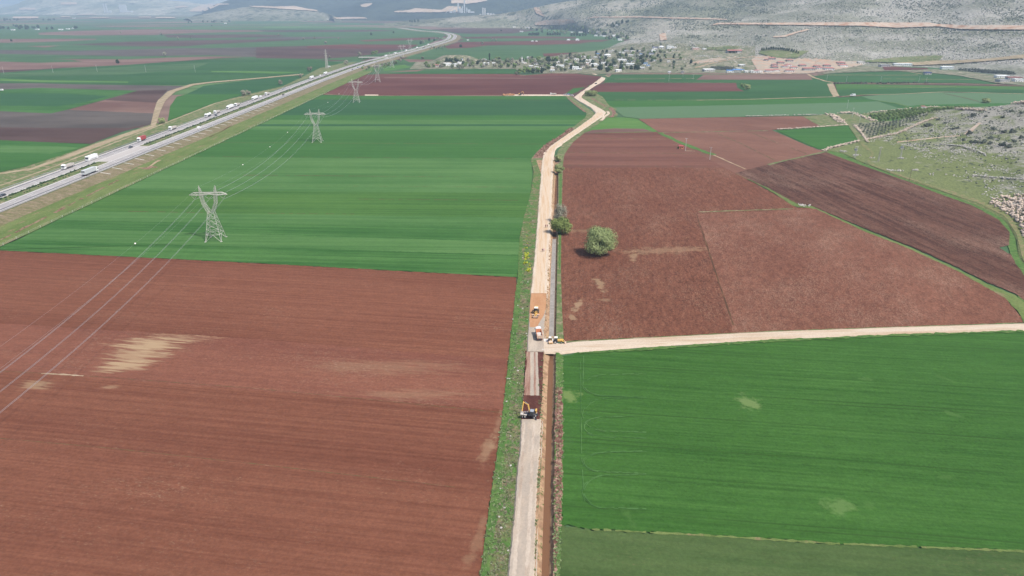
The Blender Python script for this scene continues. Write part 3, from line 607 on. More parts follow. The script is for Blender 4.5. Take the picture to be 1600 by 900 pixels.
    ('ploughed_field', 'soil_near', [(-700, 360), (-300, 378), (-40, 389.5), (0, 391.5), (400, 411.5), (808, 433.5), (806, 455), (799, 520), (791, 600), (781, 680), (768, 770), (764, 800), (757, 850), (750, 905), (740, 1000), (735, 1100), (-900, 1100)]),
    ('ploughed_field', 'soil_mid', [(-500, 480), (0, 505), (400, 530), (790, 562), (787, 640), (400, 611), (0, 578), (-500, 545)]),
    ]: S(nm, pts, mt, 2)
# big wheat field in bands
big = [(-120, 394), (-40, 388), (0, 385), (35, 371), (58.7, 357.5), (92, 338.5), (124.5, 321.5), (185, 294), (231, 270), (299, 234), (330, 219), (376, 195), (426, 172), (477, 149), (484, 147.5), (500, 148), (560, 149.3), (800, 150), (884, 150), (892, 158), (905, 168), (917, 177), (914, 184), (892, 201), (871, 214.5), (850, 227), (836, 240), (829, 250), (832, 268), (829, 303), (819, 338), (812, 371), (811, 400), (809, 433), (400, 411), (0, 391)]
def clip_band(poly, y0, y1, slope=-0.0):
    def clip(P_, keep):
        out = []
        for i in range(len(P_)):
            a = P_[i]; b = P_[(i + 1) % len(P_)]; fa = keep(a); fb = keep(b)
            if fa >= 0: out.append(a)
            if (fa >= 0) != (fb >= 0): t = fa / (fa - fb); out.append((a[0] + (b[0] - a[0]) * t, a[1] + (b[1] - a[1]) * t))
        return out
    g = lambda p: p[1] - slope * (p[0] - 600)
    P_ = clip(poly, lambda p: g(p) - y0); return clip(P_, lambda p: y1 - g(p))
S('wheat_field', big, 'wheat_5', 2)
for y0, y1, mt, sl_ in [(148, 155.5, 'wheat_2', 0), (155.5, 160.5, 'wheat_3', 0), (160.5, 171, 'wheat_3', 0), (171, 180, 'wheat_3', 0), (180, 187, 'wheat_2', 0), (187, 194, 'wheat_1', 0), (194, 197, 'wheat_3', 0), (197, 203, 'wheat_1', 0), (203, 206.5, 'wheat_2', .002), (206.5, 222, 'wheat_2', .003),
                        (222, 236, 'wheat_2', .004), (236, 246.5, 'wheat_2', .004), (246.5, 261, 'wheat_1', .004), (261, 275.5, 'wheat_1', .006), (275.5, 291, 'wheat_1', .006), (291, 300, 'wheat_1', .007), (300, 318, 'wheat_4', .008), (318, 337, 'wheat_4', .01), (337, 352, 'wheat_1', .015), (352, 372, 'wheat_5', .02), (372, 392, 'wheat_1', .03)]:
    pl = clip_band(big, y0, y1, sl_)
    if len(pl) > 2 and mt != 'wheat_5': S('wheat_field', pl, mt, 3, jit=0.2)
def line(name, pts, mat, L, w, jit=0.3, gap=0.0):
    """thin ribbon in world metres along a pixel polyline"""
    n = max(6, int(sum(math.hypot(b[0] - a[0], b[1] - a[1]) for a, b in zip(pts[:-1], pts[1:])) / 6))
    zz = zlay(); Q = [G(*q, zz) for q in resample_open(pts, n)]; V = []; Fc = []
    for i, p in enumerate(Q):
        d = (Q[min(i + 1, n - 1)] - Q[max(i - 1, 0)]).normalized(); nn = Vector((-d.y, d.x, 0)); ww = w * random.uniform(1 - jit, 1 + jit) / 2; s = random.uniform(-.15, .15) * w
        V += [tuple(p + nn * (ww + s)), tuple(p - nn * (ww - s))]
    for i in range(n - 1):
        if random.random() >= gap: Fc.append((2 * i, 2 * i + 2, 2 * i + 3, 2 * i + 1))
    return struct(name, V, Fc, mat)
for pts, w, g in [([(380, 273.5), (800, 277)], .9, .15), ([(330, 289.5), (812, 292.5)], .9, .1), ([(430, 155), (860, 156.5)], 1.2, .3), ([(560, 334.5), (815, 337)], .7, .1), ([(400, 333), (560, 334.5)], .5, .5), ([(300, 222.5), (845, 225)], .8, .1), ([(560, 311), (815, 313)], .6, .3), ([(200, 330), (330, 332.5)], .6, .4), ([(280, 244), (800, 247.5)], .6, .5)]:
    line('furrow', pts, 'furrow', 5, w, .4, g)
for pts, w, g in [([(0, 579.5), (130, 587), (400, 607), (780, 644)], .16, 0), ([(64, 583.5), (96, 585), (130, 587.5)], .7, 0), ([(0, 685), (170, 700), (400, 725), (710, 761)], .14, 0),
                  ([(0, 391), (400, 411), (808, 433)], .3, .4)]: line('field_edge', pts, 'track_line' if w > .5 else 'soil_line', 4, w, .6, g)
for pts, w, g in [([(925, 827), (1100, 836.5), (1300, 849), (1600, 861.5), (1900, 875)], .6, .05)]: line('grass_verge', pts, 'verge_lime', 4, w, .6, g)
line('field_edge', [(1088, 334), (1110, 400), (1128, 455), (1146, 508)], 'furrow', 4, .6, .5)
line('field_edge', [(1092, 331), (1240, 326)], 'verge_olive', 4, 1.5, .4)
line('field_edge', [(880, 238), (1110, 240)], 'soil_line', 4, 1.0, .4, .1); line('field_edge', [(905, 216), (1045, 217), (1060, 220)], 'soil_line', 4, 1.2, .4, .1)
line('field_edge', [(885, 258), (1130, 261)], 'soil_line', 4, .7, .4, .3); line('field_edge', [(1070, 235.5), (1086, 236)], 'track_line', 4, 1.2, .4)
line('field_edge', [(1035, 207), (1200, 204)], 'verge_olive', 4, 1.8, .5, .1); line('grass_verge', [(1030, 207), (1060, 221), (1085, 231), (1115, 242)], 'verge_green', 4, 5.5, .3)
line('grass_verge', [(1200, 257), (1290, 236.5)], 'verge_olive', 4, 2.4, .4); line('field_edge', [(1115, 242), (1165, 264)], 'track_line', 4, 1.4, .4)
line('field_edge', [(1120, 208), (1160, 225), (1210, 250)], 'soil_line', 4, 1.1, .4); line('field_edge', [(1170, 206), (1260, 240)], 'soil_line', 4, 1.0, .4, .3)
line('farm_track', [(1088, 156.3), (1160, 155.3), (1250, 152.5), (1305, 151)], 'track_line', 4, 3.2, .3); line('farm_track', [(955, 156), (1088, 156.3)], 'track_line', 4, 1.2, .3, .3)
line('farm_track', [(1262, 115.5), (1272, 121), (1290, 126.5), (1303, 129), (1400, 130.5), (1500, 131), (1560, 132), (1600, 134), (1800, 139)], 'track_line', 5, 4.5, .3)
line('farm_track', [(1315, 150.5), (1350, 148), (1400, 147), (1460, 144), (1480, 143.3), (1600, 146.5)], 'track_line', 4, 3, .4)
line('farm_track', [(1373, 135), (1430, 136.5), (1495, 135.5)], 'track_line', 4, 1.8, .4)
line('farm_track', [(1275, 117), (1400, 117.3), (1435, 117)], 'track_line', 4, 4, .4); line('farm_track', [(1380, 123), (1540, 124.5)], 'track_line', 4, 2.2, .4, .1)
line('farm_track', [(1410, 111.5), (1425, 112.5), (1443, 116)], 'track_line', 5, 4, .3)
line('farm_track', [(945, 129), (1150, 128.5)], 'track_line', 4, 1.0, .4, .3); line('farm_track', [(960, 123.5), (1085, 122.5)], 'track_line', 4, 3, .4, .2)
line('grass_verge', [(1475, 146), (1505, 152), (1530, 158.5)], 'furrow', 4, 2.0, .3); line('grass_verge', [(1372, 157.5), (1400, 161), (1420, 167)], 'verge_green', 4, 4.0, .3)
S('grass_verge', [(1292, 131), (1302, 130), (1308, 143), (1312, 150), (1302, 151), (1297, 142)], 'track_tan', 4)
S('grass_verge', [(1255, 182), (1290, 178.5), (1345, 178), (1420, 171), (1480, 176), (1400, 196), (1345, 226), (1300, 236), (1289, 234.5), (1342, 221.5), (1326, 195.5), (1284, 198.5)], 'verge_olive', 3)
# tractor turning marks along the west edge of the right wheat field
for k, (cy, r_) in enumerate([(602, 17), (648, 26), (667, 16), (722, 16), (768, 26)]):
    for off in (0, 2.6):
        pts = [(940 + 8 - (38 - off) * math.cos(a) + random.uniform(-.4, .4), cy + (r_ - off * .4) * math.sin(a)) for a in np.linspace(-1.45, 1.45, 22)]
        line('wheel_track', [(1010, pts[0][1] - 2)] + pts + [(1010, pts[-1][1] + 2)], 'wheat_1', 4, .24, .6, .32)
line('wheel_track', [(907, 565), (908, 640), (909, 720), (914, 790)], 'wheat_1', 4, .22, .4, .35); line('wheel_track', [(912, 556), (911, 600)], 'wheat_1', 4, .3, .4, .1)
# ================================================================ tracks
S('grass_verge', [(236, 194), (142, 225.5), (100, 241), (40, 260.5), (0, 269), (-60, 280), (-200, 330), (-200, 400), (0, 305), (200, 224), (300, 190), (475, 124), (530, 108), (560, 96), (535, 98.5), (500, 106), (479, 117), (443, 134), (376, 150), (337, 160), (262, 189.5)], 'verge_olive', 3)
strip('farm_track', [(474, 115), (400, 121.6), (330, 127.4), (298, 131), (262, 142.5), (245, 158), (240, 175), (235, 195)], [(474, 116.4), (400, 123.2), (330, 129.2), (304, 133), (274, 143), (258, 157), (251, 172), (243, 196)], 'track_tan', 5)
strip('farm_track', [(238, 195), (190, 210), (142, 227), (100, 243), (50, 262), (0, 270), (-60, 280)], [(246, 196), (195, 213.5), (142, 233.5), (100, 249), (50, 265), (0, 272), (-60, 283)], 'track_tan', 5)
line('farm_track', [(475, 129), (337, 161), (262, 190.5), (240, 199), (150, 234), (80, 262), (0, 290)], 'track_tan', 6, 2.2)
strip('farm_track', [(481, 143), (500, 134), (530, 122.5), (557, 113), (567, 111)], [(487, 144), (508, 135), (538, 123), (566, 113.5), (572, 112.5)], 'gravel_cream', 5)
strip('grass_verge', [(484, 146.5), (470, 149), (500, 132), (545, 115), (600, 98)], [(505, 147.5), (496, 146), (520, 134), (562, 116), (620, 99)], 'verge_green', 2.5)
line('farm_track', [(497, 142), (502, 146), (520, 147.8), (560, 149.4), (800, 149.6), (884, 149)], 'track_line', 5, 2.0, .4)
strip('dirt_road', [(789, 147.3), (890, 147.6)], [(789, 149.8), (890, 149.8)], 'gravel_cream', 6)
strip('dirt_road', [(570, 147.5), (591, 147.6)], [(570, 149.2), (591, 149.2)], 'gravel_cream', 6)
# verges beside the gravel road
strip('grass_verge', [(829, 249), (834, 268), (829, 303), (819, 338), (812, 371), (811, 400), (809, 433), (806, 455), (799, 520), (791, 600), (781, 680), (768, 770), (757, 850), (750, 905), (738, 1010)],
      [(852, 239), (846, 273), (842, 320), (838, 371), (834, 420), (830, 460), (827, 500), (824, 545), (820, 562), (815, 655), (809, 740), (805, 800), (796, 900), (790, 1010)], 'verge', 4)
for a_, b_2 in [([(812, 371), (811, 400), (809, 433), (806, 455), (799, 520), (791, 600), (781, 680), (768, 770), (757, 850), (750, 905), (738, 1010)], [(816, 371), (817, 400), (815, 433), (813, 455), (808, 520), (800, 600), (791, 680), (782, 770), (771, 850), (763, 905), (750, 1010)])]:
    strip('grass_verge', a_, b_2, 'verge_green', 5, jit=1.2)
strip('grass_verge', [(884, 150), (892, 158), (905, 168), (918, 177), (914, 184), (892, 201), (871, 214.5), (850, 227), (836, 240), (829, 250)], [(893, 150), (905, 160), (920, 170), (930, 177), (921, 187), (900, 202), (878, 215), (862, 226), (851, 237), (848, 250)], 'verge_olive', 5)
strip('spoil_heap', [(890, 201), (871, 214), (851, 227), (837, 239), (833, 247)], [(899, 201), (878, 214.5), (862, 225.5), (853, 236), (848, 247)], 'spoil', 6)
strip('spoil_heap', [(885, 152), (897, 163), (913, 175)], [(887, 152), (900, 163), (917, 175)], 'spoil', 6)
# right-hand verge: bank top between ditch and field
strip('grass_verge', [(872.5, 255), (872.4, 300), (871.6, 371), (870.6, 420), (869.6, 480), (868.8, 530)], [(880, 250), (878.5, 300), (877, 371), (876.5, 420), (878, 480), (881, 532)], 'verge_olive', 4)
strip('grass_verge', [(874.5, 272), (874, 300), (873.5, 371), (873, 420)], [(878, 272), (877.5, 300), (876.5, 371), (875.8, 420)], 'verge_green', 5)
strip('grass_verge', [(868.7, 548), (868.2, 620), (866.7, 700), (866.2, 800), (865.2, 900), (862, 1010)], [(880, 556), (880, 620), (880, 700), (878, 800), (875, 900), (870, 1010)], 'verge_green', 4)
strip('spoil_heap', [(868.5, 605), (867.5, 650), (867, 700), (866.5, 780), (866, 822), (865.5, 900)], [(877, 605), (879, 650), (879, 700), (878, 780), (874, 822), (869, 900)], 'spoil', 6, jit=2.0)
# strip between gravel road and ditch
strip('grass_verge', [(838, 250), (855, 300), (852, 371), (850, 420), (848, 500), (842, 560), (842, 655), (840, 740), (834, 800), (830, 1010)], [(867.3, 250), (863.8, 300), (860, 371), (856.7, 420), (853.5, 500), (849.2, 560), (847.2, 655), (844, 740), (840.8, 800), (832, 1010)], 'ditch_bank', 4, jit=0.1)
# land to the right of the road above the ditch
S('grass_verge', [(868, 250), (872, 236), (884, 218), (900, 205), (925, 190), (942, 178), (955, 172), (966, 178), (964, 182), (950, 183), (912, 208), (895, 222), (882, 240), (880, 252)], 'verge_olive', 3)
S('grass_verge', [(908, 152), (920, 140), (942, 151), (952, 165), (964, 170), (958, 178), (950, 183), (945, 176), (928, 165)], 'verge_olive', 4)
line('spoil_heap', [(924, 153), (935, 160), (947, 166.5)], 'spoil', 6, 3.5, .4); line('farm_track', [(939, 188), (946, 181), (951, 177), (949, 174)], 'gravel_cream', 7, 3.4, .2)
line('spoil_heap', [(953, 168), (961, 175), (955, 183)], 'spoil', 6, 4, .5)
# ================================================================ the gravel road being rebuilt, piece by piece
strip('gravel_road', [(815.5, 655), (813.5, 700), (809, 740), (805, 800), (795, 900), (783, 1010)], [(844, 655), (842, 700), (838, 740), (835, 800), (833, 900), (828, 1010)], 'gravel_pale', 0, z=0.85, skirt=0.8, n=130, jit=.7)
strip('dug_road', [(821, 548), (820.5, 575), (818, 618), (814, 655.5)], [(849, 548), (848.5, 575), (847.5, 618), (843.5, 655.5)], 'dug_soil', 5, jit=0.6)
strip('dug_road', [(823, 548), (822, 575), (819, 617.5)], [(841, 548), (840, 575), (838.5, 617.5)], 'packed_soil', 6, jit=1.2)
strip('wheel_track', [(828.5, 548), (828.5, 618)], [(834.5, 548), (834, 618)], 'gravel_pale', 7, jit=.5); strip('wheel_track', [(836.5, 548), (838, 618)], [(839.8, 548), (842.6, 618)], 'gravel_pale', 7, jit=.5)
strip('wheel_track', [(816.5, 660), (812.5, 740), (808, 800), (799, 900), (790, 1010)], [(820.5, 660), (817.5, 740), (813.5, 800), (806, 900), (798, 1010)], 'gravel_worn', 0, z=0.856, jit=.9, n=90)
strip('wheel_track', [(832, 660), (828.5, 740), (825.5, 800), (820, 900), (812, 1010)], [(836, 660), (833, 740), (831, 800), (827, 900), (820, 1010)], 'gravel_worn', 0, z=0.856, jit=.9, n=90)
strip('gravel_road', [(830, 458), (828, 480), (827, 505), (825, 530), (824.6, 549)], [(853.6, 458), (852, 480), (850.5, 505), (849.5, 530), (850, 549)], 'gravel_pale', 0, z=0.74, skirt=0.7)
strip('gravel_road', [(830, 457), (828, 480), (827.3, 498), (828, 511)], [(853.6, 457), (852.8, 478), (851, 490), (839, 511)], 'gravel_orange', 0, z=0.77, skirt=0.1, jit=.4)
rl = [(940, 120), (930, 128), (916, 138), (903, 147), (897, 152), (907, 158.7), (925, 168.5), (932, 175.5), (924, 184), (900, 201), (878, 215.5), (858, 230), (850, 238.5), (847.5, 250), (845.7, 273), (842, 320), (838.5, 371), (834, 420), (830, 458)]
rr = [(946, 121.5), (941, 127), (930, 133), (916, 142), (907.5, 149), (910, 153.5), (924, 162), (943, 172), (946.5, 175.5), (943, 180.5), (914, 200), (884, 220.5), (867.5, 231.5), (864, 242), (864, 255), (863.2, 273), (861, 320), (858.3, 371), (855.8, 420), (853.6, 458)]
strip('gravel_road', rl, rr, 'gravel_cream', 0, z=0.80, skirt=0.8, n=190, jit=.5)
strip('gravel_road', [(934, 176), (924, 185), (901, 201.5), (880, 215.5), (862, 229), (853.5, 239), (850.5, 250), (849, 273), (845.5, 320), (842, 371), (837.5, 420), (833, 458)],
      [(943, 176), (938, 181), (911, 200), (883, 218), (865.5, 231), (860.5, 242), (860.8, 255), (860.4, 273), (857.8, 320), (855, 371), (852, 420), (850.5, 458)], 'gravel_tan', 0, z=0.83, jit=.3, n=110)
line('farm_track', [(862, 114), (880, 114.5), (912, 114.5), (930, 116.5), (948, 118), (952, 120)], 'track_line', 7, 3.6, .3); line('farm_track', [(955, 113.5), (1010, 115), (1100, 115.8), (1262, 115)], 'track_line', 7, 5, .3)
line('farm_track', [(905, 102), (912, 108), (925, 114), (932, 117)], 'gravel_cream', 8, 5, .2); line('farm_track', [(812, 118), (840, 116), (862, 114)], 'track_line', 7, 2.4, .3)
# side road to the right, with the culvert deck
strip('dirt_road', [(849.5, 533), (862, 536), (876, 537), (900, 534), (1000, 528.5), (1200, 518.5), (1400, 511.3), (1600, 505.5), (2100, 490)], [(850, 548.5), (862, 548.5), (876, 549.5), (900, 546.5), (1000, 539), (1200, 526.6), (1400, 518.8), (1600, 513.3), (2100, 497)], 'gravel_side', 0, z=0.75, skirt=0.7, jit=.8, n=220)
line('grass_verge', [(905, 551.5), (1000, 545.5), (1200, 532.5), (1400, 523.5), (1600, 517)], 'verge_green', 6, 1.4, .7)
line('stones', [(880, 534), (1000, 528), (1200, 518), (1400, 511), (1598, 504.5)], 'verge_olive', 5, .7, .6)
# faint track at the foot of the rocky spur
drape('farm_track', [(1326, 199), (1338, 220), (1352, 232), (1363, 240), (1354, 252), (1362, 259), (1420, 282), (1470, 298), (1530, 318), (1570, 338), (1588, 365), (1598, 405), (1610, 425)], [(1330, 198), (1343, 219), (1358, 231), (1367, 240), (1359, 252), (1366, 257), (1422, 278), (1473, 294), (1534, 314), (1576, 334), (1594, 363), (1606, 403), (1625, 425)], 'track_faint', 0.12, 2, 120)
drape('farm_track', [(1402, 221.5), (1440, 217), (1480, 212.6), (1500, 211.5)], [(1402, 223), (1440, 218.6), (1480, 214), (1500, 213)], 'cut_rock', 0.12, 2, 30)
drape('farm_track', [(1506, 210), (1518, 200), (1530, 191)], [(1515, 210), (1527, 198), (1534, 192)], 'cut_rock', 0.12, 2, 20)
# ================================================================ ground cover of the slopes
drape('village_ground', [(650, 97), (720, 97), (800, 94), (850, 90), (905, 82), (935, 78.6), (985, 68), (1020, 66), (1100, 70), (1180, 72)], [(640, 108), (720, 108), (800, 108), (850, 114.5), (905, 114.5), (935, 116), (985, 114), (1020, 114), (1100, 114.5), (1180, 114.5)], 'village_ground', 0.5, 14)
drape('bare_ground', [(1174, 94), (1182, 88), (1200, 88), (1218, 91), (1235, 93), (1262, 91.5), (1290, 93), (1312, 96), (1330, 96), (1350, 99)], [(1186, 115.2), (1200, 115.6), (1235, 115.6), (1265, 114.8), (1310, 109), (1345, 103)], 'bare_ground', 0.8, 8, None, 0.9)
drape('bare_ground', [(1080, 98), (1105, 92), (1130, 90), (1150, 88)], [(1090, 100), (1112, 97), (1132, 93.5), (1150, 90)], 'bare_ground', 0.7, 3, None, 0.6)
drape('farm_track', [(1085, 106), (1110, 99), (1140, 93), (1180, 88)], [(1087, 107), (1112, 100), (1141, 93.7), (1181, 88.8)], 'track_line', 0.8, 1)
drape('farm_track', [(1000, 95), (1040, 91.5), (1085, 93)], [(1000, 95.8), (1040, 92.2), (1085, 93.6)], 'track_line', 0.8, 1)
drape('scrubland', [(1310, 109), (1345, 103.5), (1375, 105), (1440, 108), (1500, 111), (1560, 119), (1620, 126)], [(1275, 116.5), (1340, 113), (1400, 111.5), (1450, 114), (1500, 119), (1560, 131), (1620, 136)], 'village_ground', 0.9, 5)
drape('ploughed_field', [(1378, 104), (1400, 105), (1425, 106.5), (1450, 107)], [(1382, 110.5), (1400, 110.3), (1425, 110), (1450, 109)], 'soil_red_far', 1.3, 3)
drape('dirt_road', [(918, 29), (930, 26.6), (960, 26.3), (1000, 26.0), (1050, 27.6), (1100, 28.8), (1136, 30.3)], [(918, 29.6), (930, 28), (960, 28), (1000, 27.9), (1050, 29.6), (1100, 30.8), (1136, 31.6)], 'cut_rock', 2.0, 2)
drape('dirt_road', [(1115, 38.5), (1122, 36.3), (1200, 36.6), (1300, 36), (1350, 35.8), (1400, 36.5), (1450, 36.2), (1462, 38.5), (1510, 41), (1550, 40.6), (1600, 41), (1700, 43)], [(1110, 40.5), (1124, 38.8), (1200, 39.6), (1300, 41), (1350, 41.5), (1400, 44.5), (1450, 42.8), (1465, 42.3), (1500, 46.5), (1550, 47.2), (1600, 47.6), (1700, 49)], 'cut_rock', 2.0, 3)
drape('dirt_road', [(1030, 54), (1036, 52.5), (1040, 52)], [(1032, 64), (1040, 63), (1042, 63)], 'cut_rock', 1.5, 3)
drape('dirt_road', [(1208, 57.5), (1226, 56), (1245, 50), (1262, 46)], [(1208, 59), (1226, 58.5), (1248, 51.5), (1265, 47.5)], 'cut_rock', 1.5, 2)
drape('dirt_road', [(1400, 99), (1450, 96), (1500, 95), (1540, 93), (1600, 86)], [(1430, 103), (1480, 101), (1520, 98), (1560, 95), (1600, 92)], 'track_tan', 1.5, 3)
drape('orchard_ground', [(1350, 96), (1400, 90.5), (1460, 87.5), (1474, 88)], [(1352, 97.5), (1425, 99), (1450, 98.5), (1467, 95.5)], 'verge_olive', 1.5, 3)
drape('orchard_ground', [(1190, 77.5), (1240, 80), (1265, 80)], [(1185, 84), (1215, 91), (1245, 91)], 'verge_olive', 1.2, 3)
drape('orchard_ground', [(1108, 75), (1130, 73), (1160, 73)], [(1104, 78), (1125, 79.5), (1143, 79)], 'verge_olive', 1.4, 3)
drape('quarry', [(836, 36), (850, 33), (866, 31.5), (895, 31)], [(836, 40), (858, 40), (880, 40), (898, 36)], 'cut_rock', 3, 3)
drape('quarry', [(834, 13), (838, 11.6), (841, 12)], [(838, 22), (848, 26), (851, 26)], 'cut_rock', 3, 3)
drape('quarry', [(295, 18), (310, 10), (325, 6), (350, 6.5), (358, 7)], [(298, 19), (318, 19), (330, 15), (342, 9), (358, 7.8)], 'quarry', 8, 4)
drape('quarry', [(273, 10.5), (285, 9.5), (294, 10)], [(275, 13.5), (285, 12.5), (294, 11)], 'quarry', 8, 3)
drape('quarry', [(390, 9.5), (430, 11), (460, 9.8), (480, 14), (496, 16.4)], [(390, 11), (430, 13.8), (460, 15.8), (480, 17), (496, 18.2)], 'quarry', 5, 3)
drape('quarry', [(705, 2), (716, -2), (740, -3), (762, 1)], [(705, 7), (716, 6), (730, 7.5), (760, 3)], 'quarry', 8, 3)
drape('quarry', [(616, 19), (640, 17), (650, 14), (690, 17), (700, 11), (720, 12)], [(616, 20.3), (640, 20.8), (650, 20.6), (690, 20.3), (700, 19.5), (720, 20.5)], 'quarry', 8, 3)
drape('quarry', [(518, 29), (540, 27.2), (570, 28)], [(518, 31), (540, 30.6), (574, 30)], 'quarry', 6, 2)
drape('quarry', [(563, 9), (570, 7), (582, 6)], [(565, 12), (572, 12.6), (580, 9)], 'quarry', 8, 2)
for a_, b_2, c_, d_ in [(20, 30, 60, 27), (95, 28, 110, 26.5), (140, 29, 170, 28), (120, 24, 150, 22.5), (217, 28.6, 236, 27.4), (243, 29.6, 273, 27.8), (95, 8, 120, 4), (30, 16, 55, 13)]:
    drape('bare_ground', [(a_, d_), (c_, d_)], [(a_, b_2), (c_, b_2)], 'quarry', 8, 2)
# ================================================================ highway on its embankment
HH = 2.5
hw = [Vector(q) for q in ((-304, -180, 0), (-304, 100, 0), (-304, 413, 0), (-304, 620, 0), (-304, 800, 0), (-304, 980, 0), (-303.5, 1129, 0), (-297, 1400, 0), (-275, 1660, 0), (-246, 1961, 0), (-214, 2400, 0))]
for q in ((706, 58.2), (706, 54.6), (698, 51.6), (680, 49.3), (655, 47.6), (625, 43.5)): p = G(*q, HH); hw.append(Vector((p.x, p.y, 0)))
def smooth(pts, k=12):
    out = []
    for i in range(len(pts) - 1):
        p0 = pts[max(0, i - 1)]; p1 = pts[i]; p2 = pts[i + 1]; p3 = pts[min(len(pts) - 1, i + 2)]
        for j in range(k):
            u = j / k; out.append(0.5 * ((2 * p1) + (p2 - p0) * u + (2 * p0 - 5 * p1 + 4 * p2 - p3) * u * u + (3 * p1 - p0 - 3 * p2 + p3) * u ** 3))
    out.append(pts[-1]); return out
HW = smooth(hw)
def hnorm(i):
    d = (HW[min(i + 1, len(HW) - 1)] - HW[max(i - 1, 0)]).normalized(); return Vector((d.y, -d.x, 0)), d
def ribbon(name, prof, mat, i0=0, i1=None, kind='structure', jit=0.0, mats=None):
    i1 = i1 or len(HW); V = []; Fc = []; n = len(prof); mi = []
    for i in range(i0, i1):
        nn, d = hnorm(i)
        for (o, z) in prof: V.append(tuple(HW[i] + nn * (o + random.uniform(-jit, jit)) + Vector((0, 0, z))))
    for i in range(i1 - i0 - 1):
        for k in range(n - 1): a = i * n + k; Fc.append((a, a + 1, a + n + 1, a + n)); mi.append(k)
    o = mesh_obj(name, V, Fc, mats or mat)
    if mats: o.data.polygons.foreach_set('material_index', [mats_i[m_] for m_ in mi] if False else [MI[m_] for m_ in mi])
    if kind: tag(o, kind=kind)
    return o
MI = [0, 1, 1, 0, 2]
ribbon('embankment', [(-22.5, 0.12), (-17.2, HH - 0.2), (-4.0, HH - 0.02), (4.0, HH - 0.02), (17.2, HH - 0.2), (31, 0.12)], None, mats=['verge_olive', 'verge_olive', 'bank_brown'])
ribbon('highway', [(-16.6, HH), (-4.2, HH)], 'asphalt'); ribbon('highway', [(4.2, HH), (16.6, HH)], 'asphalt')
E1 = HH + 0.012
ribbon('highway', [(-16.5, E1), (-14.2, E1)], 'asphalt_pale'); ribbon('highway', [(14.2, E1), (16.5, E1)], 'asphalt_pale')
ribbon('highway', [(-14.0, E1), (-12.2, E1)], 'asphalt_worn'); ribbon('highway', [(12.2, E1), (14.0, E1)], 'asphalt_worn')
ribbon('highway', [(4.3, E1), (6.0, E1)], 'asphalt_pale'); ribbon('highway', [(-6.0, E1), (-4.3, E1)], 'asphalt_pale')
for o_ in (-14.1, -5.2, 5.2, 14.1): ribbon('road_marking', [(o_ - .09, HH + .024), (o_ + .09, HH + .024)], 'road_paint')
def dashes(o_):
    V = []; Fc = []
    y = 150
    while y < 1100:
        V += [(-304 + o_ - .08, y, HH + .024), (-304 + o_ + .08, y, HH + .024), (-304 + o_ + .08, y + 6, HH + .024), (-304 + o_ - .08, y + 6, HH + .024)]; k = len(V) - 4; Fc.append((k, k + 1, k + 2, k + 3)); y += 16
    struct('road_marking', V, Fc, 'road_paint')
for o_ in (-11.0, -8.2, 8.2, 11.0): dashes(o_)
# the paved gap in the median
struct('highway', [(-308.3, 505, HH + .006), (-299.7, 505, HH + .006), (-299.7, 566, HH + .006), (-308.3, 566, HH + .006)], [(0, 1, 2, 3)], 'asphalt_pale')
ribbon('grass_verge', [(29.5, 0.60), (42, 0.62), (53.0, 0.60)], 'verge_lime', 0, 80, jit=0.5)
ZC[1] = 140
line('field_edge', [(0, 375), (60, 345), (120, 314), (185, 281)], 'spoil', 6, 1.6, .6, .25); line('farm_track', [(215, 262), (235, 262), (238, 256), (250, 250)], 'track_line', 7, 2.5, .4); line('spoil_heap', [(225, 264), (242, 260)], 'spoil', 8, 6, .4)
line('ditch', [(327, 214), (345, 206), (366, 193)], 'furrow', 7, 1.5, .4)
# ================================================================ haze: one closed box of even, thin air
hb = MB(); hb.box((0, 7400, 400), (26000, 19800, 804)); hz = hb.build('haze', [])
hm = bpy.data.materials.new('haze'); hm.use_nodes = True; hn = hm.node_tree; hn.nodes.remove(hn.nodes['Principled BSDF'])
pv = hn.nodes.new('ShaderNodeVolumePrincipled'); pv.inputs['Color'].default_value = (0.62, 0.81, 1, 1); pv.inputs['Density'].default_value = HAZE; pv.inputs['Anisotropy'].default_value = 0.1
hn.links.new(pv.outputs[0], hn.nodes['Material Output'].inputs['Volume']); hz.data.materials.append(hm); tag(hz, 'thin pale blue haze filling the air over the plain', 'haze', kind='stuff')
# ================================================================ materials of the things
PM = plain_mat
PM('steel', (0.40, 0.38, 0.34), 0.6, 0.1, 2, 0.3); PM('wire', (0.30, 0.30, 0.30), 0.5, 0.02, 1, 0.4); PM('marker_white', (0.8, 0.72, 0.7), 0.5); PM('insulator', (0.3, 0.27, 0.25), 0.3)
PM('white_paint', (0.68, 0.67, 0.65), 0.35, 0.05, 1); PM('cream_wall', (0.62, 0.57, 0.50), 0.9, 0.12, 0.4); PM('white_wall', (0.70, 0.685, 0.65), 0.9, 0.12, 0.4); PM('grey_wall', (0.36, 0.35, 0.33), 0.9, 0.15, 0.4)
PM('pink_wall', (0.62, 0.42, 0.36), 0.9, 0.1, 0.4); PM('roof_concrete', (0.58, 0.56, 0.53), 0.9, 0.2, 0.3); PM('roof_white', (0.74, 0.74, 0.73), 0.7, 0.08, 0.4); PM('roof_red', (0.30, 0.115, 0.10), 0.85, 0.2, 0.8); PM('roof_blue', (0.10, 0.28, 0.58), 0.6, 0.1, 0.5); PM('roof_navy', (0.05, 0.06, 0.22), 0.6)
PM('roof_grey', (0.22, 0.22, 0.23), 0.8, 0.15); PM('dark_glass', (0.03, 0.035, 0.04), 0.15, 0.1, 1, 0, 0.5); PM('door_brown', (0.12, 0.07, 0.05), 0.7)
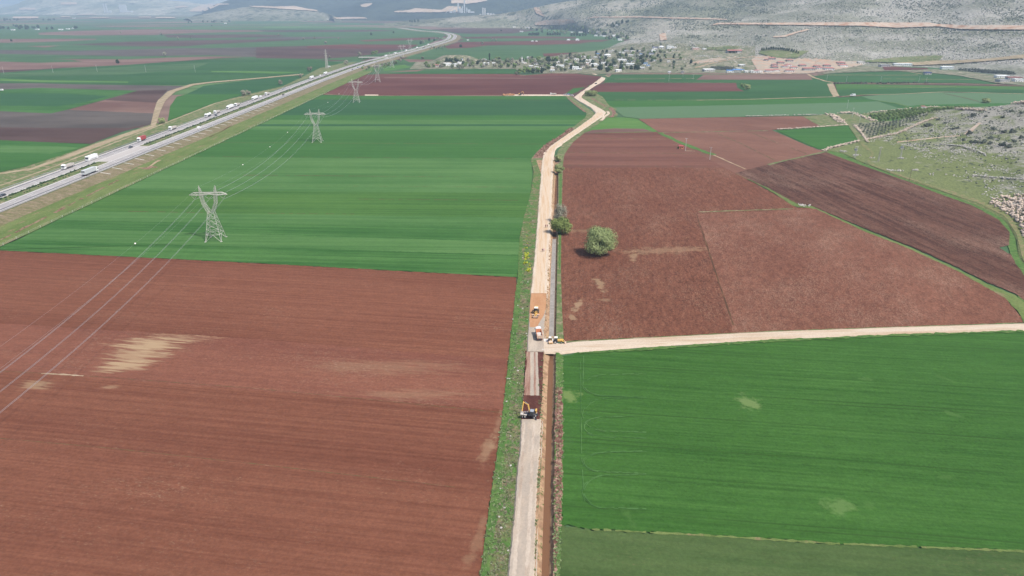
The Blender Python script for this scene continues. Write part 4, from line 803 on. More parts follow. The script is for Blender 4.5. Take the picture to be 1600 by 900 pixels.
PM('tyre', (0.03, 0.03, 0.032), 0.85); PM('rim', (0.35, 0.35, 0.36), 0.4, 0.05, 1, 0.6); PM('machine_yellow', (0.54, 0.32, 0.08), 0.45, 0.12, 2); PM('machine_dark', (0.05, 0.05, 0.055), 0.6); PM('machine_grey', (0.26, 0.27, 0.29), 0.5); PM('dusty_grey', (0.42, 0.38, 0.34), 0.8, 0.15)
PM('tarp_grey', (0.42, 0.43, 0.43), 0.6, 0.06, 1); PM('box_red', (0.30, 0.05, 0.05), 0.5); PM('tan_body', (0.50, 0.36, 0.27), 0.8, 0.12, 1.5); PM('rust_orange', (0.50, 0.20, 0.10), 0.8); PM('car_dark', (0.05, 0.055, 0.065), 0.3); PM('car_silver', (0.45, 0.46, 0.47), 0.3, 0.04, 1, 0.4); PM('car_blue', (0.08, 0.16, 0.35), 0.35); PM('lamp_red', (0.35, 0.03, 0.02), 0.4); PM('lamp_clear', (0.7, 0.7, 0.65), 0.2)
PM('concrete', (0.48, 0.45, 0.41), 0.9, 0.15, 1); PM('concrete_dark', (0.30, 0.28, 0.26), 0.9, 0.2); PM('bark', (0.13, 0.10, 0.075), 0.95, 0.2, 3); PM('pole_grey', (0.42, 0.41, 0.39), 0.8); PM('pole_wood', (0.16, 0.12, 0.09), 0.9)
PM('skin', (0.42, 0.26, 0.19), 0.7); PM('hair', (0.03, 0.022, 0.018), 0.8); PM('cloth_navy', (0.03, 0.035, 0.07), 0.9); PM('cloth_maroon', (0.16, 0.03, 0.05), 0.9); PM('cloth_pink', (0.55, 0.25, 0.35), 0.9); PM('cloth_black', (0.02, 0.02, 0.022), 0.9); PM('cloth_pale', (0.6, 0.58, 0.62), 0.9)
earth_mat('rock_tan', [(0.46, 0.36, 0.28), (0.38, 0.30, 0.24), (0.52, 0.45, 0.38)], scale=0.8, grain=0.15, fine=2, thr=((0.42, 0.58), (0.52, 0.66)))
earth_mat('rock_pale', [(0.40, 0.375, 0.335), (0.33, 0.30, 0.27)], scale=0.8, grain=0.15, fine=2)
leaf_mat('leaf_broad', (0.14, 0.19, 0.05), (0.24, 0.28, 0.10)); leaf_mat('leaf_willow', (0.135, 0.17, 0.062), (0.235, 0.265, 0.12)); leaf_mat('leaf_green', (0.10, 0.15, 0.045), (0.18, 0.23, 0.09)); leaf_mat('leaf_dark', (0.022, 0.040, 0.022), (0.045, 0.068, 0.035)); leaf_mat('leaf_bare', (0.20, 0.19, 0.14), (0.30, 0.28, 0.21)); leaf_mat('leaf_spring', (0.18, 0.22, 0.08), (0.28, 0.30, 0.14)); leaf_mat('leaf_muted', (0.12, 0.14, 0.08), (0.20, 0.21, 0.13)); leaf_mat('leaf_olive', (0.10, 0.115, 0.085), (0.16, 0.175, 0.13)); leaf_mat('leaf_yellow', (0.35, 0.38, 0.03), (0.45, 0.46, 0.06)); leaf_mat('leaf_scrub', (0.075, 0.085, 0.065), (0.12, 0.13, 0.10))
leaf_mat('leaf_weed', (0.13, 0.175, 0.075), (0.21, 0.25, 0.125), 0.2); leaf_mat('leaf_dry', (0.20, 0.18, 0.12), (0.27, 0.24, 0.17), 0.3)
# ================================================================ transmission line
TW = [(-131.5, 60), (-150, 329), (-169, 597), (-190, 859), (-208, 1100), (-228, 1360), (-250, 1640), (-272, 1930)]
def lattice_leg(mb, a0, a1, b0, b1, n, r, axes=True):
    """braced panel between two legs a and b"""
    for i in range(n):
        t0 = i / n; t1 = (i + 1) / n
        p = a0.lerp(a1, t0); q = b0.lerp(b1, t1); p2 = b0.lerp(b1, t0); q2 = a0.lerp(a1, t1)
        mb.tube(p, q, r, 4); mb.tube(p2, q2, r, 4); mb.tube(q2, q, r, 4)
def make_pylon():
    t = empty('transmission_tower', (0, 0, 0)); V3 = Vector
    base, waist, ZW, ZB, ZP = 3.9, 1.5, 14.5, 23.8, 27.6
    lo = MB()
    cn = [(1, 1), (-1, 1), (-1, -1), (1, -1)]
    B = [V3((sx * base, sy * base, 0)) for sx, sy in cn]; W = [V3((sx * waist, sy * waist * .8, ZW)) for sx, sy in cn]
    for k in range(4):
        leg = MB(); leg.tube(B[k], W[k], .13, 4, .11); leg.box((B[k].x, B[k].y, .15), (.9, .9, .5)); leg.build('leg', 'steel', t)
        a0, a1, b0, b1 = B[k], W[k], B[(k + 1) % 4], W[(k + 1) % 4]
        lattice_leg(lo, a0.lerp(a1, .25), a1, b0.lerp(b1, .25), b1, 4, .05)
        m = (a0.lerp(a1, .25) + b0.lerp(b1, .25)) / 2; lo.tube(a0, m, .08, 4); lo.tube(b0, m, .08, 4)
        lo.tube(a0.lerp(a1, .25), b0.lerp(b1, .25), .09, 4)
    lo.build('bracing', 'steel', t)
    for sx in (-1, 1):
        ar = MB(); xo = 3.9 * sx; xi = 2.8 * sx
        o = [V3((waist * sx, .8 * waist * sy, ZW)) for sy in (-1, 1)]; i_ = [V3((.2 * sx, .8 * waist * sy, ZW + .2)) for sy in (-1, 1)]
        oe = [V3((xo + .35 * sx, .55 * sy, ZB)) for sy in (-1, 1)]; ie = [V3((xi, .55 * sy, ZB)) for sy in (-1, 1)]
        km = 3.1 * sx; zk = 19
        ok = [V3((km + .5 * sx, .7 * sy, zk)) for sy in (-1, 1)]; ik = [V3((km - .7 * sx, .7 * sy, zk + .4)) for sy in (-1, 1)]
        for (p, q, r_, s_) in ((o, ok, i_, ik), (ok, oe, ik, ie)):
            for sy in (0, 1): ar.tube(p[sy], q[sy], .085, 4); ar.tube(r_[sy], s_[sy], .085, 4); lattice_leg(ar, p[sy], q[sy], r_[sy], s_[sy], 3, .04)
            lattice_leg(ar, p[0], q[0], p[1], q[1], 3, .035); lattice_leg(ar, r_[0], s_[0], r_[1], s_[1], 3, .04)
        ar.build('window_arm', 'steel', t)
        pk = MB()
        for dx in (-.6, .6):
            for dy in (-.5, .5): pk.tube((3.5 * sx + dx, dy, ZB + .8), (4.1 * sx, 0, ZP), .07, 4)
        for j in range(4):
            z = ZB + 1.2 + j * .75; w = .6 * (1 - j / 5); xx = 3.5 * sx + .6 * sx * j / 5
            for dy in (-w * .8, w * .8): pk.tube((xx - w, dy, z), (xx + w, dy, z + .8), .05, 4); pk.tube((xx + w, dy, z), (xx - w, dy, z + .8), .05, 4)
        pk.build('earth_peak', 'steel', t)
    bm_ = MB(); X = 9.2
    for sy in (-.55, .55):
        bm_.path([(-X, 0, ZB - .35), (-6.8, sy, ZB + .8), (6.8, sy, ZB + .8), (X, 0, ZB - .35)], .12, 4)
        bm_.path([(-X, 0, ZB - .35), (-4.4, sy, ZB - .45), (0, sy, ZB + .1), (4.4, sy, ZB - .45), (X, 0, ZB - .35)], .13, 4)
        n = 16
        for i in range(n):
            x0 = -8 + i; x1 = x0 + 1
            zl = lambda x: ZB - .45 + (0.55 * (1 - abs(x) / 4.4) if abs(x) < 4.4 else 0); zt = lambda x: ZB + .8 if abs(x) < 6.8 else ZB + .8 - (abs(x) - 6.8) * .48
            bm_.tube((x0, sy, zl(x0)) if i % 2 else (x0, sy, zt(x0)), (x1, sy, zt(x1)) if i % 2 else (x1, sy, zl(x1)), .055, 4)
    for x in range(-8, 9, 2): bm_.tube((x, -.5, ZB + .4), (x, .5, ZB + .4), .05, 4)
    bm_.build('crossarm', 'steel', t)
    for x, kx in ((-6.9, 1.6), (0, 2.3), (6.9, 1.6)):
        ins = MB()
        for s in (-1, 1):
            a = V3((x + kx * s, 0, ZB - .4)); b = V3((x, 0, 21.3)); ins.tube(a, b, .05, 5)
            for j in range(7): p = a.lerp(b, .2 + j * .1); q = a.lerp(b, .2 + j * .1 + .04); ins.tube(p, q, .16, 6)
        ins.build('insulator_string', 'insulator', t)
    return t
pyl = make_pylon(); PLab = {1: 'nearest and largest steel lattice pylon, near the lower edge of the big wheat field', 2: 'second steel lattice pylon, in the middle of the big striped wheat field', 3: 'third steel lattice pylon, at the far edge of the big wheat field', 4: 'fourth small steel pylon standing on the far red ploughed field', 5: 'small steel pylon on the bright green plot right of the highway', 6: 'tiny steel pylon beside the far highway hedge', 7: 'tiny farthest steel pylon near the bend of the highway'}
first = True
for i, (x, y) in enumerate(TW):
    if i == 0: continue
    o = pyl if first else copy_tree(pyl); first = False
    o.location = (x, y, 0.1); o.rotation_euler = (0, 0, R(4)); tag(o, PLab[i], 'pylon', 'steel pylons of the power line across the fields')
def attach(i, dx, z): x, y = TW[i]; c = math.cos(R(4)); s = math.sin(R(4)); return Vector((x + dx * c, y + dx * s, z))
def span(mb, a, b, sag, r, n=26):
    pts = [a.lerp(b, k / n) - Vector((0, 0, 4 * sag * (k / n) * (1 - k / n))) for k in range(n + 1)]; mb.path(pts, r, 4); return pts
for dx, nm in ((-6.9, 'left'), (0, 'middle'), (6.9, 'right')):
    t = empty('power_cable', attach(1, dx, 21.3)); tag(t, f'{nm} pair of twin wires sagging from pylon to pylon, hung under the crossarms', 'power cable', 'twin conductor cables of the power line')
    for off in (-.2, .2):
        mb = MB()
        for i in range(len(TW) - 1): span(mb, attach(i, dx + off, 21.2), attach(i + 1, dx + off, 21.2), 8.2, .035 if i < 3 else .05)
        o = mb.build('wire', 'wire', t); o.location = -t.location
for dx, nm, balls in ((-4.1, 'left', ((0, .42), (0, .75), (1, .3), (1, .5), (1, .72), (2, .35), (2, .62))), (4.1, 'right', ((1, .15),))):
    t = empty('earth_wire', attach(1, dx, 27.6)); tag(t, f'thin earth wire strung over the {nm} peaks of the pylons' + (' with small white marker balls' if nm == 'left' else ''), 'earth wire', 'earth wires of the power line')
    mb = MB(); P_ = []
    for i in range(len(TW) - 1): P_.append(span(mb, attach(i, dx, 27.6), attach(i + 1, dx, 27.6), 6.0, .018))
    o = mb.build('wire', 'wire', t); o.location = -t.location
    if nm == 'left':
        for (i, u) in balls: q = MB(); q.blob(P_[i][int(u * 26)], .32, 2, 0); o = q.build('marker_ball', 'marker_white', t, True); o.location = -t.location
# tall lattice mast left of the highway, and far small ones
def lattice_mast(name, H_, w, arms, loc, label, group=None, mat='steel'):
    t = empty(name, loc); tag(t, label, 'pylon' if H_ > 16 else 'pole', group)
    m_ = MB(); cn = [(1, 1), (-1, 1), (-1, -1), (1, -1)]; B = [Vector((a * w, b * w, 0)) for a, b in cn]; T = [Vector((a * w * .15, b * w * .15, H_)) for a, b in cn]
    for k in range(4): m_.tube(B[k], T[k], .05 * w + .05, 4); lattice_leg(m_, B[k], T[k], B[(k + 1) % 4], T[(k + 1) % 4], max(6, int(H_ / 2)), .03 * w + .02)
    m_.build('mast', mat, t)
    for z, L_ in arms:
        a = MB(); a.path([(-L_, 0, z), (0, 0, z + .08 * L_ + .1), (L_, 0, z)], .09, 4); a.path([(-L_, 0, z), (L_, 0, z)], .09, 4)
        for s in (-1, 1): a.tube((s * L_ * .95, 0, z), (s * L_ * .95, 0, z - .9), .07, 5)
        a.build('crossarm', mat, t)
    return t
p = G(511, 107); lattice_mast('transmission_tower', 34, 2.6, ((31, 3.2), (27, 4), (23, 3.4)), p, 'tall slim lattice pylon standing left of the highway trucks', None)
for (x, y, h) in ((1336, 246.5, 9), (1372.5, 252, 11), (1407, 247, 11)):
    p = P(x, y); lab = {1336: 'dark lattice pole nearest the stone wall at the green triangle field', 1372.5: 'pale lattice pole beside the bend of the earth track', 1407: 'grey lattice pole with a transformer, right one on the grassy slope'}[x]
    t = lattice_mast('lattice_pole', h, .45, ((h - .5, 1.4),), p, lab, 'lattice poles on the grassy slope')
    if x != 1372.5: q = MB(); q.box((0, .8, h - 2.6), (1.8, 1.3, 1.2)); q.box((0, .8, h - 3.4), (2.4, 1.7, .15)); q.build('transformer', 'machine_grey', t)
def pole(x, y, h, label, group, mat='pole_grey', arm=1.0):
    p = P(x, y); t = empty('utility_pole', p, R(random.uniform(-20, 20))); tag(t, label, 'pole', group); m_ = MB(); r = .13 if p.y < 500 else .17
    m_.tube((0, 0, -.2), (0, 0, h), r, 6, r * .7); m_.build('post', mat, t); a = MB(); a.box((0, 0, h - .3), (2 * arm, .12, .12))
    for s in (-.9, 0, .9): a.tube((s * arm, 0, h - .25), (s * arm, 0, h + .05), .06, 5)
    a.build('crossarm', mat, t)
for q in ((1071, 236, 10.5, 'pale pole on the brown field beside the small red hut'), (1109, 250, 10, 'pale pole standing right of the green strip between brown fields'), (1420.5, 284, 9, 'dark wooden pole on the edge of the dark ploughed field')):
    pole(*q[:4], 'field poles', 'pole_wood' if q[0] > 1400 else 'pole_grey')
for x, y, h in ((1323.5, 170, 10), (1331.5, 183.5, 10), (1343, 191, 8), (1322, 130, 10), (1291.6, 127, 10), (1376, 129, 9), (1435.5, 128.5, 9), (1447, 130, 9), (1045, 127, 12), (1067, 120, 11), (1083, 124, 8)):
    pole(x, y, h, 'thin dark pole standing among the green plots below the red roofed houses', 'thin poles among the far green plots')
for x, y in ((6, 115), (83, 114), (152, 112.5), (228, 113), (305, 113)): pole(x, y, 12, 'thin pale pole in the far left green field', 'thin poles in a row across the far left green field')
# ================================================================ trees and plants
def leaf_crown(n, rx, ry, rz, leaf, lobes=9, zc=0.0, flat=0.0, seed=1, hole=0.35, shape='round'):
    rr = random.Random(seed); V = []; Fc = []
    C_ = []
    for k in range(lobes):
        a = k * 2.399 + rr.uniform(-.4, .4); u = rr.uniform(-.75, .95) if shape == 'round' else rr.uniform(-.95, .95)
        s = math.sqrt(max(0, 1 - u * u)) * rr.uniform(.35, .72)
        if shape == 'cone': s = .55 * (1 - (u + 1) / 2) + .05
        if shape == 'column': s = .25
        C_.append((math.cos(a) * s * rx, math.sin(a) * s * ry, u * .68 * rz + zc, rr.uniform(.32, .55)))
    for i in range(n):
        c = C_[rr.randrange(lobes)]; th = rr.uniform(0, 6.283); u = rr.uniform(-1, 1); s = math.sqrt(1 - u * u); d = rr.uniform(.72, 1.0) if rr.random() < .8 else rr.uniform(.2, .8)
        k = c[3]; lim = 1.0
        if shape == 'cone': k *= .9 * (1.15 - (c[2] - zc + rz) / (2 * rz))
        p = Vector((c[0] + math.cos(th) * s * d * k * rx, c[1] + math.sin(th) * s * d * k * ry, c[2] + u * d * k * rz * (.9 if shape == 'round' else .6)))
        nrm = Vector((math.cos(th) * s + rr.uniform(-.5, .5), math.sin(th) * s + rr.uniform(-.5, .5), u + .35 + rr.uniform(-.5, .5))).normalized()
        q = nrm.to_track_quat('Z', 'Y'); w = leaf * rr.uniform(.6, 1.3); h = w * rr.uniform(.5, .9); r0 = rr.uniform(0, 6.28)
        o = len(V)
        for (a, b) in ((-w, -h * .3), (0, -h), (w, h * .2), (0, h)):
            x = a * math.cos(r0) - b * math.sin(r0); y = a * math.sin(r0) + b * math.cos(r0); V.append(tuple(p + q @ Vector((x, y, 0))))
        Fc.append((o, o + 1, o + 2, o + 3))
    return V, Fc
def trunk_mb(h, r, limbs, spread, seed=1, lean=0.0):
    rr = random.Random(seed); m_ = MB(); top = Vector((lean, 0, h)); pts = [Vector((0, 0, -.3)), Vector((rr.uniform(-.1, .1), rr.uniform(-.1, .1), h * .5)), top]
    m_.tube(pts[0], pts[1], r, 7, r * .75); m_.tube(pts[1], pts[2], r * .75, 7, r * .5)
    for k in range(limbs):
        a = k * 2.4 + rr.uniform(-.3, .3); z = rr.uniform(.45, 1) * h; b = Vector((lean * z / h, 0, z)); e = b + Vector((math.cos(a) * spread * rr.uniform(.6, 1), math.sin(a) * spread * rr.uniform(.6, 1), spread * rr.uniform(.5, 1.2)))
        mid = b.lerp(e, .5) + Vector((0, 0, .15 * spread)); m_.tube(b, mid, r * .4, 5, r * .25); m_.tube(mid, e, r * .25, 4, r * .08)
        for j in range(2): f = e + Vector((rr.uniform(-1, 1), rr.uniform(-1, 1), rr.uniform(.2, 1))) * spread * .5; m_.tube(mid.lerp(e, .5), f, r * .12, 3, r * .04)
    return m_
def make_tree(name, kind, seed, **k):
    t = empty(name, (0, 0, 0))
    d = dict(n=900, rx=3, ry=3, rz=3, leaf=.35, lobes=9, zc=4, th=3, tr=.22, limbs=5, spread=1.6, mat='leaf_green', shape='round'); d.update(k)
    trunk_mb(d['th'], d['tr'], d['limbs'], d['spread'], seed).build('trunk', 'bark', t)
    V, Fc = leaf_crown(d['n'], d['rx'], d['ry'], d['rz'], d['leaf'], d['lobes'], d['zc'], 0, seed, shape=d['shape']); o = mesh_obj('crown', V, Fc, d['mat'], t); KIDS.setdefault(t.name, []).append(o)
    return t
# the lone round tree and the trees by the ditch: modelled one by one
def big_tree(name, px, py, label, cat='tree', **k):
    t = make_tree(name, '', k.pop('seed', 3), **k); p = P(px, py); t.location = (p.x, p.y, p.z + .1); tag(t, label, cat); return t
big_tree('round_tree', 936, 399, 'large round grey green tree standing alone on the brown ploughed field', n=24000, rx=8.2, ry=8.0, rz=6.7, leaf=.26, lobes=30, zc=7.2, th=5, tr=.55, limbs=9, spread=4, mat='leaf_willow', seed=5)
big_tree('broad_tree', 877, 366, 'wide fresh green tree overhanging the ditch beside the tan road', n=9000, rx=6.4, ry=5, rz=4.6, leaf=.28, lobes=26, zc=4.8, th=3.5, tr=.35, limbs=9, spread=3.2, mat='leaf_broad', seed=8)
big_tree('broad_tree', 874, 349, 'sparse grey green half bare tree just behind the wide green one', n=3600, rx=4.8, ry=4.5, rz=5.2, leaf=.22, lobes=22, zc=6.2, th=5, tr=.3, limbs=12, spread=3.6, mat='leaf_bare', seed=9)
big_tree('willow_shrub', 872.5, 271, 'larger yellow green bush by the ditch at the bend of the tan road', 'bush', n=3500, rx=4.0, ry=3.4, rz=3.4, leaf=.28, lobes=16, zc=3.2, th=2, tr=.2, limbs=6, spread=1.6, mat='leaf_spring', seed=11)
big_tree('willow_shrub', 871.5, 252.5, 'smaller yellow green bush above it by the bend of the tan road', 'bush', n=2200, rx=3.2, ry=2.8, rz=2.7, leaf=.28, lobes=12, zc=2.6, th=1.6, tr=.18, limbs=6, spread=1.3, mat='leaf_spring', seed=12)
big_tree('willow_shrub', 923, 150.5, 'wide olive brown willow clump right of the far corner of the tan road', 'bush', n=2600, rx=9, ry=6, rz=4.2, leaf=.55, lobes=20, zc=4, th=2, tr=.4, limbs=8, spread=3, mat='leaf_spring', seed=13)
big_tree('willow_shrub', 253, 193.5, 'greyish green bush where the pale track meets the highway verge', 'bush', n=1600, rx=4, ry=3.6, rz=3.6, leaf=.4, lobes=14, zc=3.2, th=2, tr=.2, limbs=6, spread=1.6, mat='leaf_spring', seed=14)
big_tree('bare_tree', 381, 151, 'left one of two bare brown trees beside the highway trucks', n=1500, rx=4.2, ry=4, rz=4, leaf=.35, lobes=16, zc=4.6, th=3, tr=.3, limbs=9, spread=2.6, mat='leaf_bare', seed=15)
big_tree('bare_tree', 388.5, 149.5, 'right one of two bare brown trees beside the highway trucks', n=1400, rx=4, ry=4, rz=3.8, leaf=.35, lobes=16, zc=4.4, th=3, tr=.3, limbs=9, spread=2.6, mat='leaf_bare', seed=16)
big_tree('bare_tree', 438, 133, 'small bare brown tree left of the highway, before the green field', n=1000, rx=3.8, ry=3.6, rz=3.8, leaf=.4, lobes=12, zc=4, th=3, tr=.3, limbs=8, spread=2.2, mat='leaf_bare', seed=17)
big_tree('bare_tree', 484.5, 112, 'rounded brown tree on the far green field left of the tall slim pylon', n=1500, rx=5.2, ry=5, rz=5, leaf=.5, lobes=14, zc=5, th=3.5, tr=.35, limbs=8, spread=2.6, mat='leaf_bare', seed=18)
big_tree('bare_tree', 541, 101, 'brown bare tree right of the tall slim pylon, beside the highway bank', n=1300, rx=5, ry=5, rz=4.6, leaf=.5, lobes=14, zc=4.8, th=3.5, tr=.35, limbs=8, spread=2.6, mat='leaf_bare', seed=19)
big_tree('shade_tree', 1160.5, 138, 'dark green tree at the tip of the long red field', n=1000, rx=4, ry=4, rz=4, leaf=.5, lobes=10, zc=4.2, th=3, tr=.3, limbs=6, spread=2, mat='leaf_green', seed=20)
big_tree('shade_tree', 1167.5, 141, 'pale yellow green tree beside the dark one at the tip of the long red field', n=1300, rx=4.6, ry=4.4, rz=4.4, leaf=.5, lobes=12, zc=4.6, th=3, tr=.3, limbs=6, spread=2, mat='leaf_spring', seed=21)
big_tree('willow_shrub', 1540, 161, 'spreading olive bush alone on the blue green plot', 'bush', n=1300, rx=5.6, ry=5, rz=3, leaf=.5, lobes=14, zc=2.8, th=1.6, tr=.25, limbs=7, spread=2, mat='leaf_spring', seed=22)
PT = {
    'dark': make_tree('dark_tree', '', 31, n=520, rx=4.2, ry=4.2, rz=4.6, leaf=.9, lobes=10, zc=5, mat='leaf_dark'),
    'green': make_tree('leafy_tree', '', 32, n=520, rx=4.2, ry=4.2, rz=4, leaf=.85, lobes=12, zc=4.8, mat='leaf_green'),
    'bare': make_tree('bare_tree', '', 33, n=520, rx=4.2, ry=4, rz=4.2, leaf=.6, lobes=14, zc=4.6, limbs=9, spread=2.8, mat='leaf_bare'),
    'spring': make_tree('spring_tree', '', 34, n=500, rx=4.2, ry=4, rz=4, leaf=.7, lobes=14, zc=4.6, mat='leaf_muted'),
    'cypress': make_tree('cypress_tree', '', 35, n=500, rx=1.5, ry=1.5, rz=7, leaf=.6, lobes=14, zc=7.4, th=3, tr=.2, limbs=0, mat='leaf_dark', shape='column'),
    'pine': make_tree('pine_tree', '', 36, n=560, rx=3.8, ry=3.8, rz=5, leaf=.7, lobes=14, zc=5.6, th=3, tr=.25, limbs=2, mat='leaf_dark', shape='cone'),
    'bush': make_tree('scrub_bush', '', 37, n=260, rx=2.2, ry=2.2, rz=1.5, leaf=.45, lobes=8, zc=1.2, th=.6, tr=.1, limbs=3, spread=.8, mat='leaf_scrub'),
    'olive': make_tree('olive_tree', '', 38, n=150, rx=1.7, ry=1.7, rz=1.6, leaf=.45, lobes=7, zc=2.2, th=1.2, tr=.12, limbs=3, spread=.8, mat='leaf_olive'),
    'citrus': make_tree('orchard_tree', '', 39, n=170, rx=2.1, ry=2.1, rz=2.1, leaf=.55, lobes=7, zc=2.4, th=1.2, tr=.12, limbs=3, spread=.8, mat='leaf_green'),
}
USED = set(); TN = [0]
KINDW = {'dark': 'dark green', 'green': 'leafy green', 'bare': 'bare brown', 'spring': 'pale yellow green', 'cypress': 'tall narrow dark', 'pine': 'dark pointed', 'bush': 'dark scrubby', 'olive': 'small grey green', 'citrus': 'small dark green'}
def put(kind, px, py, s, label, group, cat=None, p=None):
    p = p or P(px, py); src = PT[kind]
    if kind in USED: o = copy_tree(src)
    else: o = src; USED.add(kind)
    k = s * random.uniform(.88, 1.12); o.scale = (k * random.uniform(.9, 1.12), k * random.uniform(.9, 1.12), k * random.uniform(.9, 1.1)); o.rotation_euler = (0, 0, random.uniform(0, 6.28)); o.location = (p.x, p.y, p.z - .1)
    tag(o, label, cat or ('bush' if kind == 'bush' else 'tree'), group); TN[0] += 1; return o
def grove(kinds, poly, n, s, where, group):
    """n single trees scattered in a pixel outline"""
    x0 = min(a for a, b in poly); x1 = max(a for a, b in poly); y0 = min(b for a, b in poly); y1 = max(b for a, b in poly); c = 0; g = 0
    while c < n and g < 9000:
        g += 1; x = random.uniform(x0, x1); y = random.uniform(y0, y1); ins = False; j = len(poly) - 1
        for i in range(len(poly)):
            if (poly[i][1] > y) != (poly[j][1] > y) and x < (poly[j][0] - poly[i][0]) * (y - poly[i][1]) / (poly[j][1] - poly[i][1]) + poly[i][0]: ins = not ins
            j = i
        if not ins: continue
        k = random.choice(kinds); put(k, x, y, s * random.uniform(.75, 1.2), f'{KINDW[k]} tree {where}', f'{KINDW[k]} trees {group}'); c += 1
# village trees placed where the photo shows them
for k, x, y, s, lab in [('cypress', 765, 98, 1.25, 'tall narrow cypress between the white houses of the village'), ('dark', 724, 101.5, .9, 'dark tree in front of the mound, right of the blue roof'), ('dark', 746, 101, 1.0, 'dark tree left of the white houses before the cypress'), ('dark', 780, 98, 1.2, 'dark spreading tree right of the tall narrow cypress'), ('green', 666, 103.5, 1.1, 'dark green tree at the left end of the village, before the red roof'),
                        ('bare', 719, 109, 1.0, 'bare tree standing alone in front of the village houses below the mound'), ('green', 842, 98, 1.5, 'broad green tree in the village behind the dark grove'), ('dark', 857, 97.5, 1.3, 'dark tree right of the broad green tree in the village'), ('green', 864, 97, 1.2, 'green tree at the end of the village row behind'), ('dark', 891, 89.5, 1.2, 'dark round tree on the upper edge of the village, alone'),
                        ('pine', 896, 101, 1.0, 'dark pointed tree beside the village lane'), ('dark', 911, 102, 1.1, 'dark tree left of the pinkish white house'), ('cypress', 922, 93, .7, 'narrow cypress above the pinkish white house'), ('pine', 947, 106, 1.25, 'tall dark pine right of the white houses'), ('dark', 938.5, 110, 1.2, 'dark tree near the junction, left of the tall pine'), ('dark', 949, 113, 1.1, 'dark tree at the foot of the tall pine'),
                        ('dark', 948, 84, 1.0, 'dark tree on the upper slope of the village, right of a pair'), ('dark', 941.5, 83, .9, 'dark tree on the upper slope of the village, left of a pair'), ('dark', 968, 91, 1.2, 'dark tree above the long white house'), ('dark', 996, 82, .9, 'dark tree at the upper right of the village'), ('dark', 976, 81, .9, 'dark tree on the top slope between village houses'), ('cypress', 855, 105, .7, 'short cypress behind the dark grove at the field edge'),
                        ('green', 996, 100, 1.0, 'green tree right of the village house with a blue awning'), ('bare', 627, 92, .9, 'bare round shrub beside the far highway')]:
    put(k, x, y, s, lab, None)
for x in (812, 819, 826, 833, 840, 847): put(random.choice(['dark', 'dark', 'green']), x, 115.5 - (x - 812) * .03, 1.15, 'dark green tree in the grove between the red field and the village', 'trees of the dark grove at the red field')
put('spring', 807, 117.5, .8, 'pale bush at the left end of the dark grove', None)
for x in (698, 703, 707, 712, 716, 720): put('dark', x, 97 - .2 * abs(x - 709) * .2, .85, 'dark tree growing in a row along the foot of the mound', 'dark trees on the mound')
for x0, x1, y in ((827, 841, 55.6), (856, 875, 55.4), (893, 915, 56.4)):
    for j in range(6): put('dark', x0 + (x1 - x0) * j / 5, y, 1.2, 'dark tree in one of three far blocks of woodland on the plain', 'dark trees of the three far woodland blocks')
W_ = 'among the white houses of the village'
grove(['green', 'spring', 'bare', 'spring', 'bare'], [(655, 100), (690, 99), (740, 96), (800, 95), (815, 96), (812, 107), (740, 107), (660, 107)], 60, .95, 'in the left part of the village', 'in the left part of the village')
grove(['green', 'spring', 'bare', 'spring', 'dark'], [(810, 95), (850, 92), (900, 88), (935, 79.5), (1000, 78), (1010, 95), (1000, 110), (930, 112), (820, 112)], 175, .95, W_, W_)
grove(['dark', 'spring', 'green', 'bush'], [(1000, 78), (1045, 78), (1090, 100), (1085, 111), (1000, 112)], 55, .75, 'on the slope between the village and the hall', 'on the slope east of the village')
grove(['dark', 'green', 'bare', 'spring'], [(830, 46), (900, 43), (960, 50), (985, 58), (980, 66), (925, 58), (830, 50)], 90, 1.2, 'around the far second village', 'around the far second village')
grove(['bare', 'dark'], [(800, 44), (830, 43), (835, 48), (800, 48)], 8, 1.0, 'at the left end of the far second village', 'at the left end of the far second village')
grove(['dark'], [(946, 41), (962, 36), (985, 34), (975, 39), (955, 45)], 14, 1.1, 'up on the grey hillside above the far second village', 'on the grey hillside')
grove(['spring', 'green', 'bare'], [(600, 102), (560, 108), (568, 112), (606, 105), (632, 98), (625, 96)], 16, .8, 'in the hedge along the right side of the highway', 'in the hedge along the highway')
grove(['bare', 'spring'], [(660, 76), (695, 72), (697, 76), (665, 79)], 12, .8, 'in the hedge below the highway bend', 'in the hedge below the highway bend')
grove(['bare', 'dark'], [(650, 66), (690, 60), (694, 63), (655, 70)], 9, .9, 'left of the highway just before its bend', 'left of the highway bend')
grove(['dark'], [(0, 45), (20, 41), (66, 43), (82, 44), (82, 46), (0, 47)], 26, 1.5, 'in the far dark wood at the left edge', 'of the far dark wood at the left edge')
grove(['dark'], [(5, 31), (30, 31), (30, 33), (5, 33)], 10, 1.5, 'in the farthest wood below the left mountain', 'of the farthest wood at left')
grove(['dark'], [(66, 31.5), (86, 31.5), (86, 33), (66, 33)], 6, 1.5, 'in the small wood right of the farthest one', 'of the small farthest wood')
grove(['dark'], [(116, 43), (125, 43), (125, 45.5), (116, 45.5)], 5, 1.4, 'at the right end of the far farmstead', 'at the right end of the far farmstead')
grove(['dark'], [(294, 34), (360, 33), (360, 36), (294, 36)], 14, 1.3, 'in the far hamlet below the pale quarry', 'of the far hamlet below the quarry')
grove(['dark'], [(632, 34), (654, 34), (654, 35), (632, 35)], 6, 1.3, 'in the short dark row far beyond the highway bend', 'of the short row beyond the highway')
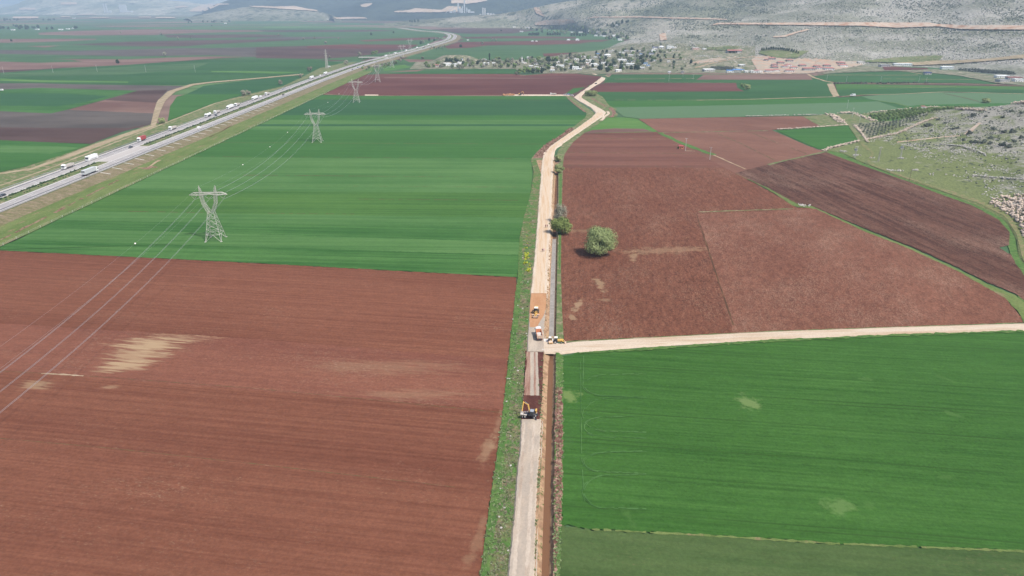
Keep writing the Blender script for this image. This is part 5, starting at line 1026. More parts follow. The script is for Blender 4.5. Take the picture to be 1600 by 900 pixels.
for x, y, s, k in ((189, 52.5, .9, 'bare'), (18, 65, .9, 'dark'), (184, 99.5, .9, 'dark'), (252, 55.5, 1.3, 'bare'), (278, 61.5, 1.0, 'bare'), (298, 60.5, .8, 'bare'), (258, 88, 1.2, 'bare'), (331, 41, .9, 'dark'), (435, 56, .9, 'bare'), (474, 63, 1.0, 'bare'), (491, 61.5, 1.0, 'bare'), (509, 69, 1.2, 'bare'), (529, 62, .9, 'bare'), (562, 89, 1.3, 'bare'), (583, 86, 1.2, 'green'), (588, 85, 1.2, 'green'), (515, 92, .9, 'bare'), (615, 52, 1.0, 'dark'), (580, 55, 1.0, 'dark'), (720, 74, 1.1, 'dark'), (754, 70, 1.1, 'bare'), (769, 64, 1.0, 'bare'), (775, 64, .9, 'bare'), (660, 93, .8, 'spring'), (470, 122, .8, 'bare'), (783, 49, .9, 'dark')):
    put(k, x, y, s, f'{KINDW[k]} tree standing alone on the far plain', 'single trees on the far plain: ' + KINDW[k])
# orchards: rows of single trees
def orchard(kind, c0, c1, c2, c3, nu, nv, s, label, group, keep=1.0, skip=None):
    A = [P(*c) for c in (c0, c1, c2, c3)]
    for i in range(nu):
        for j in range(nv):
            if random.random() > keep: continue
            u = (i + random.uniform(-.08, .08)) / (nu - 1); v = (j + random.uniform(-.08, .08)) / (nv - 1); p = A[0].lerp(A[1], u).lerp(A[3].lerp(A[2], u), v); d = (p - CP)
            h = None; bz = 0.1
            for b_t in HILLS:
                hit = b_t.ray_cast(Vector((p.x, p.y, 900)), Vector((0, 0, -1)))
                if hit[0] is not None: bz = max(bz, hit[0].z)
            p.z = bz; put(kind, 0, 0, s, label, group, 'tree', p)
S('orchard_ground', [(1345, 182), (1380, 178), (1430, 172), (1470, 170.5), (1530, 173.5), (1500, 178), (1440, 187), (1372, 190)], 'verge_green', 3)
S('orchard_ground', [(1330, 193), (1372, 190), (1440, 187), (1470, 181), (1440, 194), (1400, 205), (1356, 217), (1342, 206)], 'village_ground', 3)
def orchard_poly(kind, poly, sp, ang, s, label, group, cap=260):
    W3 = [G(*q) for q in poly]; c = sum(W3, Vector((0, 0, 0))) / len(W3); ca, sa = math.cos(ang), math.sin(ang); n = 0; out = []
    for i in range(-60, 61):
        for j in range(-60, 61):
            x = c.x + (i * ca - j * sa) * sp; y = c.y + (i * sa + j * ca) * sp; ins = False; k = len(W3) - 1
            for m_ in range(len(W3)):
                if (W3[m_].y > y) != (W3[k].y > y) and x < (W3[k].x - W3[m_].x) * (y - W3[m_].y) / (W3[k].y - W3[m_].y) + W3[m_].x: ins = not ins
                k = m_
            if ins: out.append((x, y))
    for (x, y) in out[:cap] if len(out) <= cap else random.sample(out, cap):
        bz = 0.1
        for b_t in HILLS:
            hit = b_t.ray_cast(Vector((x, y, 900)), Vector((0, 0, -1)))
            if hit[0] is not None: bz = max(bz, hit[0].z)
        put(kind, 0, 0, s, label, group, 'tree', Vector((x + random.uniform(-.4, .4), y + random.uniform(-.4, .4), bz)))
orchard_poly('citrus', [(1352, 182.5), (1395, 176.5), (1440, 172), (1490, 173), (1540, 175), (1505, 178.5), (1470, 182), (1440, 187.5), (1405, 189), (1373, 191)], 6.6, R(28), .95, 'dark green bushy orchard tree in the rows beside the stone heaps', 'trees of the dark green orchard', 290)
orchard_poly('olive', [(1338, 196), (1375, 192.5), (1440, 189.5), (1465, 184), (1440, 192.5), (1420, 201), (1396, 209), (1356, 217.5)], 6.4, R(35), .72, 'small grey green olive tree in the rows below the dark green orchard', 'trees of the olive orchard', 190)
orchard('pine', (1190, 80), (1247, 85), (1244, 83), (1190, 79), 16, 2, .75, 'dark tree in the short row above the red roofed houses', 'dark trees in the row above the red roofed houses')
orchard('bush', (1535, 113), (1585, 116), (1580, 113), (1530, 110.5), 12, 3, 1.3, 'dark bush in the rows left of the far right farm', 'dark bushes left of the far right farm')
orchard('bush', (1500, 110.5), (1545, 112), (1545, 110.5), (1500, 109), 10, 2, 1.2, 'dark bush in the rows right of the white villa', 'dark bushes right of the white villa')
orchard('bush', (1110, 109), (1150, 111), (1145, 106), (1112, 105.5), 12, 5, 1.2, 'dark bush of the plot right of the large grey hall', 'dark bushes right of the large grey hall')
orchard('bush', (1106, 79), (1145, 79), (1150, 74.5), (1115, 74.5), 12, 5, 1.0, 'dark bush of the green plot behind the open barn', 'dark bushes behind the open barn')
orchard('bush', (1305, 131.5), (1450, 130.5), (1450, 129.8), (1305, 130.4), 34, 1 + 1, 1.0, 'small dark bush in the hedge row along the far track', 'bushes of the hedge row along the far track', .6)
orchard('bush', (1430, 96), (1465, 95), (1468, 91), (1420, 93), 12, 4, .9, 'small dark bush of the sloping plot above the long white building', 'bushes above the long white building')
for i, (x, y, s) in enumerate(((1520, 182, 1.3), (1453.5, 197, 1.1), (1447, 198, 1.2), (1466, 187.5, .8), (1540.5, 182.5, .9), (1580, 174.5, .9), (1597, 177.5, .9), (1496, 200.5, .9), (1515, 209.5, 1.2), (1525, 223.5, 1.3), (1518, 223.5, 1.1), (1536, 223.5, 1.0), (1547, 225, .9), (1566, 228, 1.2), (1576, 231, 1.2), (1582, 207, 1.3), (1569, 207.5, 1.1), (1505, 220, .8), (1552, 202.5, 1.0), (1548, 216, .9), (1585, 222, .9), (1596, 216, 1.0), (1455, 205, .8), (1490, 202, .8), (1477, 193, .7), (1567, 184, .8))):
    put('bush', x, y, s, 'dark scrubby bush on the rocky grey spur at right', 'dark bushes on the rocky spur')
# scrub dots of the big slopes: far too many to count
def scatter_surface(name, n, region, size, mat, label, cat, squash=.8, dens=None, sub=1):
    mb = MB(); c = 0; g = 0
    while c < n and g < n * 12:
        g += 1; x = random.uniform(*region[0]); y = random.uniform(*region[1])
        if dens and random.random() > dens(x, y): continue
        p = P(x, y)
        if p.z < 1.0 and region[2]: continue
        r = random.uniform(*size); mb.blob((p.x, p.y, p.z + r * .3), (r, r, r * squash), sub, .3); c += 1
    o = mb.build(name, mat); tag(o, label, cat, kind='stuff'); return o
def dn(x, y): return max(0.0, min(1.0, (fbm(x * .02, y * .09, 5, 3) * 1.8 + .22 + (.4 if y < 22 else 0) - (.25 if y > 48 else 0))))
scatter_surface('scrub', 4200, ((1000, 1600), (0, 80), True), (.6, 1.9), 'leaf_scrub', 'dark scrub scattered over the grey rocky hillside', 'scrub', dens=dn)
scatter_surface('scrub', 2600, ((780, 1200), (0, 62), True), (1.2, 3.2), 'leaf_scrub', 'dark scrub on the far grey hillside', 'scrub', dens=dn)
scatter_surface('rocks', 5200, ((1000, 1600), (0, 100), True), (.5, 1.7), 'rock_pale', 'pale limestone rocks all over the grey hillside', 'rocks', .9)
scatter_surface('scrub', 4200, ((940, 1600), (22, 100), True), (.4, 1.2), 'leaf_scrub', 'low dark tufts between the rocks of the lower grey hillside', 'scrub', 1.0)
scatter_surface('scrub', 900, ((1380, 1600), (163, 300), True), (.25, .8), 'leaf_scrub', 'low dark tufts on the rocky spur', 'scrub', .9, dens=lambda x, y: max(0, min(1, fbm(x * .03, y * .1, 3, 3) * 2 + .5)) * (1 if y < 235 else .2))
scatter_surface('stones', 3400, ((1300, 1600), (165, 330), True), (.2, .65), 'rock_pale', 'pale limestone outcrops on the grassy spur', 'stones', .6, dens=lambda x, y: max(0, min(1, fbm(x * .03, y * .1, 9, 3) * 2 + .3)) * (1 if y < 240 else .25))
# weeds on the verges
def verge_scatter(name, n, left, right, size, mat, label, cat, blades=True):
    V = []; Fc = []; rr = random.Random(n); mb = MB(); K = 400; A = resample_open(left, K); B = resample_open(right, K)
    for i in range(n):
        k = rr.randrange(K); t = rr.random(); a = A[k]; b = B[k]; x = a[0] + (b[0] - a[0]) * t; y = a[1] + (b[1] - a[1]) * t + rr.uniform(-2, 2)
        if fbm(x * .12, y * .05, 2, 3) < -.12 and rr.random() < .8: continue
        p = G(x, y, .42); s = rr.uniform(*size)
        if blades:
            for j in range(9):
                a_ = rr.uniform(0, 6.28); q = p + Vector((math.cos(a_), math.sin(a_), 0)) * s * rr.uniform(0, .9); h = s * rr.uniform(.3, .8); w = s * rr.uniform(.25, .5); b_ = rr.uniform(0, 3.14); dx = Vector((math.cos(b_) * w, math.sin(b_) * w, 0)); tp = q + Vector((rr.uniform(-.6, .6) * s, rr.uniform(-.6, .6) * s, h))
                o = len(V); V += [tuple(q - dx), tuple(q + dx), tuple(tp + dx * .5), tuple(tp - dx * .6)]; Fc.append((o, o + 1, o + 2, o + 3))
        else: mb.blob((p.x, p.y, p.z + s * .2), (s, s * rr.uniform(.6, 1), s * .6), 1, .3, 0, i)
    o = mesh_obj(name, V, Fc, mat) if blades else mb.build(name, mat); return tag(o, label, cat, kind='stuff')
vl = [(822, 330), (812, 371), (810, 433), (805, 455), (798, 520), (790, 600), (780, 680), (768, 770), (756, 850), (749, 905), (738, 1010)]; vr = [(842, 330), (837, 371), (830, 433), (828, 455), (824, 520), (819, 600), (812, 680), (806, 770), (799, 850), (794, 905), (788, 1010)]
verge_scatter('weeds', 2400, vl, vr, (.18, .45), 'leaf_weed', 'rough green weeds on the bank left of the road', 'weeds')
verge_scatter('dry_weeds', 1700, [(a + (c - a) * .35, b) for (a, b), (c, d) in zip(vl, vr)], vr, (.15, .4), 'leaf_dry', 'dry straw coloured weeds on the bank left of the road', 'weeds')
verge_scatter('stones', 90, vl, vr, (.14, .38), 'rock_pale', 'pale stones lying in the weeds left of the road', 'stones', False)
verge_scatter('weeds', 900, [(868.7, 560), (867, 700), (866, 800), (864, 1010)], [(880, 560), (880, 700), (878, 800), (872, 1010)], (.18, .45), 'leaf_weed', 'green weeds on the bank right of the ditch', 'weeds')
verge_scatter('clods', 420, [(868.5, 605), (867, 700), (866, 822)], [(878, 605), (879, 700), (876, 822)], (.18, .5), 'spoil', 'pinkish clods of dug earth heaped on the bank right of the ditch', 'earth clods', False)
verge_scatter('weeds', 260, [(842, 560), (842, 655), (840, 740), (834, 800), (829, 1010)], [(849, 560), (847, 655), (844, 740), (840, 800), (831, 1010)], (.2, .5), 'leaf_weed', 'green weeds between road and ditch', 'weeds')
verge_scatter('clods', 420, [(853.5, 380), (850.5, 480), (849, 530)], [(860, 380), (855, 480), (852.5, 530)], (.2, .55), 'ditch_bank', 'tan clods and stones on the ditch edge beside the road', 'earth clods', False)
verge_scatter('clods', 500, [(890, 201), (871, 214), (851, 227), (836, 243)], [(899, 201), (878, 214.5), (862, 225.5), (849, 246)], (.4, 1.0), 'spoil', 'heaps of dug earth left of the road bend', 'earth clods', False)
verge_scatter('flowering_weeds', 34, [(822, 398), (820, 410), (823, 425)], [(826, 395), (828, 412), (829, 425)], (.5, 1.0), 'leaf_yellow', 'clump of yellow flowering weeds on the bank', 'weeds')
verge_scatter('flowering_weeds', 14, [(818, 415), (822, 340), (826, 330)], [(824, 415), (829, 345), (831, 335)], (.3, .8), 'leaf_yellow', 'yellow green flowering weeds along the wheat edge', 'weeds')
# ================================================================ vehicles (built facing +Y, standing on z=0)
def wheels(t, xs, ys, r, w, dual=()):
    for y in ys:
        for s in (-1, 1):
            m_ = MB(); m_.wheel((s * xs, y, r), r, w, 16); o = m_.build('wheel', 'tyre', t); q = MB(); q.wheel((s * (xs + w * .5 - .02), y, r), r * .55, .06, 10); KIDS.setdefault(o.name, []); q.build('rim', 'rim', o)
def tractor(t, paint, y0=0.0, w=2.45):
    """cab-over tractor, front bumper at y0"""
    c = MB(); c.prism([(y0, .55), (y0 + .02, 1.5), (y0 - .18, 2.9), (y0 - .5, 3.35), (y0 - 2.1, 3.45), (y0 - 2.15, .8), (y0 - 1.8, .55)], -w / 2, w / 2); c.box((0, y0 - 1.4, 3.5), (w * .9, 1.2, .35), 0, 0, .8); c.build('cab', paint, t)
    g = MB(); g.prism([(y0 + .035, 1.75), (y0 - .13, 2.75), (y0 - .2, 2.75), (y0 - .1, 1.75)], -w * .44, w * .44); g.build('windscreen', 'dark_glass', t)
    for s in (-1, 1):
        k = MB(); k.prism([(y0 - .35, 1.9), (y0 - .45, 2.7), (y0 - 1.1, 2.7), (y0 - 1.1, 1.9)], s * w / 2 - .02, s * w / 2 + .02); k.build('side_window', 'dark_glass', t)
        k = MB(); k.box((s * (w / 2 + .2), y0 - .25, 2.3), (.18, .1, .7)); k.build('mirror', 'machine_dark', t); k = MB(); k.box((s * w * .36, y0 + .03, .95), (.4, .06, .22)); k.build('headlight', 'lamp_clear', t)
    k = MB(); k.box((0, y0 + .04, 1.28), (w * .6, .05, .4)); k.build('grille', 'machine_dark', t); k = MB(); k.box((0, y0 - 4, .8), (.9, 5.6, .35)); k.build('chassis', 'machine_dark', t)
def make_semi(name, paint, body, L=13.4, kind='box'):
    t = empty(name, (0, 0, 0)); f = L / 2 + 1.4; tractor(t, paint, f); y1 = f - 2.6; y0 = y1 - L
    b = MB()
    if kind == 'box': b.box((0, (y0 + y1) / 2, 2.6), (2.5, y1 - y0, 2.7))
    elif kind == 'tank': b.tube((0, y0, 2.35), (0, y1, 2.35), 1.15, 18)
    elif kind == 'tipper': b.box((0, (y0 + y1) / 2, 1.35), (2.5, y1 - y0, .3)); [b.box((s * 1.2, (y0 + y1) / 2, 2.15), (.1, y1 - y0, 1.4)) for s in (-1, 1)]; b.box((0, y0, 2.15), (2.5, .1, 1.4)); b.box((0, y1, 2.2), (2.5, .1, 1.6))
    b.build('trailer', body, t)
    if kind == 'tipper': q = MB(); [q.blob((0, y0 + 1.2 + i * (y1 - y0 - 2) / 5, 2.1), (1.1, 1.4, .55), 2, .12, 0, i) for i in range(6)]; q.build('load', 'rock_pale', t)
    else: q = MB(); q.box((0, y0 - .02, 3.1 if kind == 'box' else 2.3), (2.3 if kind == 'box' else 1.2, .05, .8 if kind == 'box' else .5)); q.build('rear_door', 'machine_dark' if body == 'tarp_grey' else paint, t)
    q = MB(); q.box((0, y0 - .04, .85), (2.4, .08, .25)); q.build('bumper', 'machine_dark', t)
    q = MB(); q.box((0, y0 + 3.5, 1.0), (2.2, 6.8, .25)); q.build('trailer_frame', 'machine_dark', t)
    for s in (-1, 1): q = MB(); q.box((s * .95, y0 - .09, .95), (.4, .05, .16)); q.build('tail_light', 'lamp_red', t)
    wheels(t, 1.05, [f - 1.3, f - 4.6, y0 + 2.1, y0 + 3.4, y0 + 4.7], .52, .36); return t
def make_van(name, paint):
    t = empty(name, (0, 0, 0)); b = MB(); b.prism([(2.6, .35), (2.65, 1.0), (1.9, 1.35), (1.25, 2.15), (-2.5, 2.25), (-2.65, .4)], -.98, .98); b.build('body', paint, t)
    g = MB(); g.prism([(1.93, 1.36), (1.3, 2.1), (1.24, 2.1), (1.85, 1.36)], -.85, .85); g.build('windscreen', 'dark_glass', t)
    for s in (-1, 1): k = MB(); k.prism([(1.5, 1.4), (1.15, 1.95), (.3, 1.95), (.3, 1.4)], s * .97, s * 1.0); k.build('side_window', 'dark_glass', t); k = MB(); k.box((s * .7, 2.62, .85), (.3, .06, .2)); k.build('headlight', 'lamp_clear', t); k = MB(); k.box((s * .85, -2.62, 1.0), (.15, .06, .4)); k.build('tail_light', 'lamp_red', t)
    wheels(t, .88, [1.7, -1.7], .36, .24); return t
def make_car(name, paint):
    t = empty(name, (0, 0, 0)); b = MB(); b.prism([(2.15, .3), (2.2, .62), (1.95, .82), (.95, .95), (.2, 1.42), (-1.1, 1.46), (-1.9, 1.0), (-2.2, .92), (-2.2, .32)], -.87, .87); b.build('body', paint, t)
    g = MB(); g.prism([(.98, .96), (.25, 1.42), (.19, 1.40), (.90, .95)], -.72, .72); g.build('windscreen', 'dark_glass', t); g = MB(); g.prism([(-1.15, 1.45), (-1.9, 1.03), (-1.94, 1.06), (-1.18, 1.48)], -.7, .7); g.build('rear_window', 'dark_glass', t)
    for s in (-1, 1): k = MB(); k.prism([(.75, .98), (.2, 1.34), (-1.0, 1.38), (-1.5, 1.02)], s * .86, s * .89); k.build('side_window', 'dark_glass', t); k = MB(); k.box((s * .62, 2.17, .68), (.35, .06, .16)); k.build('headlight', 'lamp_clear', t); k = MB(); k.box((s * .66, -2.21, .78), (.3, .05, .16)); k.build('tail_light', 'lamp_red', t)
    wheels(t, .76, [1.35, -1.35], .32, .22); return t
def make_bus(name, paint):
    t = empty(name, (0, 0, 0)); b = MB(); b.prism([(6.2, .4), (6.3, 1.4), (6.0, 3.3), (5.7, 3.5), (-6.1, 3.5), (-6.2, .4)], -1.27, 1.27); b.build('body', paint, t)
    g = MB(); g.prism([(6.31, 1.45), (6.03, 3.1), (5.95, 3.1), (6.2, 1.45)], -1.15, 1.15); g.build('windscreen', 'dark_glass', t)
    for s in (-1, 1): k = MB(); k.box((s * 1.265, -.3, 1.05), (.03, 8.8, .3)); k.build('side_panel', 'machine_dark', t); k = MB(); k.box((s * 1.0, 6.28, .9), (.35, .06, .2)); k.build('headlight', 'lamp_clear', t); k = MB(); k.box((s * 1.5, 5.9, 2.6), (.2, .12, .5)); k.build('mirror', 'machine_dark', t)
    wheels(t, 1.08, [4.2, -3.6], .5, .32); return t
protoV = {}
def vehicle(kind, px, py, label, head=None, scale=1.0, lane=None, z=None, group=None):
    if kind not in protoV:
        o = {'semi_white': lambda: make_semi('semi_truck', 'white_paint', 'white_paint'), 'semi_grey': lambda: make_semi('semi_truck', 'white_paint', 'tarp_grey'), 'semi_red': lambda: make_semi('semi_truck', 'white_paint', 'box_red', 8.5), 'tipper': lambda: make_semi('tipper_truck', 'white_paint', 'dusty_grey', 9, 'tipper'), 'tanker': lambda: make_semi('tank_truck', 'white_paint', 'white_paint', 9, 'tank'),
             'bus': lambda: make_bus('coach', 'white_paint'), 'van': lambda: make_van('van', 'white_paint'), 'car_dark': lambda: make_car('car', 'car_dark'), 'car_white': lambda: make_car('car', 'white_paint'), 'car_silver': lambda: make_car('car', 'car_silver'), 'car_blue': lambda: make_car('car', 'car_blue')}[kind](); protoV[kind] = o
    else: o = copy_tree(protoV[kind])
    if z is None:
        p = G(px, py, HH + 1.4); i = min(range(len(HW)), key=lambda k: (HW[k] - Vector((p.x, p.y, 0))).length); nn, d = hnorm(i); rel = (Vector((p.x, p.y, 0)) - HW[i]); off = rel.dot(nn); along = rel.dot(d)
        side = -1 if off < 0 else 1; l_ = lane or (9.6 if abs(off) > 8.5 else 7.0); l_ = lane or min(13.2, max(6.2, abs(off)))
        p = HW[i] + nn * side * l_ + d * along; p.z = HH + .03; dd = d if side > 0 else -d; rz = math.atan2(-dd.x, dd.y)
    else: p = G(px, py, z); rz = R(head)
    o.location = p; o.rotation_euler = (0, 0, rz); o.scale = (scale,) * 3
    cat = {'semi': 'truck', 'tipp': 'truck', 'tank': 'truck', 'bus': 'coach', 'van': 'van', 'car_': 'car'}[kind[:4]]; tag(o, label, cat, group or 'traffic on the highway'); return o
FL = 'on the far carriageway'; NL = 'on the near carriageway'
for k, x, y, l in (('car_dark', 3, 303, f'dark car {FL}, cut by the left edge of the photo'), ('tipper', 106, 259.5, f'white tipper truck {FL}, first truck from the left'), ('bus', 143, 246.5, f'long white coach with dark windscreen {FL}, second from the left'), ('car_dark', 203.5, 228.5, f'small dark car near the paved median gap behind the white coach'), ('semi_red', 215.5, 217.5, 'truck with white cab and dark red container'),
                   ('tipper', 265, 200, 'white truck passing the greyish bush, just behind the red container truck'), ('tanker', 320.5, 180, 'front truck of the first close pair, white with a rounded tank'), ('tipper', 332, 175, 'rear truck of the first close pair, white with open body'), ('car_dark', 337, 179, 'small dark car right of the first close pair of white trucks'), ('semi_white', 357, 167.5, 'front truck of the second close pair, long white box'), ('tipper', 363.5, 163.5, 'rear truck of the second close pair, white with open body'),
                   ('semi_white', 392, 153.5, 'white box truck just below the pair of bare brown trees'), ('van', 404, 150.5, 'white van between two white trucks below the bare brown trees'), ('tipper', 413.5, 146.5, 'white truck leading the three vehicles right of the bare brown trees'), ('car_silver', 441, 137.5, 'silver car next to the small bare tree by the highway'), ('semi_white', 486.5, 121.5, 'white truck, first of three below the tall slim pylon'), ('van', 500, 117.5, 'white van between two trucks below the tall slim pylon'), ('semi_white', 508.5, 115, 'white truck, last of three below the tall slim pylon'),
                   ('semi_grey', 145, 268.5, f'grey curtain sided truck seen from behind {NL}'), ('van', 311, 198.7, f'white van alone {NL}, opposite the first pair of trucks'), ('car_dark', 442.5, 147, f'dark car {NL} level with the silver car'), ('car_dark', 552, 107.5, 'dark car on the near carriageway before the hedge'), ('car_blue', 563, 104.5, 'dark blue car just ahead of the dark one before the hedge'), ('car_dark', 575, 101.5, 'dark car next to the far hedge of the highway'), ('car_silver', 588, 95, 'silver car near the small far bridge'),
                   ('semi_white', 603.5, 87.5, 'far white truck, lowest of the row beyond the round shrub'), ('semi_white', 618.5, 83.7, 'far white truck, second of the row beyond the round shrub'), ('semi_white', 634.5, 79.2, 'far white truck, third of the row beyond the round shrub'), ('semi_white', 652, 75, 'far white truck, fourth of the row before the bend'), ('van', 662, 72.4, 'far white van behind the fourth truck before the bend'), ('semi_white', 669, 70, 'far white truck, last before the highway bends'), ('car_dark', 661, 74.5, 'far dark car beside the fourth truck before the bend'), ('car_dark', 697, 64.5, 'far dark car in the highway bend')):
    vehicle(k, x, y, l)
vehicle('van', 513.3, 105, 'white van parked at the foot of the tall slim pylon', 80, 1.2, z=.4, group='parked vehicles')
vehicle('van', 1332.5, 150, 'white van parked alone on the far green fields', 85, 1.25, z=.4, group='parked vehicles')
vehicle('van', 2, 141.5, 'white van at the left edge of the photo, on the far grey field', 85, 1.0, z=.4, group='parked vehicles')
vehicle('tipper', 864.5, 147.8, 'truck on the straight cream dirt road, middle of three vehicles', 92, .7, z=.8, group='vehicles on the straight dirt road')
vehicle('car_silver', 883.5, 148.3, 'silver car at the right end of the straight dirt road', 80, 1.2, z=.8, group='vehicles on the straight dirt road')
vehicle('car_blue', 888, 148.0, 'blue car beside the silver one at the dirt road corner', 110, 1.1, z=.8, group='vehicles on the straight dirt road'); vehicle('car_white', 893, 149.5, 'white car nearest the corner of the gravel road', 60, 1.1, z=.8, group='vehicles on the straight dirt road')
vehicle('car_dark', 931, 131, 'dark car on the gravel road near the village', 30, 1.0, z=.85, group='parked vehicles')
# ================================================================ building machines
def at(px, py, z=0.0): return G(px, py, z)
def make_excavator():
    # wheeled digger set across the road: chassis, tyres, dozer blade, turning house, boom, stick, bucket
    t = empty('excavator', (0, 0, 0))
    c = MB(); c.box((0, 0, .95), (4.4, 1.3, .5)); c.box((0, 0, 1.2), (1.9, 1.6, .35)); c.build('chassis', 'machine_dark', t)
    for x in (-1.75, 1.75):
        for s in (-1, 1):
            w = MB(); w.tube((x, s * 1.0 - .28, .6), (x, s * 1.0 + .28, .6), .62, 16); o = w.build('wheel', 'tyre', t); q = MB(); q.tube((x, s * 1.3 - .03, .6), (x, s * 1.3 + .03, .6), .3, 10); q.build('rim', 'dusty_grey', o)
            f = MB(); f.box((x, s * 1.0, 1.3), (1.2, .65, .08)); f.build('mudguard', 'dusty_grey', t)
    b = MB(); b.box((-2.75, 0, .55), (.15, 2.6, .8)); b.tube((-2.7, -.5, .7), (-1.8, -.5, .9), .1, 5); b.tube((-2.7, .5, .7), (-1.8, .5, .9), .1, 5); b.build('dozer_blade', 'dusty_grey', t)
    for s in (-1, 1): l = MB(); l.box((2.35, s * 1.3, .55), (.25, .25, .9)); l.box((2.35, s * 1.55, .12), (.7, .6, .1)); l.build('stabiliser', 'machine_dark', t)
    h = MB(); h.box((.9, .9, 2.0), (2.5, 1.5, 1.1)); h.box((.9, -.9, 1.65), (2.5, 1.0, .5)); h.build('engine_house', 'machine_dark', t)
    k = MB(); k.prism([(-1.45, 1.5), (-1.45, 2.8), (-1.2, 3.1), (.1, 3.15), (.15, 1.5)], .15, 1.35); k.build('cab', 'machine_dark', t); r = MB(); r.box((.75, -.65, 3.2), (1.35, 1.6, .12)); r.build('cab_roof', 'machine_grey', t)
    g = MB(); g.box((.75, -1.48, 2.3), (1.0, .05, 1.1)); g.build('cab_window', 'dark_glass', t)
    q = MB(); q.box((2.0, .9, 2.2), (.5, 1.5, 1.2)); q.build('counterweight', 'machine_yellow', t)
    a = MB(); P0, P1, P2 = Vector((-.2, .1, 1.9)), Vector((-1.0, .9, 4.6)), Vector((-2.7, 1.5, 5.0))
    for u, v, w1, w2 in ((P0, P1, .26, .30), (P1, P2, .30, .20)): a.tube(u, v, w1, 4, w2)
    a.build('boom', 'machine_yellow', t); cy = MB(); cy.tube((-.5, -.1, 1.9), (-.95, .7, 4.0), .09, 6); cy.tube((-1.1, .9, 4.9), (-2.2, 1.3, 5.4), .09, 6); cy.build('hydraulic_cylinder', 'rim', t)
    s_ = MB(); s_.tube((-2.9, 1.6, 5.3), (-3.0, -.6, 2.3), .20, 4, .15); s_.build('stick', 'machine_yellow', t)
    bk = MB(); bk.prism([(-.5, 2.4), (-.2, 1.5), (-.9, .95), (-1.6, 1.2), (-1.75, 1.7), (-1.4, 1.5), (-.9, 1.35), (-.6, 1.7)], -3.5, -2.5); bk.build('bucket', 'dusty_grey', t); return t
e = make_excavator(); p = at(828.5, 653, .5); e.location = (p.x, p.y, .85); e.rotation_euler = (0, 0, R(-12)); e.scale = (.78,) * 3; tag(e, 'yellow and dark grey excavator digging across the gravel road, boom raised', 'excavator')
def make_grader():
    t = empty('motor_grader', (0, 0, 0))      # faces -Y (towards the camera)
    f = MB(); f.path([(0, 1.4, 1.5), (0, -1.2, 1.9), (0, -3.8, 1.7)], .22, 4); f.box((0, -4.0, 1.3), (1.5, .5, .5)); f.build('frame', 'machine_yellow', t)
    b = MB(); b.box((0, 2.7, 1.75), (1.5, 3.0, 1.3)); b.box((0, 3.0, 2.45), (1.0, 1.2, .15)); b.build('engine_cover', 'machine_yellow', t)
    c = MB(); c.box((0, .5, 2.3), (1.5, 1.5, 1.5), 0, 0, .9); c.build('cab', 'dark_glass', t); r = MB(); r.box((0, .55, 3.15), (1.75, 1.8, .16)); r.build('cab_roof', 'cream_wall', t)
    bl = MB(); bl.prism([(-1.9, .1), (-2.05, .5), (-1.9, .85), (-1.8, .85), (-1.92, .5), (-1.75, .1)], -1.8, 1.8); bl.build('blade', 'tan_body', t); ci = MB(); ci.tube((0, -1.5, 1.0), (0, -1.5, 1.12), .75, 16); ci.path([(-.3, -1.5, 1.05), (-1.0, -1.0, 1.9)], .07, 5); ci.path([(.3, -1.5, 1.05), (1.0, -1.0, 1.9)], .07, 5); ci.build('blade_circle', 'machine_yellow', t)
    sc = MB(); sc.box((0, -4.7, .8), (2.2, .2, .6)); sc.build('front_blade', 'tan_body', t)
    wheels(t, 1.0, [-3.9, 1.9, 3.5], .62, .42)
    for s in (-1, 1): l = MB(); l.box((s * .5, -4.28, 1.5), (.25, .06, .2)); l.build('headlight', 'lamp_clear', t); q = MB(); q.box((s * 1.0, .1, 2.9), (.1, .15, .4)); q.build('mirror', 'machine_dark', t)
    return t
e = make_grader(); p = at(837.5, 491, .8); e.location = p; e.rotation_euler = (0, 0, R(-6)); e.scale = (.82,) * 3; tag(e, 'yellow motor grader with a dark cab and cream roof, on orange road earth', 'grader')
def make_dumper():
    t = empty('dump_truck', (0, 0, 0)); tractor(t, 'white_paint', 4.3)       # faces away, +Y
    b = MB(); b.box((0, -.9, 1.35), (2.3, 5.6, .2)); [b.box((s * 1.2, -.9, 2.1), (.12, 5.6, 1.5)) for s in (-1, 1)]; b.box((0, 1.85, 2.3), (2.5, .12, 1.9)); b.build('tipping_body', 'rust_orange', t)
    g = MB(); g.box((0, -3.75, 2.0), (2.5, .14, 1.4)); [g.box((x, -3.85, 2.0), (.1, .08, 1.4)) for x in (-1.1, -.4, .4, 1.1)]; g.build('tailgate', 'tan_body', t)
    l = MB(); l.blob((0, -.2, 1.9), (1.1, 1.7, .5), 2, .12, 0, 4); l.blob((0, -2, 1.75), (1.1, 1.5, .4), 2, .12, 0, 5); l.build('load', 'dusty_grey', t)
    bp = MB(); bp.box((0, -3.8, .85), (2.4, .15, .3)); bp.build('bumper', 'machine_dark', t)
    for s in (-1, 1): q = MB(); q.box((s * .9, -3.9, .9), (.35, .05, .15)); q.build('tail_light', 'lamp_red', t)
    wheels(t, 1.02, [3.0, -1.5, -2.8], .52, .5); return t
e = make_dumper(); p = at(842, 527, .75); e.location = p; e.rotation_euler = (0, 0, R(4)); e.scale = (.8,) * 3; tag(e, 'white dump truck seen from behind with a tan tailgate and orange tipping body', 'dump truck')
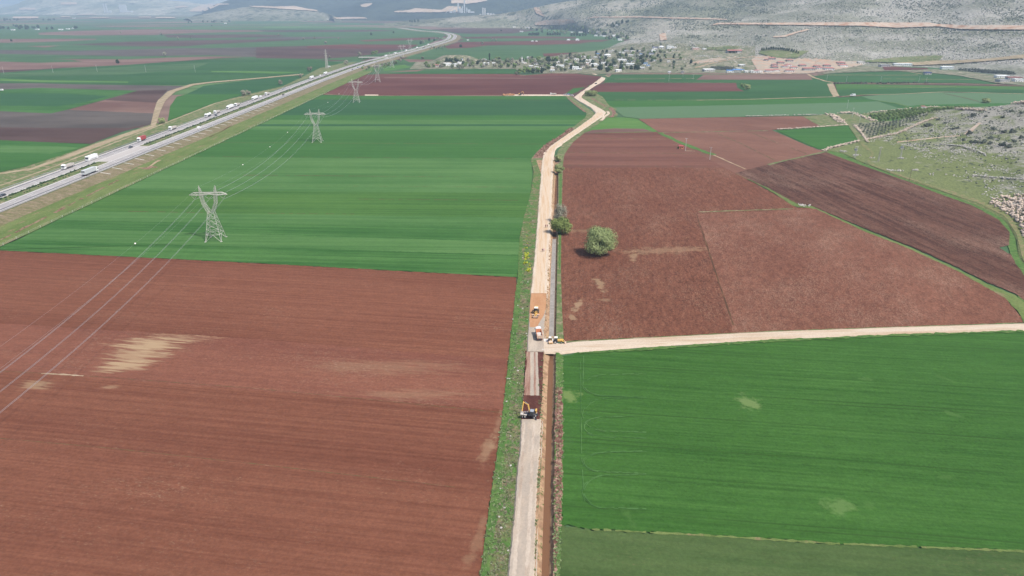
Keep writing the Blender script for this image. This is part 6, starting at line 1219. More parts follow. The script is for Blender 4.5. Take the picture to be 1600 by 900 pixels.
def make_roller():
    t = empty('road_roller', (0, 0, 0))     # faces -Y
    d = MB(); d.tube((-.9, -1.3, .7), (.9, -1.3, .7), .7, 24); d.build('drum', 'tan_body', t); f = MB(); [f.box((s * 1.0, -1.2, .75), (.12, 1.9, .25)) for s in (-1, 1)]; f.box((0, -2.15, .75), (2.1, .15, .25)); f.build('drum_frame', 'machine_yellow', t)
    b = MB(); b.box((0, 1.5, 1.25), (1.3, 1.7, .9)); b.box((0, .2, .9), (.6, 1.0, .4)); b.build('engine_cover', 'white_paint', t); c = MB(); c.box((0, .35, 1.9), (1.2, 1.1, 1.1), 0, 0, .9); c.build('cab', 'dark_glass', t); r = MB(); r.box((0, .35, 2.55), (1.45, 1.4, .14)); r.build('cab_roof', 'white_paint', t)
    wheels(t, .75, [1.5], .6, .4); return t
e = make_roller(); p = at(860, 535, .75); e.location = p; e.scale = (.72,) * 3; e.rotation_euler = (0, 0, R(3)); tag(e, 'small white road roller with a tan drum above the culvert', 'roller')
def make_backhoe():
    t = empty('backhoe_loader', (0, 0, 0))      # faces +X; digging arm behind at -X
    b = MB(); b.prism([(-.5, .8), (-.5, 1.7), (.5, 1.7), (.5, .8)], .2, 3.0); b.build('engine_cover', 'machine_yellow', t)
    c = MB(); c.box((-.6, 0, 2.0), (1.5, 1.6, 1.7), 0, 0, .92); c.build('cab', 'dark_glass', t); r = MB(); r.box((-.6, 0, 2.92), (1.7, 1.8, .14)); r.build('cab_roof', 'cream_wall', t); f = MB(); f.box((.4, 0, .85), (4.6, .9, .4)); f.build('chassis', 'machine_dark', t)
    for s in (-1, 1):
        for x, r_ in ((-.9, .78), (2.1, .5)): w = MB(); w.tube((x, s * .95 - .2, r_), (x, s * .95 + .2, r_), r_, 18); o = w.build('wheel', 'tyre', t); q = MB(); q.tube((x, s * 1.17 - .02, r_), (x, s * 1.17 + .02, r_), r_ * .5, 10); q.build('rim', 'dusty_grey', o)
        a = MB(); a.path([(.6, s * .75, 1.6), (2.4, s * .8, 1.8), (3.6, s * .8, .8)], .11, 5); a.build('loader_arm', 'machine_yellow', t)
    k = MB(); k.prism([(-1.1, .2), (-1.1, 1.0), (1.1, 1.0), (1.1, .2)], 3.6, 3.72); k.box((4.0, 0, .2), (.8, 2.2, .1)); k.build('loader_bucket', 'tan_body', t)
    g = MB(); g.path([(-1.6, 0, 1.0), (-2.3, 0, 3.4), (-3.2, 0, 2.6), (-3.0, 0, 1.3)], .14, 4); g.box((-2.9, 0, 1.0), (.6, .6, .6), 0, 0, .7); g.build('digging_arm', 'machine_yellow', t)
    s_ = MB(); [s_.box((-1.8, s * 1.05, .8), (.2, .2, 1.2)) for s in (-1, 1)]; s_.build('stabiliser', 'machine_dark', t); return t
e = make_backhoe(); p = at(870.5, 535.5, .75); e.location = p; e.rotation_euler = (0, 0, R(-4)); e.scale = (.72,) * 3; tag(e, 'yellow backhoe loader with a dark cab parked right of the culvert', 'backhoe loader')
def make_small_digger():
    t = empty('crawler_excavator', (0, 0, 0))
    for s in (-1, 1): k = MB(); k.prism([(-1.8, .35), (-1.4, .0), (1.4, .0), (1.8, .35), (1.4, .8), (-1.4, .8)], s * 1.1 - .28, s * 1.1 + .28); k.build('track', 'machine_dark', t)
    h = MB(); h.box((.1, .6, 1.5), (2.4, 2.2, 1.1)); h.build('engine_house', 'machine_yellow', t); c = MB(); c.box((-.7, -.9, 1.9), (1.0, 1.4, 1.6)); c.build('cab', 'dark_glass', t)
    a = MB(); a.path([(.3, -.4, 1.6), (.3, -2.6, 4.4), (.3, -4.4, 3.6)], .22, 4); a.build('boom', 'machine_yellow', t); s_ = MB(); s_.tube((.3, -4.4, 3.8), (.3, -4.6, 1.4), .17, 4); s_.build('stick', 'machine_yellow', t); b = MB(); b.box((.3, -4.5, .9), (1.0, .8, .8), 0, 0, .7); b.build('bucket', 'machine_dark', t); return t
e = make_small_digger(); p = at(812.5, 148.4, .8); e.location = p; e.rotation_euler = (0, 0, R(80)); e.scale = (1.05,) * 3; tag(e, 'far orange crawler excavator on the straight cream dirt road', 'excavator')
mb = MB(); p = at(795, 148.6, .6)
for i in range(26): mb.blob((p.x + random.uniform(-7, 7), p.y + random.uniform(-3, 3), .9 + random.uniform(0, .9)), (random.uniform(1.2, 2.2), random.uniform(1.2, 2), random.uniform(.7, 1.3)), 1, .25)
tag(mb.build('earth_heap', 'gravel_orange'), 'low orange heap of fill at the left end of the straight dirt road', 'earth heap')
# ================================================================ people on the tan road
def person(px, py, h, top, bottom, label, stride, turn):
    p = G(px, py, .83); V = Vector
    J = {'pel': (0, 0, .52), 'chest': (0, 0, .72), 'neck': (0, 0, .84), 'head': (0, -.01, .92), 'crown': (0, 0, .975), 'ls': (-.11, 0, .80), 'le': (-.15, .02 * stride, .63), 'lh': (-.16, -.07 * stride, .47), 'rs': (.11, 0, .80), 're': (.15, -.02 * stride, .63), 'rh': (.16, .07 * stride, .47),
         'lp': (-.055, 0, .50), 'lk': (-.06, -.06 * stride, .27), 'la': (-.06, -.02 - .10 * stride, .035), 'lt': (-.06, -.10 - .10 * stride, .02), 'rp': (.055, 0, .50), 'rk': (.06, .04 * stride, .27), 'ra': (.06, .12 * stride, .035), 'rt': (.06, .12 * stride - .08, .02)}
    rad = {'pel': .075, 'chest': .085, 'neck': .032, 'head': .055, 'crown': .038, 'ls': .038, 'le': .027, 'lh': .018, 'rs': .038, 're': .027, 'rh': .018, 'lp': .058, 'lk': .038, 'la': .025, 'lt': .02, 'rp': .058, 'rk': .038, 'ra': .025, 'rt': .02}
    Ed = [('pel', 'chest'), ('chest', 'neck'), ('neck', 'head'), ('head', 'crown'), ('chest', 'ls'), ('ls', 'le'), ('le', 'lh'), ('chest', 'rs'), ('rs', 're'), ('re', 'rh'), ('pel', 'lp'), ('lp', 'lk'), ('lk', 'la'), ('la', 'lt'), ('pel', 'rp'), ('rp', 'rk'), ('rk', 'ra'), ('ra', 'rt')]
    for side in ('l', 'r'):
        hx, hy, hz = J[side + 'h']
        for k in range(4): nm = f'{side}f{k}'; J[nm] = (hx, hy - .012 + .008 * k, hz - .045 - .004 * (k in (1, 2))); rad[nm] = .005; Ed.append((side + 'h', nm))
        J[side + 'tm'] = (hx, hy - .022, hz - .025); rad[side + 'tm'] = .005; Ed.append((side + 'h', side + 'tm'))
    K = list(J); me = bpy.data.meshes.new('person'); me.from_pydata([tuple(c * h for c in J[k]) for k in K], [(K.index(a), K.index(b)) for a, b in Ed], [])
    o = bpy.data.objects.new('person', me); COL.objects.link(o); m_ = o.modifiers.new('s', 'SKIN')
    for i, k in enumerate(K): me.skin_vertices[0].data[i].radius = (rad[k] * h, rad[k] * h)
    me.skin_vertices[0].data[0].use_root = True; o.modifiers.new('u', 'SUBSURF').levels = 1
    dg = bpy.context.evaluated_depsgraph_get(); nm_ = bpy.data.meshes.new_from_object(o.evaluated_get(dg)); o.modifiers.clear(); o.data = nm_; nm_.materials.clear()
    for mm in (bottom, top, 'skin', 'cloth_black'): nm_.materials.append(MATS[mm])
    for f in nm_.polygons:
        z = f.center.z / h; x = abs(f.center.x) / h; f.material_index = 3 if z < .04 else (0 if z < .5 and x < .125 else (1 if z < .835 and not (x > .125 and z < .49) else 2)); f.use_smooth = True
    o.location = (p.x, p.y, .83); o.rotation_euler = (0, 0, R(turn)); hr = MB(); hr.blob((0, .012 * h, .945 * h), (.062 * h, .066 * h, .055 * h), 2, 0); q = hr.build('hair', 'hair', o, True); tag(o, label, 'person'); return o
person(852.5, 355.5, 1.78, 'cloth_maroon', 'cloth_black', 'farther left walker in dark maroon on the tan road by the green tree', 1, 10); person(855, 355.2, 1.74, 'cloth_maroon', 'cloth_navy', 'farther right walker in maroon on the tan road by the green tree', -1, -15)
person(847.4, 393.5, 1.8, 'cloth_black', 'cloth_maroon', 'nearer left walker in black on the tan road', 1, 20); person(849.8, 393, 1.72, 'cloth_pink', 'cloth_black', 'nearer right walker in a pale pink top on the tan road', -1, -10)
# ================================================================ culvert, drain chutes, fence, guard rails, walls
t = empty('culvert', (LT[7].x, G(860, 549).y, 0)); yf = G(860, 549).y; yb = G(860, 532).y; xl = LT[7].x - .6; xr = RTp[7].x + .9
t.location = (0, 0, 0); d_ = MB(); d_.box(((xl + xr) / 2, (yf + yb) / 2 + .2, .50), (xr - xl, yb - yf - .4, .38)); d_.build('deck', 'concrete', t)
w_ = MB(); w_.box(((xl + xr) / 2, yf + .02, .52), (xr - xl + .6, .3, .45)); [w_.box((x, yf + .05, -.45), (.55, .4, 1.5)) for x in (xl + .55, xr - .75)]; w_.build('headwall', 'concrete', t)
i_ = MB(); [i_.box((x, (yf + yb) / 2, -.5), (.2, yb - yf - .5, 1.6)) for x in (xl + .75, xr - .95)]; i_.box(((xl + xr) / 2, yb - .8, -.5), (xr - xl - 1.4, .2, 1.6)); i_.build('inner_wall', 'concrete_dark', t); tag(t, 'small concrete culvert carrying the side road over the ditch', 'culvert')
ch0 = None
for k in range(24):
    y = 470 + k * 16 + random.uniform(-2, 2)
    if ch0 is None: m_ = MB(); m_.prism([(0, 0), (0, .24), (.4, .24), (.4, 0)], 0, 7); ch0 = m_.build('drain_chute', 'roof_concrete'); ch0.rotation_euler = (0, R(9.6), 0); o = ch0
    else: o = ch0.copy(); COL.objects.link(o)
    o.location = (-304 + 17.2, y, HH - .28); tag(o, 'pale concrete drain chute running down the highway bank', 'drain chute', 'drain chutes down the highway bank')
# wire fence along the wheat field
t = empty('wire_fence', (-250.8, 60, .6)); tag(t, 'low pale wire fence between the highway verge and the big wheat field', 'fence'); q = MB(); q.box((0, 0, .7), (.1, .1, 1.4)); ps = q.build('post', 'concrete', t)
for k in range(1, 95): o = ps.copy(); COL.objects.link(o); o.parent = t; o.location = (0, k * 9.6, 0)
m_ = MB(); [m_.box((0, 455, z), (.02, 912, .02)) for z in (.25, .65, 1.05, 1.35)]; m_.build('wire', 'pole_grey', t)
for off, lab in ((-16.9, 'steel guard rail along the outer edge of the far carriageway'), (16.9, 'steel guard rail along the outer edge of the near carriageway')):
    t = empty('guard_rail', (-304 + off, 0, HH)); tag(t, lab, 'guard rail', 'guard rails of the highway'); m_ = MB(); m_.box((0, 640, .62), (.08, 1000, .3)); m_.build('rail', 'machine_grey' if off < 0 else 'rim', t); q = MB(); q.box((0, 142, .3), (.1, .15, .75)); ps = q.build('post', 'machine_grey', t)
    for k in range(1, 99): o = ps.copy(); COL.objects.link(o); o.parent = t; o.location = (0, k * 10, 0)
def hedge():
    V = []; mb = MB()
    y = 120
    while y < 1500:
        if not 500 < y < 572:
            i = min(range(len(HW)), key=lambda k: abs(HW[k].y - y)) if y > 1129 else None; cx = -304 if i is None else HW[i].x
            r = random.uniform(.5, 1.0); mb.blob((cx - 2.6 + random.uniform(-.3, .3), y, HH + r * .35), (r, r * 1.2, r * .8), 1, .3)
            if random.random() < .35: r = random.uniform(.3, .6); mb.blob((cx + 1.5 + random.uniform(-1, 1), y, HH + r * .3), (r, r * 1.2, r * .8), 1, .3)
        y += random.uniform(1.2, 2.6)
    tag(mb.build('median_shrubs', 'leaf_dark'), 'low dark shrubs planted in the highway median', 'shrubs', kind='stuff')
hedge()
def stone_wall(pts, w, h, size, label, mat='rock_tan', k=1.0):
    n = int(sum((P(*b) - P(*a)).length for a, b in zip(pts[:-1], pts[1:])) * k / size * (w / size) * 1.3) + 8; n = min(n, 1600); Q = resample_open(pts, 200); mb = MB()
    for i in range(n):
        q = Q[random.randrange(200)]; p = P(q[0] + random.uniform(-1, 1), q[1]); s = size * random.uniform(.6, 1.4) * .6; mb.blob((p.x + random.uniform(-w, w) / 2, p.y + random.uniform(-w, w) / 2, p.z + random.uniform(.1, h) + .3), (s, s, s * .7), 1, .25)
    tag(mb.build('stone_wall', mat), label, 'stone wall')
stone_wall([(1286, 236), (1300, 231), (1320, 226.5), (1342, 221)], 2.2, 1.1, 1.0, 'pale dry stone wall along the lower edge of the green triangle field'); stone_wall([(1214, 203), (1260, 200.3), (1325, 195.5)], 1.8, .8, .9, 'pale dry stone wall along the upper edge of the green triangle field')
stone_wall([(1165, 182), (1200, 181.3), (1270, 179.5), (1284, 180)], 1.4, .6, .9, 'thin line of pale stones above the brown field', 'rock_pale', .6); stone_wall([(1336, 197), (1346, 209), (1356, 223)], 1.5, .9, .8, 'short stone wall down the left side of the olive orchard')
stone_wall([(1355, 218.5), (1380, 213.5), (1400, 210), (1425, 199), (1440, 192), (1462, 184.5)], 2.0, 1.0, .9, 'long stone wall between olive orchard and rocky spur'); stone_wall([(1350, 178), (1400, 172.5), (1435, 169)], 2.2, 1.2, 1.2, 'broken line of stone heaps above the dark orchard', 'rock_tan', .35)
stone_wall([(1441, 169.5), (1460, 168.3), (1500, 171), (1538, 173.5)], 3.2, 1.6, 1.3, 'thick stone bank above the right end of the dark orchard', 'rock_tan', .6); stone_wall([(1585, 162), (1610, 161), (1640, 163)], 6, 1.6, 1.5, 'pale stone heap at the right edge above the spur')
stone_wall([(1295, 179.5), (1305, 184), (1316, 193)], 7, 1.6, 1.4, 'wide heap of pale rocks left of the orchards', 'rock_tan', .6); stone_wall([(1312, 177.5), (1330, 177), (1345, 182), (1367, 190)], 4.5, 1.4, 1.3, 'long heap of pale rocks at the corner of the dark orchard', 'rock_tan', .6)
stone_wall([(1470, 226), (1500, 229), (1525, 236), (1541, 243)], 1.6, .8, .8, 'old dark stone wall crossing the grassy slope', 'rock_pale', .8); stone_wall([(1520, 275), (1560, 279), (1600, 281)], 1.6, .8, .8, 'old wall line on the slope above the boulder heap', 'rock_pale', .7)
def boulders():
    mb = MB(); poly = [(1546, 318), (1553, 313), (1570, 308), (1584, 304.5), (1600, 306), (1640, 310), (1700, 330), (1700, 420), (1612, 372), (1601, 372), (1596, 360), (1590, 348), (1580, 338), (1565, 331), (1550, 324)]
    n = 0
    while n < 1500:
        x = random.uniform(1545, 1700); y = random.uniform(303, 420); ins = False; j = len(poly) - 1
        for i in range(len(poly)):
            if (poly[i][1] > y) != (poly[j][1] > y) and x < (poly[j][0] - poly[i][0]) * (y - poly[i][1]) / (poly[j][1] - poly[i][1]) + poly[i][0]: ins = not ins
            j = i
        if not ins: continue
        p = P(x, y); s = random.uniform(.35, 1.25); mb.blob((p.x, p.y, p.z + random.uniform(0, 1.4) + .1), (s, s * random.uniform(.7, 1), s * .75), 1, .28); n += 1
    tag(mb.build('boulders', 'rock_tan'), 'heap of large pale tan boulders at the right edge', 'boulders', kind='stuff')
boulders()
for (x, y, n) in ((1404, 267, 14), (1431, 266, 12), (1409, 247.5, 16), (1340, 243, 10), (1318, 237, 12), (1394, 267, 8), (1457, 273, 8), (1553, 317, 8), (1365, 247, 3), (1255, 321.5, 20)):
    mb = MB(); p = P(x, y); [mb.blob((p.x + random.gauss(0, 1.8), p.y + random.gauss(0, 1.2), p.z + .3), random.uniform(.3, .8), 1, .3) for i in range(n)]
    tag(mb.build('rock_outcrop', 'rock_pale'), {1404: 'rock outcrop left of the lone wooden pole', 1431: 'rock outcrop right of the lone wooden pole', 1409: 'flat pale rocks at the foot of the right lattice pole', 1340: 'pale stones right of the left lattice pole', 1318: 'grey stones on the grass corner above the dark ploughed field', 1394: 'small white rocks on the slope left of the bigger outcrop', 1457: 'single pale slab of rock on the mid slope', 1553: 'few stones at the left tip of the boulder heap', 1365: 'white stones beside the bend of the earth track', 1255: 'pale stones lying on the green wedge between brown fields'}[x], 'rocks', 'rock outcrops on the slope')
# the small red hut in the brown field
def hut(px, py, w, d, h, wall, roof, label, rz=0.0, cat='hut'):
    p = P(px, py); t = empty('hut', p, rz); m_ = MB(); m_.box((0, 0, h / 2), (w, d, h)); m_.build('wall', wall, t); r = MB(); r.prism([(-d / 2 - .3, h + .05), (-d / 2 - .3, h + .2), (d / 2 + .3, h + .6), (d / 2 + .3, h + .45)], -w / 2 - .3, w / 2 + .3); r.build('roof', roof, t); q = MB(); q.box((-w * .15, -d / 2 - .02, 1.0), (.9, .06, 1.9)); q.build('door', 'door_brown', t); q = MB(); q.box((w * .25, -d / 2 - .02, 1.4), (.8, .06, .7)); q.build('window', 'dark_glass', t); return tag(t, label, cat)
hut(1064, 232.5, 3.2, 2.6, 2.2, 'rust_orange', 'box_red', 'small red hut alone on the brown field'); hut(1442, 169.5, 4.5, 3, 2.4, 'white_wall', 'roof_red', 'tiny hut with a red roof at the top of the orchard')
big_tree('scrub_bush', 1060, 232.3, 'small green bush left of the red hut', 'bush', n=500, rx=1.2, ry=1.2, rz=1, leaf=.2, lobes=6, zc=.9, th=.5, tr=.08, limbs=3, spread=.6, mat='leaf_green', seed=41)
# ================================================================ buildings
def house(px, py, wpx, wall, roof, label, kind='flat', hh=None, group=None, depth=None, rz=None, cat='house', name='house'):
    p = P(px, py); w = max(4.5, wpx * mpp(p)); h = hh or (4.4 if w > 15 else min(6.2, max(3.0, w * .38))); d = depth or min(w * .7, 10); rz = R(random.uniform(-12, 12)) if rz is None else rz
    t = empty(name, (p.x, p.y, p.z - .3), rz); tag(t, label, cat, group)
    m_ = MB(); m_.box((0, d / 2, h / 2 - .4), (w, d, h + .8)); m_.build('wall', wall, t); r = MB()
    if kind == 'flat': r.box((0, d / 2, h + .12), (w + .7, d + .7, .24)); [r.box((0, d / 2 + s * (d / 2 + .25), h + .42), (w + .7, .18, .36)) for s in (-1, 1)]; [r.box((s * (w / 2 + .25), d / 2, h + .42), (.18, d + .34, .36)) for s in (-1, 1)]
    else:
        rh = d * .15; V = [(-w / 2 - .6, -.6, h), (w / 2 + .6, -.6, h), (w / 2 + .6, d + .6, h), (-w / 2 - .6, d + .6, h), (-w / 2 + d * .4, d / 2, h + rh), (w / 2 - d * .4, d / 2, h + rh)]; r.add(V, [(0, 1, 5, 4), (1, 2, 5), (2, 3, 4, 5), (3, 0, 4), (3, 2, 1, 0)])
    ro = r.build('roof', roof, t)
    if kind == 'hip' and random.random() < .5: c = MB(); c.box((w * .15, d * .6, h + rh), (.7, .7, 1.3)); c.build('chimney', 'cream_wall', ro)
    if kind == 'flat' and w > 8 and random.random() < .6: c = MB(); c.tube((-w * .3, d * .7, h + .5), (-w * .3, d * .7, h + 1.7), .55, 10); c.build('water_tank', 'white_paint', ro)
    st = 2 if h > 5.6 else 1; n = max(2, int(w / 3.4))
    for s in range(st):
        z = h * (s + .55) / st
        for i in range(n):
            x = -w / 2 + w * (i + .5) / n
            if s == 0 and i == n // 2: q = MB(); q.box((x, -.03, 1.1), (1.1, .08, 2.2)); q.build('door', 'door_brown', t)
            else: q = MB(); q.box((x, -.03, z), (1.3, .08, 1.2)); wo = q.build('window', 'dark_glass', t); f = MB(); f.box((x, -.09, z - .68), (1.6, .18, .12)); f.build('sill', 'roof_white', wo)
    return t
VL = [(680, 105.2, 9, 'cream_wall', 'roof_red', 'house with a dull red roof at the left end of the village', 'hip'), (687, 105.2, 8, 'pink_wall', 'roof_white', 'small cream and orange shed right of the red roofed house', 'flat'), (697.5, 103.6, 11, 'white_wall', 'roof_white', 'wide white house left of centre below the mound', 'flat'), (709, 104.3, 10, 'white_wall', 'roof_white', 'long low white house in front of the mound', 'flat'), (719, 100.5, 7.5, 'white_wall', 'roof_white', 'tall white house beside the dark tree below the blue roof', 'flat'), (729.5, 103.2, 7, 'white_wall', 'roof_white', 'white house right of the dark tree below the mound', 'flat'),
      (720, 94.6, 4.5, 'white_wall', 'roof_blue', 'small house with a bright blue roof on the mound', 'flat'), (756, 95, 6, 'grey_wall', 'roof_white', 'grey house behind the two white ones near the tall cypress', 'flat'), (760, 101.5, 8, 'white_wall', 'roof_white', 'white house just left of the tall cypress foot', 'flat'), (771.5, 100.3, 4.5, 'white_wall', 'roof_white', 'small white house right of the tall cypress', 'flat'),
      (827.5, 92.6, 8, 'grey_wall', 'roof_white', 'flat white topped house near the minaret', 'flat'), (820, 100, 6, 'cream_wall', 'roof_concrete', 'low cream house right of the minaret foot', 'flat'), (851, 104, 6, 'white_wall', 'roof_white', 'white house behind the right end of the dark grove', 'flat'), (868.5, 99.3, 6, 'white_wall', 'roof_concrete', 'low pale house right of the big green trees', 'flat'), (884.5, 96, 5, 'white_wall', 'roof_white', 'small white house left of the village lane top', 'flat'), (875, 105.8, 12, 'white_wall', 'roof_white', 'long white house in the middle of the village front', 'flat'), (862, 107.6, 8, 'cream_wall', 'roof_concrete', 'cream house left of the long white front house', 'flat'),
      (884.5, 102.3, 6, 'white_wall', 'roof_white', 'white house above the long front one', 'flat'), (899.5, 109, 10, 'white_wall', 'roof_white', 'white house with dark openings beside the village lane', 'flat'), (911, 91.2, 8, 'white_wall', 'roof_white', 'white gabled house on the upper side of the village', 'hip'), (918.8, 101, 6.5, 'pink_wall', 'roof_white', 'pinkish white two storey house in the village centre', 'flat'), (925.5, 97.5, 10, 'white_wall', 'roof_concrete', 'large two storey white house in the village centre', 'flat'), (928, 103.8, 10, 'white_wall', 'roof_white', 'wide white house below the large two storey one', 'flat'), (934.5, 104.2, 5, 'cream_wall', 'roof_white', 'small cream house right of the wide white one', 'flat'), (943, 100.2, 6.5, 'white_wall', 'roof_white', 'bright white house left of the tall dark pine', 'flat'),
      (941, 92.5, 8, 'grey_wall', 'roof_concrete', 'grey flat house above the bright white one', 'flat'), (933.5, 86.2, 6, 'grey_wall', 'roof_blue', 'house with a bluish roof high in the village', 'flat'), (950, 89, 9, 'white_wall', 'roof_white', 'big pale house with a white gable, upper village', 'hip'), (953, 82.2, 6, 'grey_wall', 'roof_concrete', 'grey house near the top of the village slope', 'flat'), (959.5, 80.4, 5, 'white_wall', 'roof_concrete', 'small pale house on the slope right of the grey top one', 'flat'), (972, 96.2, 13, 'white_wall', 'roof_white', 'long white house standing clear right of the dark tree', 'flat'), (986, 103, 14, 'white_wall', 'roof_white', 'wide white house with annex in the right part of the village', 'flat'), (984, 98, 6, 'white_wall', 'roof_blue', 'small house with a blue awning behind the wide white one', 'flat'), (975.5, 102.7, 7, 'grey_wall', 'roof_concrete', 'grey house left of the wide white one', 'flat'),
      (967, 112.3, 8, 'white_wall', 'roof_white', 'pale shed at the field edge right of the tall pine', 'flat'), (989, 81.5, 6, 'cream_wall', 'roof_concrete', 'cream house at the top right of the village', 'flat'), (996.5, 88.5, 6, 'white_wall', 'roof_white', 'white house on the right upper slope of the village', 'flat'), (863.5, 112.3, 7, 'grey_wall', 'roof_white', 'low shed at the field edge right of the dark grove', 'flat'), (907, 97, 5, 'cream_wall', 'roof_concrete', 'small cream house beside the lane', 'flat'), (962, 104.5, 6, 'grey_wall', 'roof_concrete', 'grey house right of the tall pine', 'flat'), (958, 95.5, 5, 'grey_wall', 'roof_grey', 'grey roofed house above the tall pine', 'flat'),
      (1003, 108.6, 8, 'grey_wall', 'roof_white', 'pale house at the right foot of the village', 'flat'), (1003, 86.6, 6, 'white_wall', 'roof_blue', 'house with a cyan blue roof on the slope', 'flat'), (1008, 101.6, 7, 'white_wall', 'roof_blue', 'left one of two small houses with light blue roofs', 'flat'), (1013, 104.3, 5, 'white_wall', 'roof_blue', 'right one of two small houses with light blue roofs', 'flat'), (1017.5, 86, 7, 'white_wall', 'roof_navy', 'white house with a dark blue roof on the slope', 'flat'), (1021.5, 81, 6, 'white_wall', 'roof_white', 'small white house above the dark blue roof', 'flat'), (1024, 77.2, 8, 'white_wall', 'roof_navy', 'house with a faded blue roof high on the slope', 'flat'), (1034, 75.5, 7, 'white_wall', 'roof_white', 'bright white gabled house high on the slope', 'hip'), (1047.5, 76, 9, 'white_wall', 'roof_white', 'low white row building right of the bright gabled house', 'flat'), (1054.5, 76, 4, 'white_wall', 'roof_white', 'small white block at the right of the low row', 'flat'),
      (1022.5, 96, 5, 'white_wall', 'roof_white', 'small white hut alone on the scrubby slope', 'flat'), (1045, 97.8, 4, 'white_wall', 'roof_white', 'tiny bright white hut further right on the scrubby slope', 'flat'), (1101, 78, 5, 'white_wall', 'roof_white', 'small white house left of the green plot', 'flat'), (1087, 78, 9, 'pink_wall', 'roof_concrete', 'low pinkish building left of the small white house', 'flat'), (1109, 112.2, 16, 'grey_wall', 'roof_white', 'large grey hall with a white roof at the road', 'flat'), (1154.5, 109.5, 7, 'cream_wall', 'roof_concrete', 'cream shed behind the blue roofed sheds', 'flat'), (1160, 104.5, 8, 'grey_wall', 'roof_white', 'grey house above the blue roofed sheds', 'flat'), (1141, 113.8, 9, 'white_wall', 'roof_blue', 'left shed with a bright blue roof by the road', 'flat'), (1151.5, 113.6, 11, 'grey_wall', 'roof_blue', 'right shed with a bright blue roof by the road', 'flat'),
      (1160, 111.4, 5, 'white_wall', 'roof_blue', 'small block with blue cover behind the blue sheds', 'flat'), (1167.5, 113.6, 6, 'white_wall', 'roof_white', 'white house right of the blue sheds', 'flat'), (1178, 114, 8, 'white_wall', 'roof_concrete', 'low white house at the road left of the red roofs', 'flat'), (1188, 113.8, 7, 'white_wall', 'roof_concrete', 'low white house nearest the red roofed estate', 'flat'), (1046, 114.4, 4, 'white_wall', 'roof_white', 'tiny white building at the road, middle of the slope foot', 'flat'), (1067, 114.4, 4, 'grey_wall', 'roof_grey', 'tiny dark shed at the road', 'flat'), (1045, 49.6, 3.5, 'white_wall', 'roof_white', 'white hut on the crest of the grey spur', 'flat'),
      (1346, 100.6, 8, 'cream_wall', 'roof_concrete', 'unfinished pale house right of the red roofed estate', 'flat'), (1411, 103.2, 22, 'white_wall', 'roof_white', 'long white building with dark windows at the hill foot', 'flat'), (1384, 105.4, 13, 'grey_wall', 'roof_grey', 'long dark grey shed left of the long white building', 'flat'), (1481, 108.3, 14, 'white_wall', 'roof_white', 'white villa alone at the hill foot', 'flat'), (1450.5, 117, 8, 'grey_wall', 'roof_navy', 'small bluish building beside the pale track in the fields', 'flat'), (1567, 122.6, 14, 'white_wall', 'roof_white', 'white building of the far right farm', 'flat'), (1586, 125.4, 16, 'grey_wall', 'roof_red', 'farm building with a dull red roof at the right edge', 'flat'), (1594, 128.6, 12, 'white_wall', 'roof_concrete', 'pale farm building in front of the red roofed one', 'flat'), (1570, 129.2, 14, 'grey_wall', 'roof_grey', 'low dark shed of the far right farm', 'flat'),
      (814.5, 50, 5, 'white_wall', 'roof_white', 'white house alone left of the far woodland blocks', 'flat'), (824.5, 44, 6, 'white_wall', 'roof_white', 'white sheds at the left end of the far second village', 'flat'), (894, 51.4, 4, 'white_wall', 'roof_white', 'bright white house in the far second village', 'flat'), (907.5, 51, 6, 'white_wall', 'roof_concrete', 'pale house right of the bright white far house', 'flat'), (888, 63.4, 4.5, 'white_wall', 'roof_white', 'left one of two white farmhouses on the far red field', 'hip'), (902, 63.5, 5.5, 'white_wall', 'roof_white', 'right one of two white farmhouses on the far red field', 'hip'), (832, 65.2, 3.5, 'white_wall', 'roof_white', 'small white barn left of the two far farmhouses', 'hip'), (838.5, 65.3, 3, 'white_wall', 'roof_white', 'tiny white shed right of the small barn', 'flat'),
      (934.5, 56.5, 11, 'white_wall', 'roof_white', 'long bright white hall in the far second village', 'flat'), (945, 57.5, 7, 'white_wall', 'roof_white', 'white house right of the long bright hall', 'flat'), (960, 57, 7, 'white_wall', 'roof_white', 'white gabled house at the right of the far second village', 'hip'), (964.5, 40.5, 5, 'white_wall', 'roof_white', 'white house up on the grey slope above the far second village', 'flat'), (969, 63.4, 6, 'white_wall', 'roof_white', 'white house lowest on the far grey slope', 'flat'), (935, 50.6, 6, 'grey_wall', 'roof_concrete', 'grey house behind the long bright hall', 'flat'), (954.5, 54.4, 4, 'white_wall', 'roof_white', 'small white house above the gabled one in the far village', 'flat'), (803.6, 42.6, 4.5, 'white_wall', 'roof_concrete', 'small pale house at the foot of the far grey hill', 'flat'), (922, 49, 5, 'cream_wall', 'roof_concrete', 'cream house in the far second village', 'flat'), (975, 55, 4, 'grey_wall', 'roof_concrete', 'grey house on the slope right of the far second village', 'flat'),
      (660, 64, 0, '', '', '', '')]
for v in VL:
    if v[2]: house(v[0], v[1], v[2], v[3], v[4], v[5], v[6], group='village houses', cat='building' if ('hall' in v[5] or 'shed' in v[5] or 'building' in v[5]) else 'house')
def inside(x, y, poly):
    ins = False; j = len(poly) - 1
    for i in range(len(poly)):
        if (poly[i][1] > y) != (poly[j][1] > y) and x < (poly[j][0] - poly[i][0]) * (y - poly[i][1]) / (poly[j][1] - poly[i][1]) + poly[i][0]: ins = not ins
        j = i
    return ins
n_ = 0; taken = [(v[0], v[1]) for v in VL]
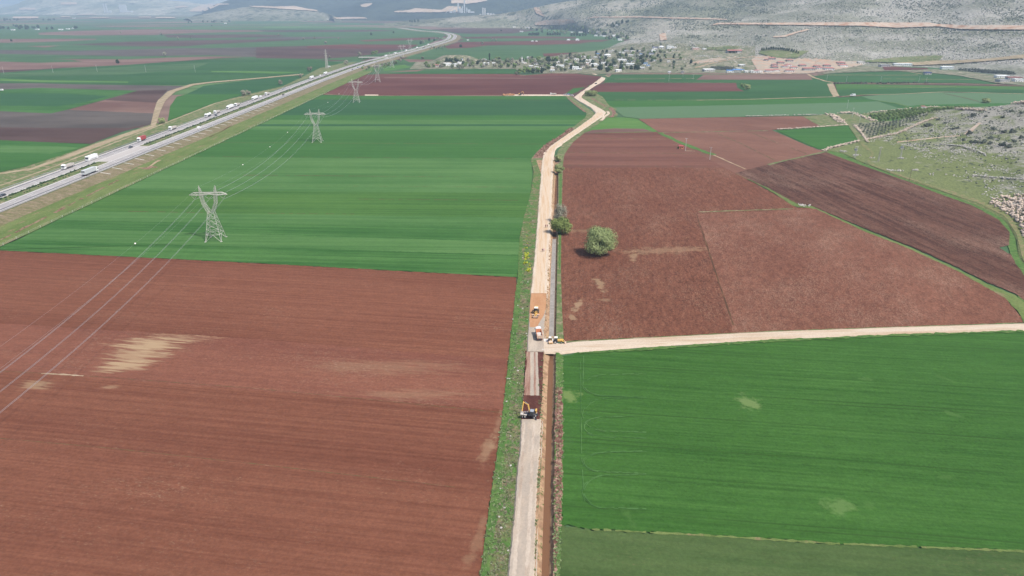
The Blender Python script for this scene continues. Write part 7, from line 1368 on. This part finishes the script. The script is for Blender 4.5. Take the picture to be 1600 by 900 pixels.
while n_ < 34:
    x = random.uniform(820, 1000); y = random.uniform(80, 112)
    if not inside(x, y, [(822, 100), (850, 95), (905, 88), (938, 80), (1000, 80), (1000, 106), (930, 111), (825, 108)]) or any(abs(x - a) < 6 and abs(y - b_) < 3 for a, b_ in taken): continue
    taken.append((x, y)); wl = random.choice(['white_wall', 'cream_wall', 'grey_wall']); house(x, y, random.uniform(4, 7), wl, random.choice(['roof_white', 'roof_concrete', 'roof_concrete', 'roof_grey']), {'w': 'small white walled', 'c': 'small cream walled', 'g': 'small grey walled'}[wl[0]] + ' house half hidden by trees in the village', 'flat', group={'w': 'small white', 'c': 'small cream', 'g': 'small grey'}[wl[0]] + ' village houses half hidden by trees'); n_ += 1
RL = [(1198, 95.8, 6, 'far left house with red roof, highest row of the estate'), (1207, 94, 9, 'long red roofed house, highest row of the estate'), (1235, 97, 9, 'red roofed house alone at the top middle of the estate'), (1221, 100.4, 9, 'purplish red roofed house left of the estate centre'), (1211, 104, 8, 'upper of two stacked red roofs, left side of the estate'), (1211, 107.4, 9, 'lower of two stacked red roofs, left side of the estate'), (1203, 113.4, 11, 'white walled house with red roof, first by the road'), (1214, 112.6, 9, 'white walled house with red roof, second by the road'), (1226.5, 106.5, 8, 'small red roofed house left of the pale one'), (1232.5, 104.3, 8, 'red roofed house just above the pale one'),
      (1234.5, 113.2, 12, 'white walled house with red roof, third by the road'), (1241, 108, 9, 'pale walled house with faded red roof'), (1255, 104.8, 9, 'house with red roof and dark open walls, estate centre'), (1265, 110.8, 16, 'largest house with a wide pyramid red roof'), (1277, 106, 8, 'red roofed house right of the largest one'), (1282, 109, 9, 'white walled house with red roof right of the largest one'), (1293, 105, 9, 'upper red roofed house of the right pair'), (1296.5, 110, 12, 'lower white walled house of the right pair'), (1183, 113.6, 8, 'white house at the left end of the estate by the road'), (1315, 101, 10, 'upper red roofed house of the farthest right pair'), (1318.5, 104.8, 11, 'lower white walled house of the farthest right pair')]
for x, y, w, l in RL: house(x, y, w, 'white_wall' if 'white' in l or 'pale' in l else 'grey_wall', 'roof_red', l, 'hip', hh=4.3 if w < 14 else 4.8, group='red roofed houses of the new estate')
def barn():
    p = P(1148, 83.3); w = 20 * mpp(p); t = empty('barn', (p.x, p.y, p.z - .3)); tag(t, 'open fronted barn with a dull red roof above the estate', 'barn'); m_ = MB(); m_.box((0, 12, 3), (w, .4, 6)); [m_.box((s * w / 2, 6, 3), (.4, 12, 6)) for s in (-1, 1)]; m_.box((w * .32, 0, 3), (w * .3, .3, 6)); m_.build('wall', 'grey_wall', t); r = MB(); r.prism([(-1, 5.6), (-1, 5.9), (6, 7.6), (13, 5.9), (13, 5.6), (6, 7.3)], -w / 2 - .6, w / 2 + .6); r.build('roof', 'roof_red', t)
    for x in (-.45, -.2, .05): q = MB(); q.box((w * x, 0, 2.8), (.4, .4, 5.6)); q.build('pillar', 'concrete', t)
barn()
p = P(815.5, 98); t = empty('minaret', p); tag(t, 'slender white minaret between the houses of the village', 'minaret'); m_ = MB(); m_.tube((0, 0, 0), (0, 0, 11), 1.2, 10, 1.0); m_.build('shaft', 'white_wall', t); m_ = MB(); m_.tube((0, 0, 8), (0, 0, 8.5), 1.7, 12); m_.build('balcony', 'white_wall', t); m_ = MB(); m_.tube((0, 0, 11), (0, 0, 14), 1.15, 10, .05); m_.build('spire', 'roof_grey', t)
def plant(): 
    PM('plant_pale', (.42, .42, .41), .9, .1, .02)
    def grp(px, py, lab, parts):
        p = P(px, py); k = mpp(p); t = empty('industrial_plant', p); tag(t, lab, 'factory')
        for nm, kind, x, w, h, dy in parts:
            m_ = MB()
            if kind == 'box': m_.box((x * k, dy * k, h * k / 2), (w * k, w * k, h * k))
            elif kind == 'cyl': m_.tube((x * k, dy * k, 0), (x * k, dy * k, h * k), w * k / 2, 14)
            elif kind == 'belt': m_.tube((x * k, 0, 0), ((x + w) * k, 0, h * k), .35 * k, 6)
            m_.build(nm, 'plant_pale', t)
    grp(720, 20, 'pale works with tall towers and a conveyor below the quarry', [('tower', 'box', 5.5, 1.8, 17, 0), ('tower', 'box', -3.5, 2.2, 13, 0), ('hall', 'box', -9, 4, 4, 0), ('hall', 'box', 0, 5, 6, 0), ('silo', 'cyl', 2.2, 1.6, 9, 0), ('silo', 'cyl', 8.5, 1.8, 7, 0), ('hall', 'box', 12, 4, 4.5, 0), ('hall', 'box', -14, 4, 2.5, 0), ('hall', 'box', 17, 5, 2, 0), ('conveyor', 'belt', -22, 14, 9, 0)])
    grp(756, 23.5, 'twin pale silos with low sheds on the end of the grey ridge', [('silo', 'cyl', -1.6, 2.2, 10, 0), ('silo', 'cyl', 1.4, 2.2, 9.5, 0), ('shed', 'box', 6, 3.5, 3, 0), ('shed', 'box', 10, 3, 2.5, 0), ('shed', 'box', -5, 3, 1.5, 0), ('shed', 'box', 14, 3, 2, 0)])
    grp(193, 19.2, 'wide white block of grain silos at the foot of the left mountain', [('silo', 'cyl', -4 + 2 * i, 1.9, 9, 0) for i in range(5)] + [('shed', 'box', 9, 5, 2, 0)])
    grp(166, 20, 'grey slotted tower left of the white grain silos', [('tower', 'box', -1.7, 1.2, 11, 0), ('tower', 'box', 1.4, 1.2, 11, 0), ('deck', 'box', 0, 4.2, 1.0, 0), ('hall', 'box', 5, 3, 3, 0)])
plant()
for i, (x, y, w) in enumerate(((19, 47.3, 4), (57, 46.5, 4), (94, 46.8, 5), (105, 45.8, 4), (114, 45, 4), (352, 37, 3), (511, 30.5, 4), (115, 28.5, 4), (731, 63.5, 3))):
    house(x, y, w, 'white_wall', 'roof_white', {19: 'pale shed in front of the far dark wood', 57: 'cream shed in the middle of the far dark wood', 94: 'pale farmhouse right of the far dark wood', 105: 'white farm shed further right of the far dark wood', 114: 'farm shed at the right end of the far farmstead', 352: 'white house of the far hamlet below the quarry', 511: 'white shed at the foot of the dark blue hill', 115: 'white shed at the foot of the left mountain', 731: 'white hut beyond the highway bend'}[x], 'flat', group='far sheds of the plain')
# small overpass where the farm road meets the highway
t = empty('overpass', G(583, 91.5, 0)); tag(t, 'small grey bridge carrying a farm road to the far highway', 'bridge'); m_ = MB(); m_.box((0, 0, 2.6), (64, 7, .8)); m_.build('deck', 'concrete', t); m_ = MB(); [m_.box((0, s * 3.4, 3.3), (64, .3, .9)) for s in (-1, 1)]; m_.build('parapet', 'concrete', t)
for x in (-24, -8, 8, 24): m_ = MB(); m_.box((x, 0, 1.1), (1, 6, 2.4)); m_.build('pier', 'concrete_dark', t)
for k, v in PT.items():
    if k not in USED: bpy.data.objects.remove(v)
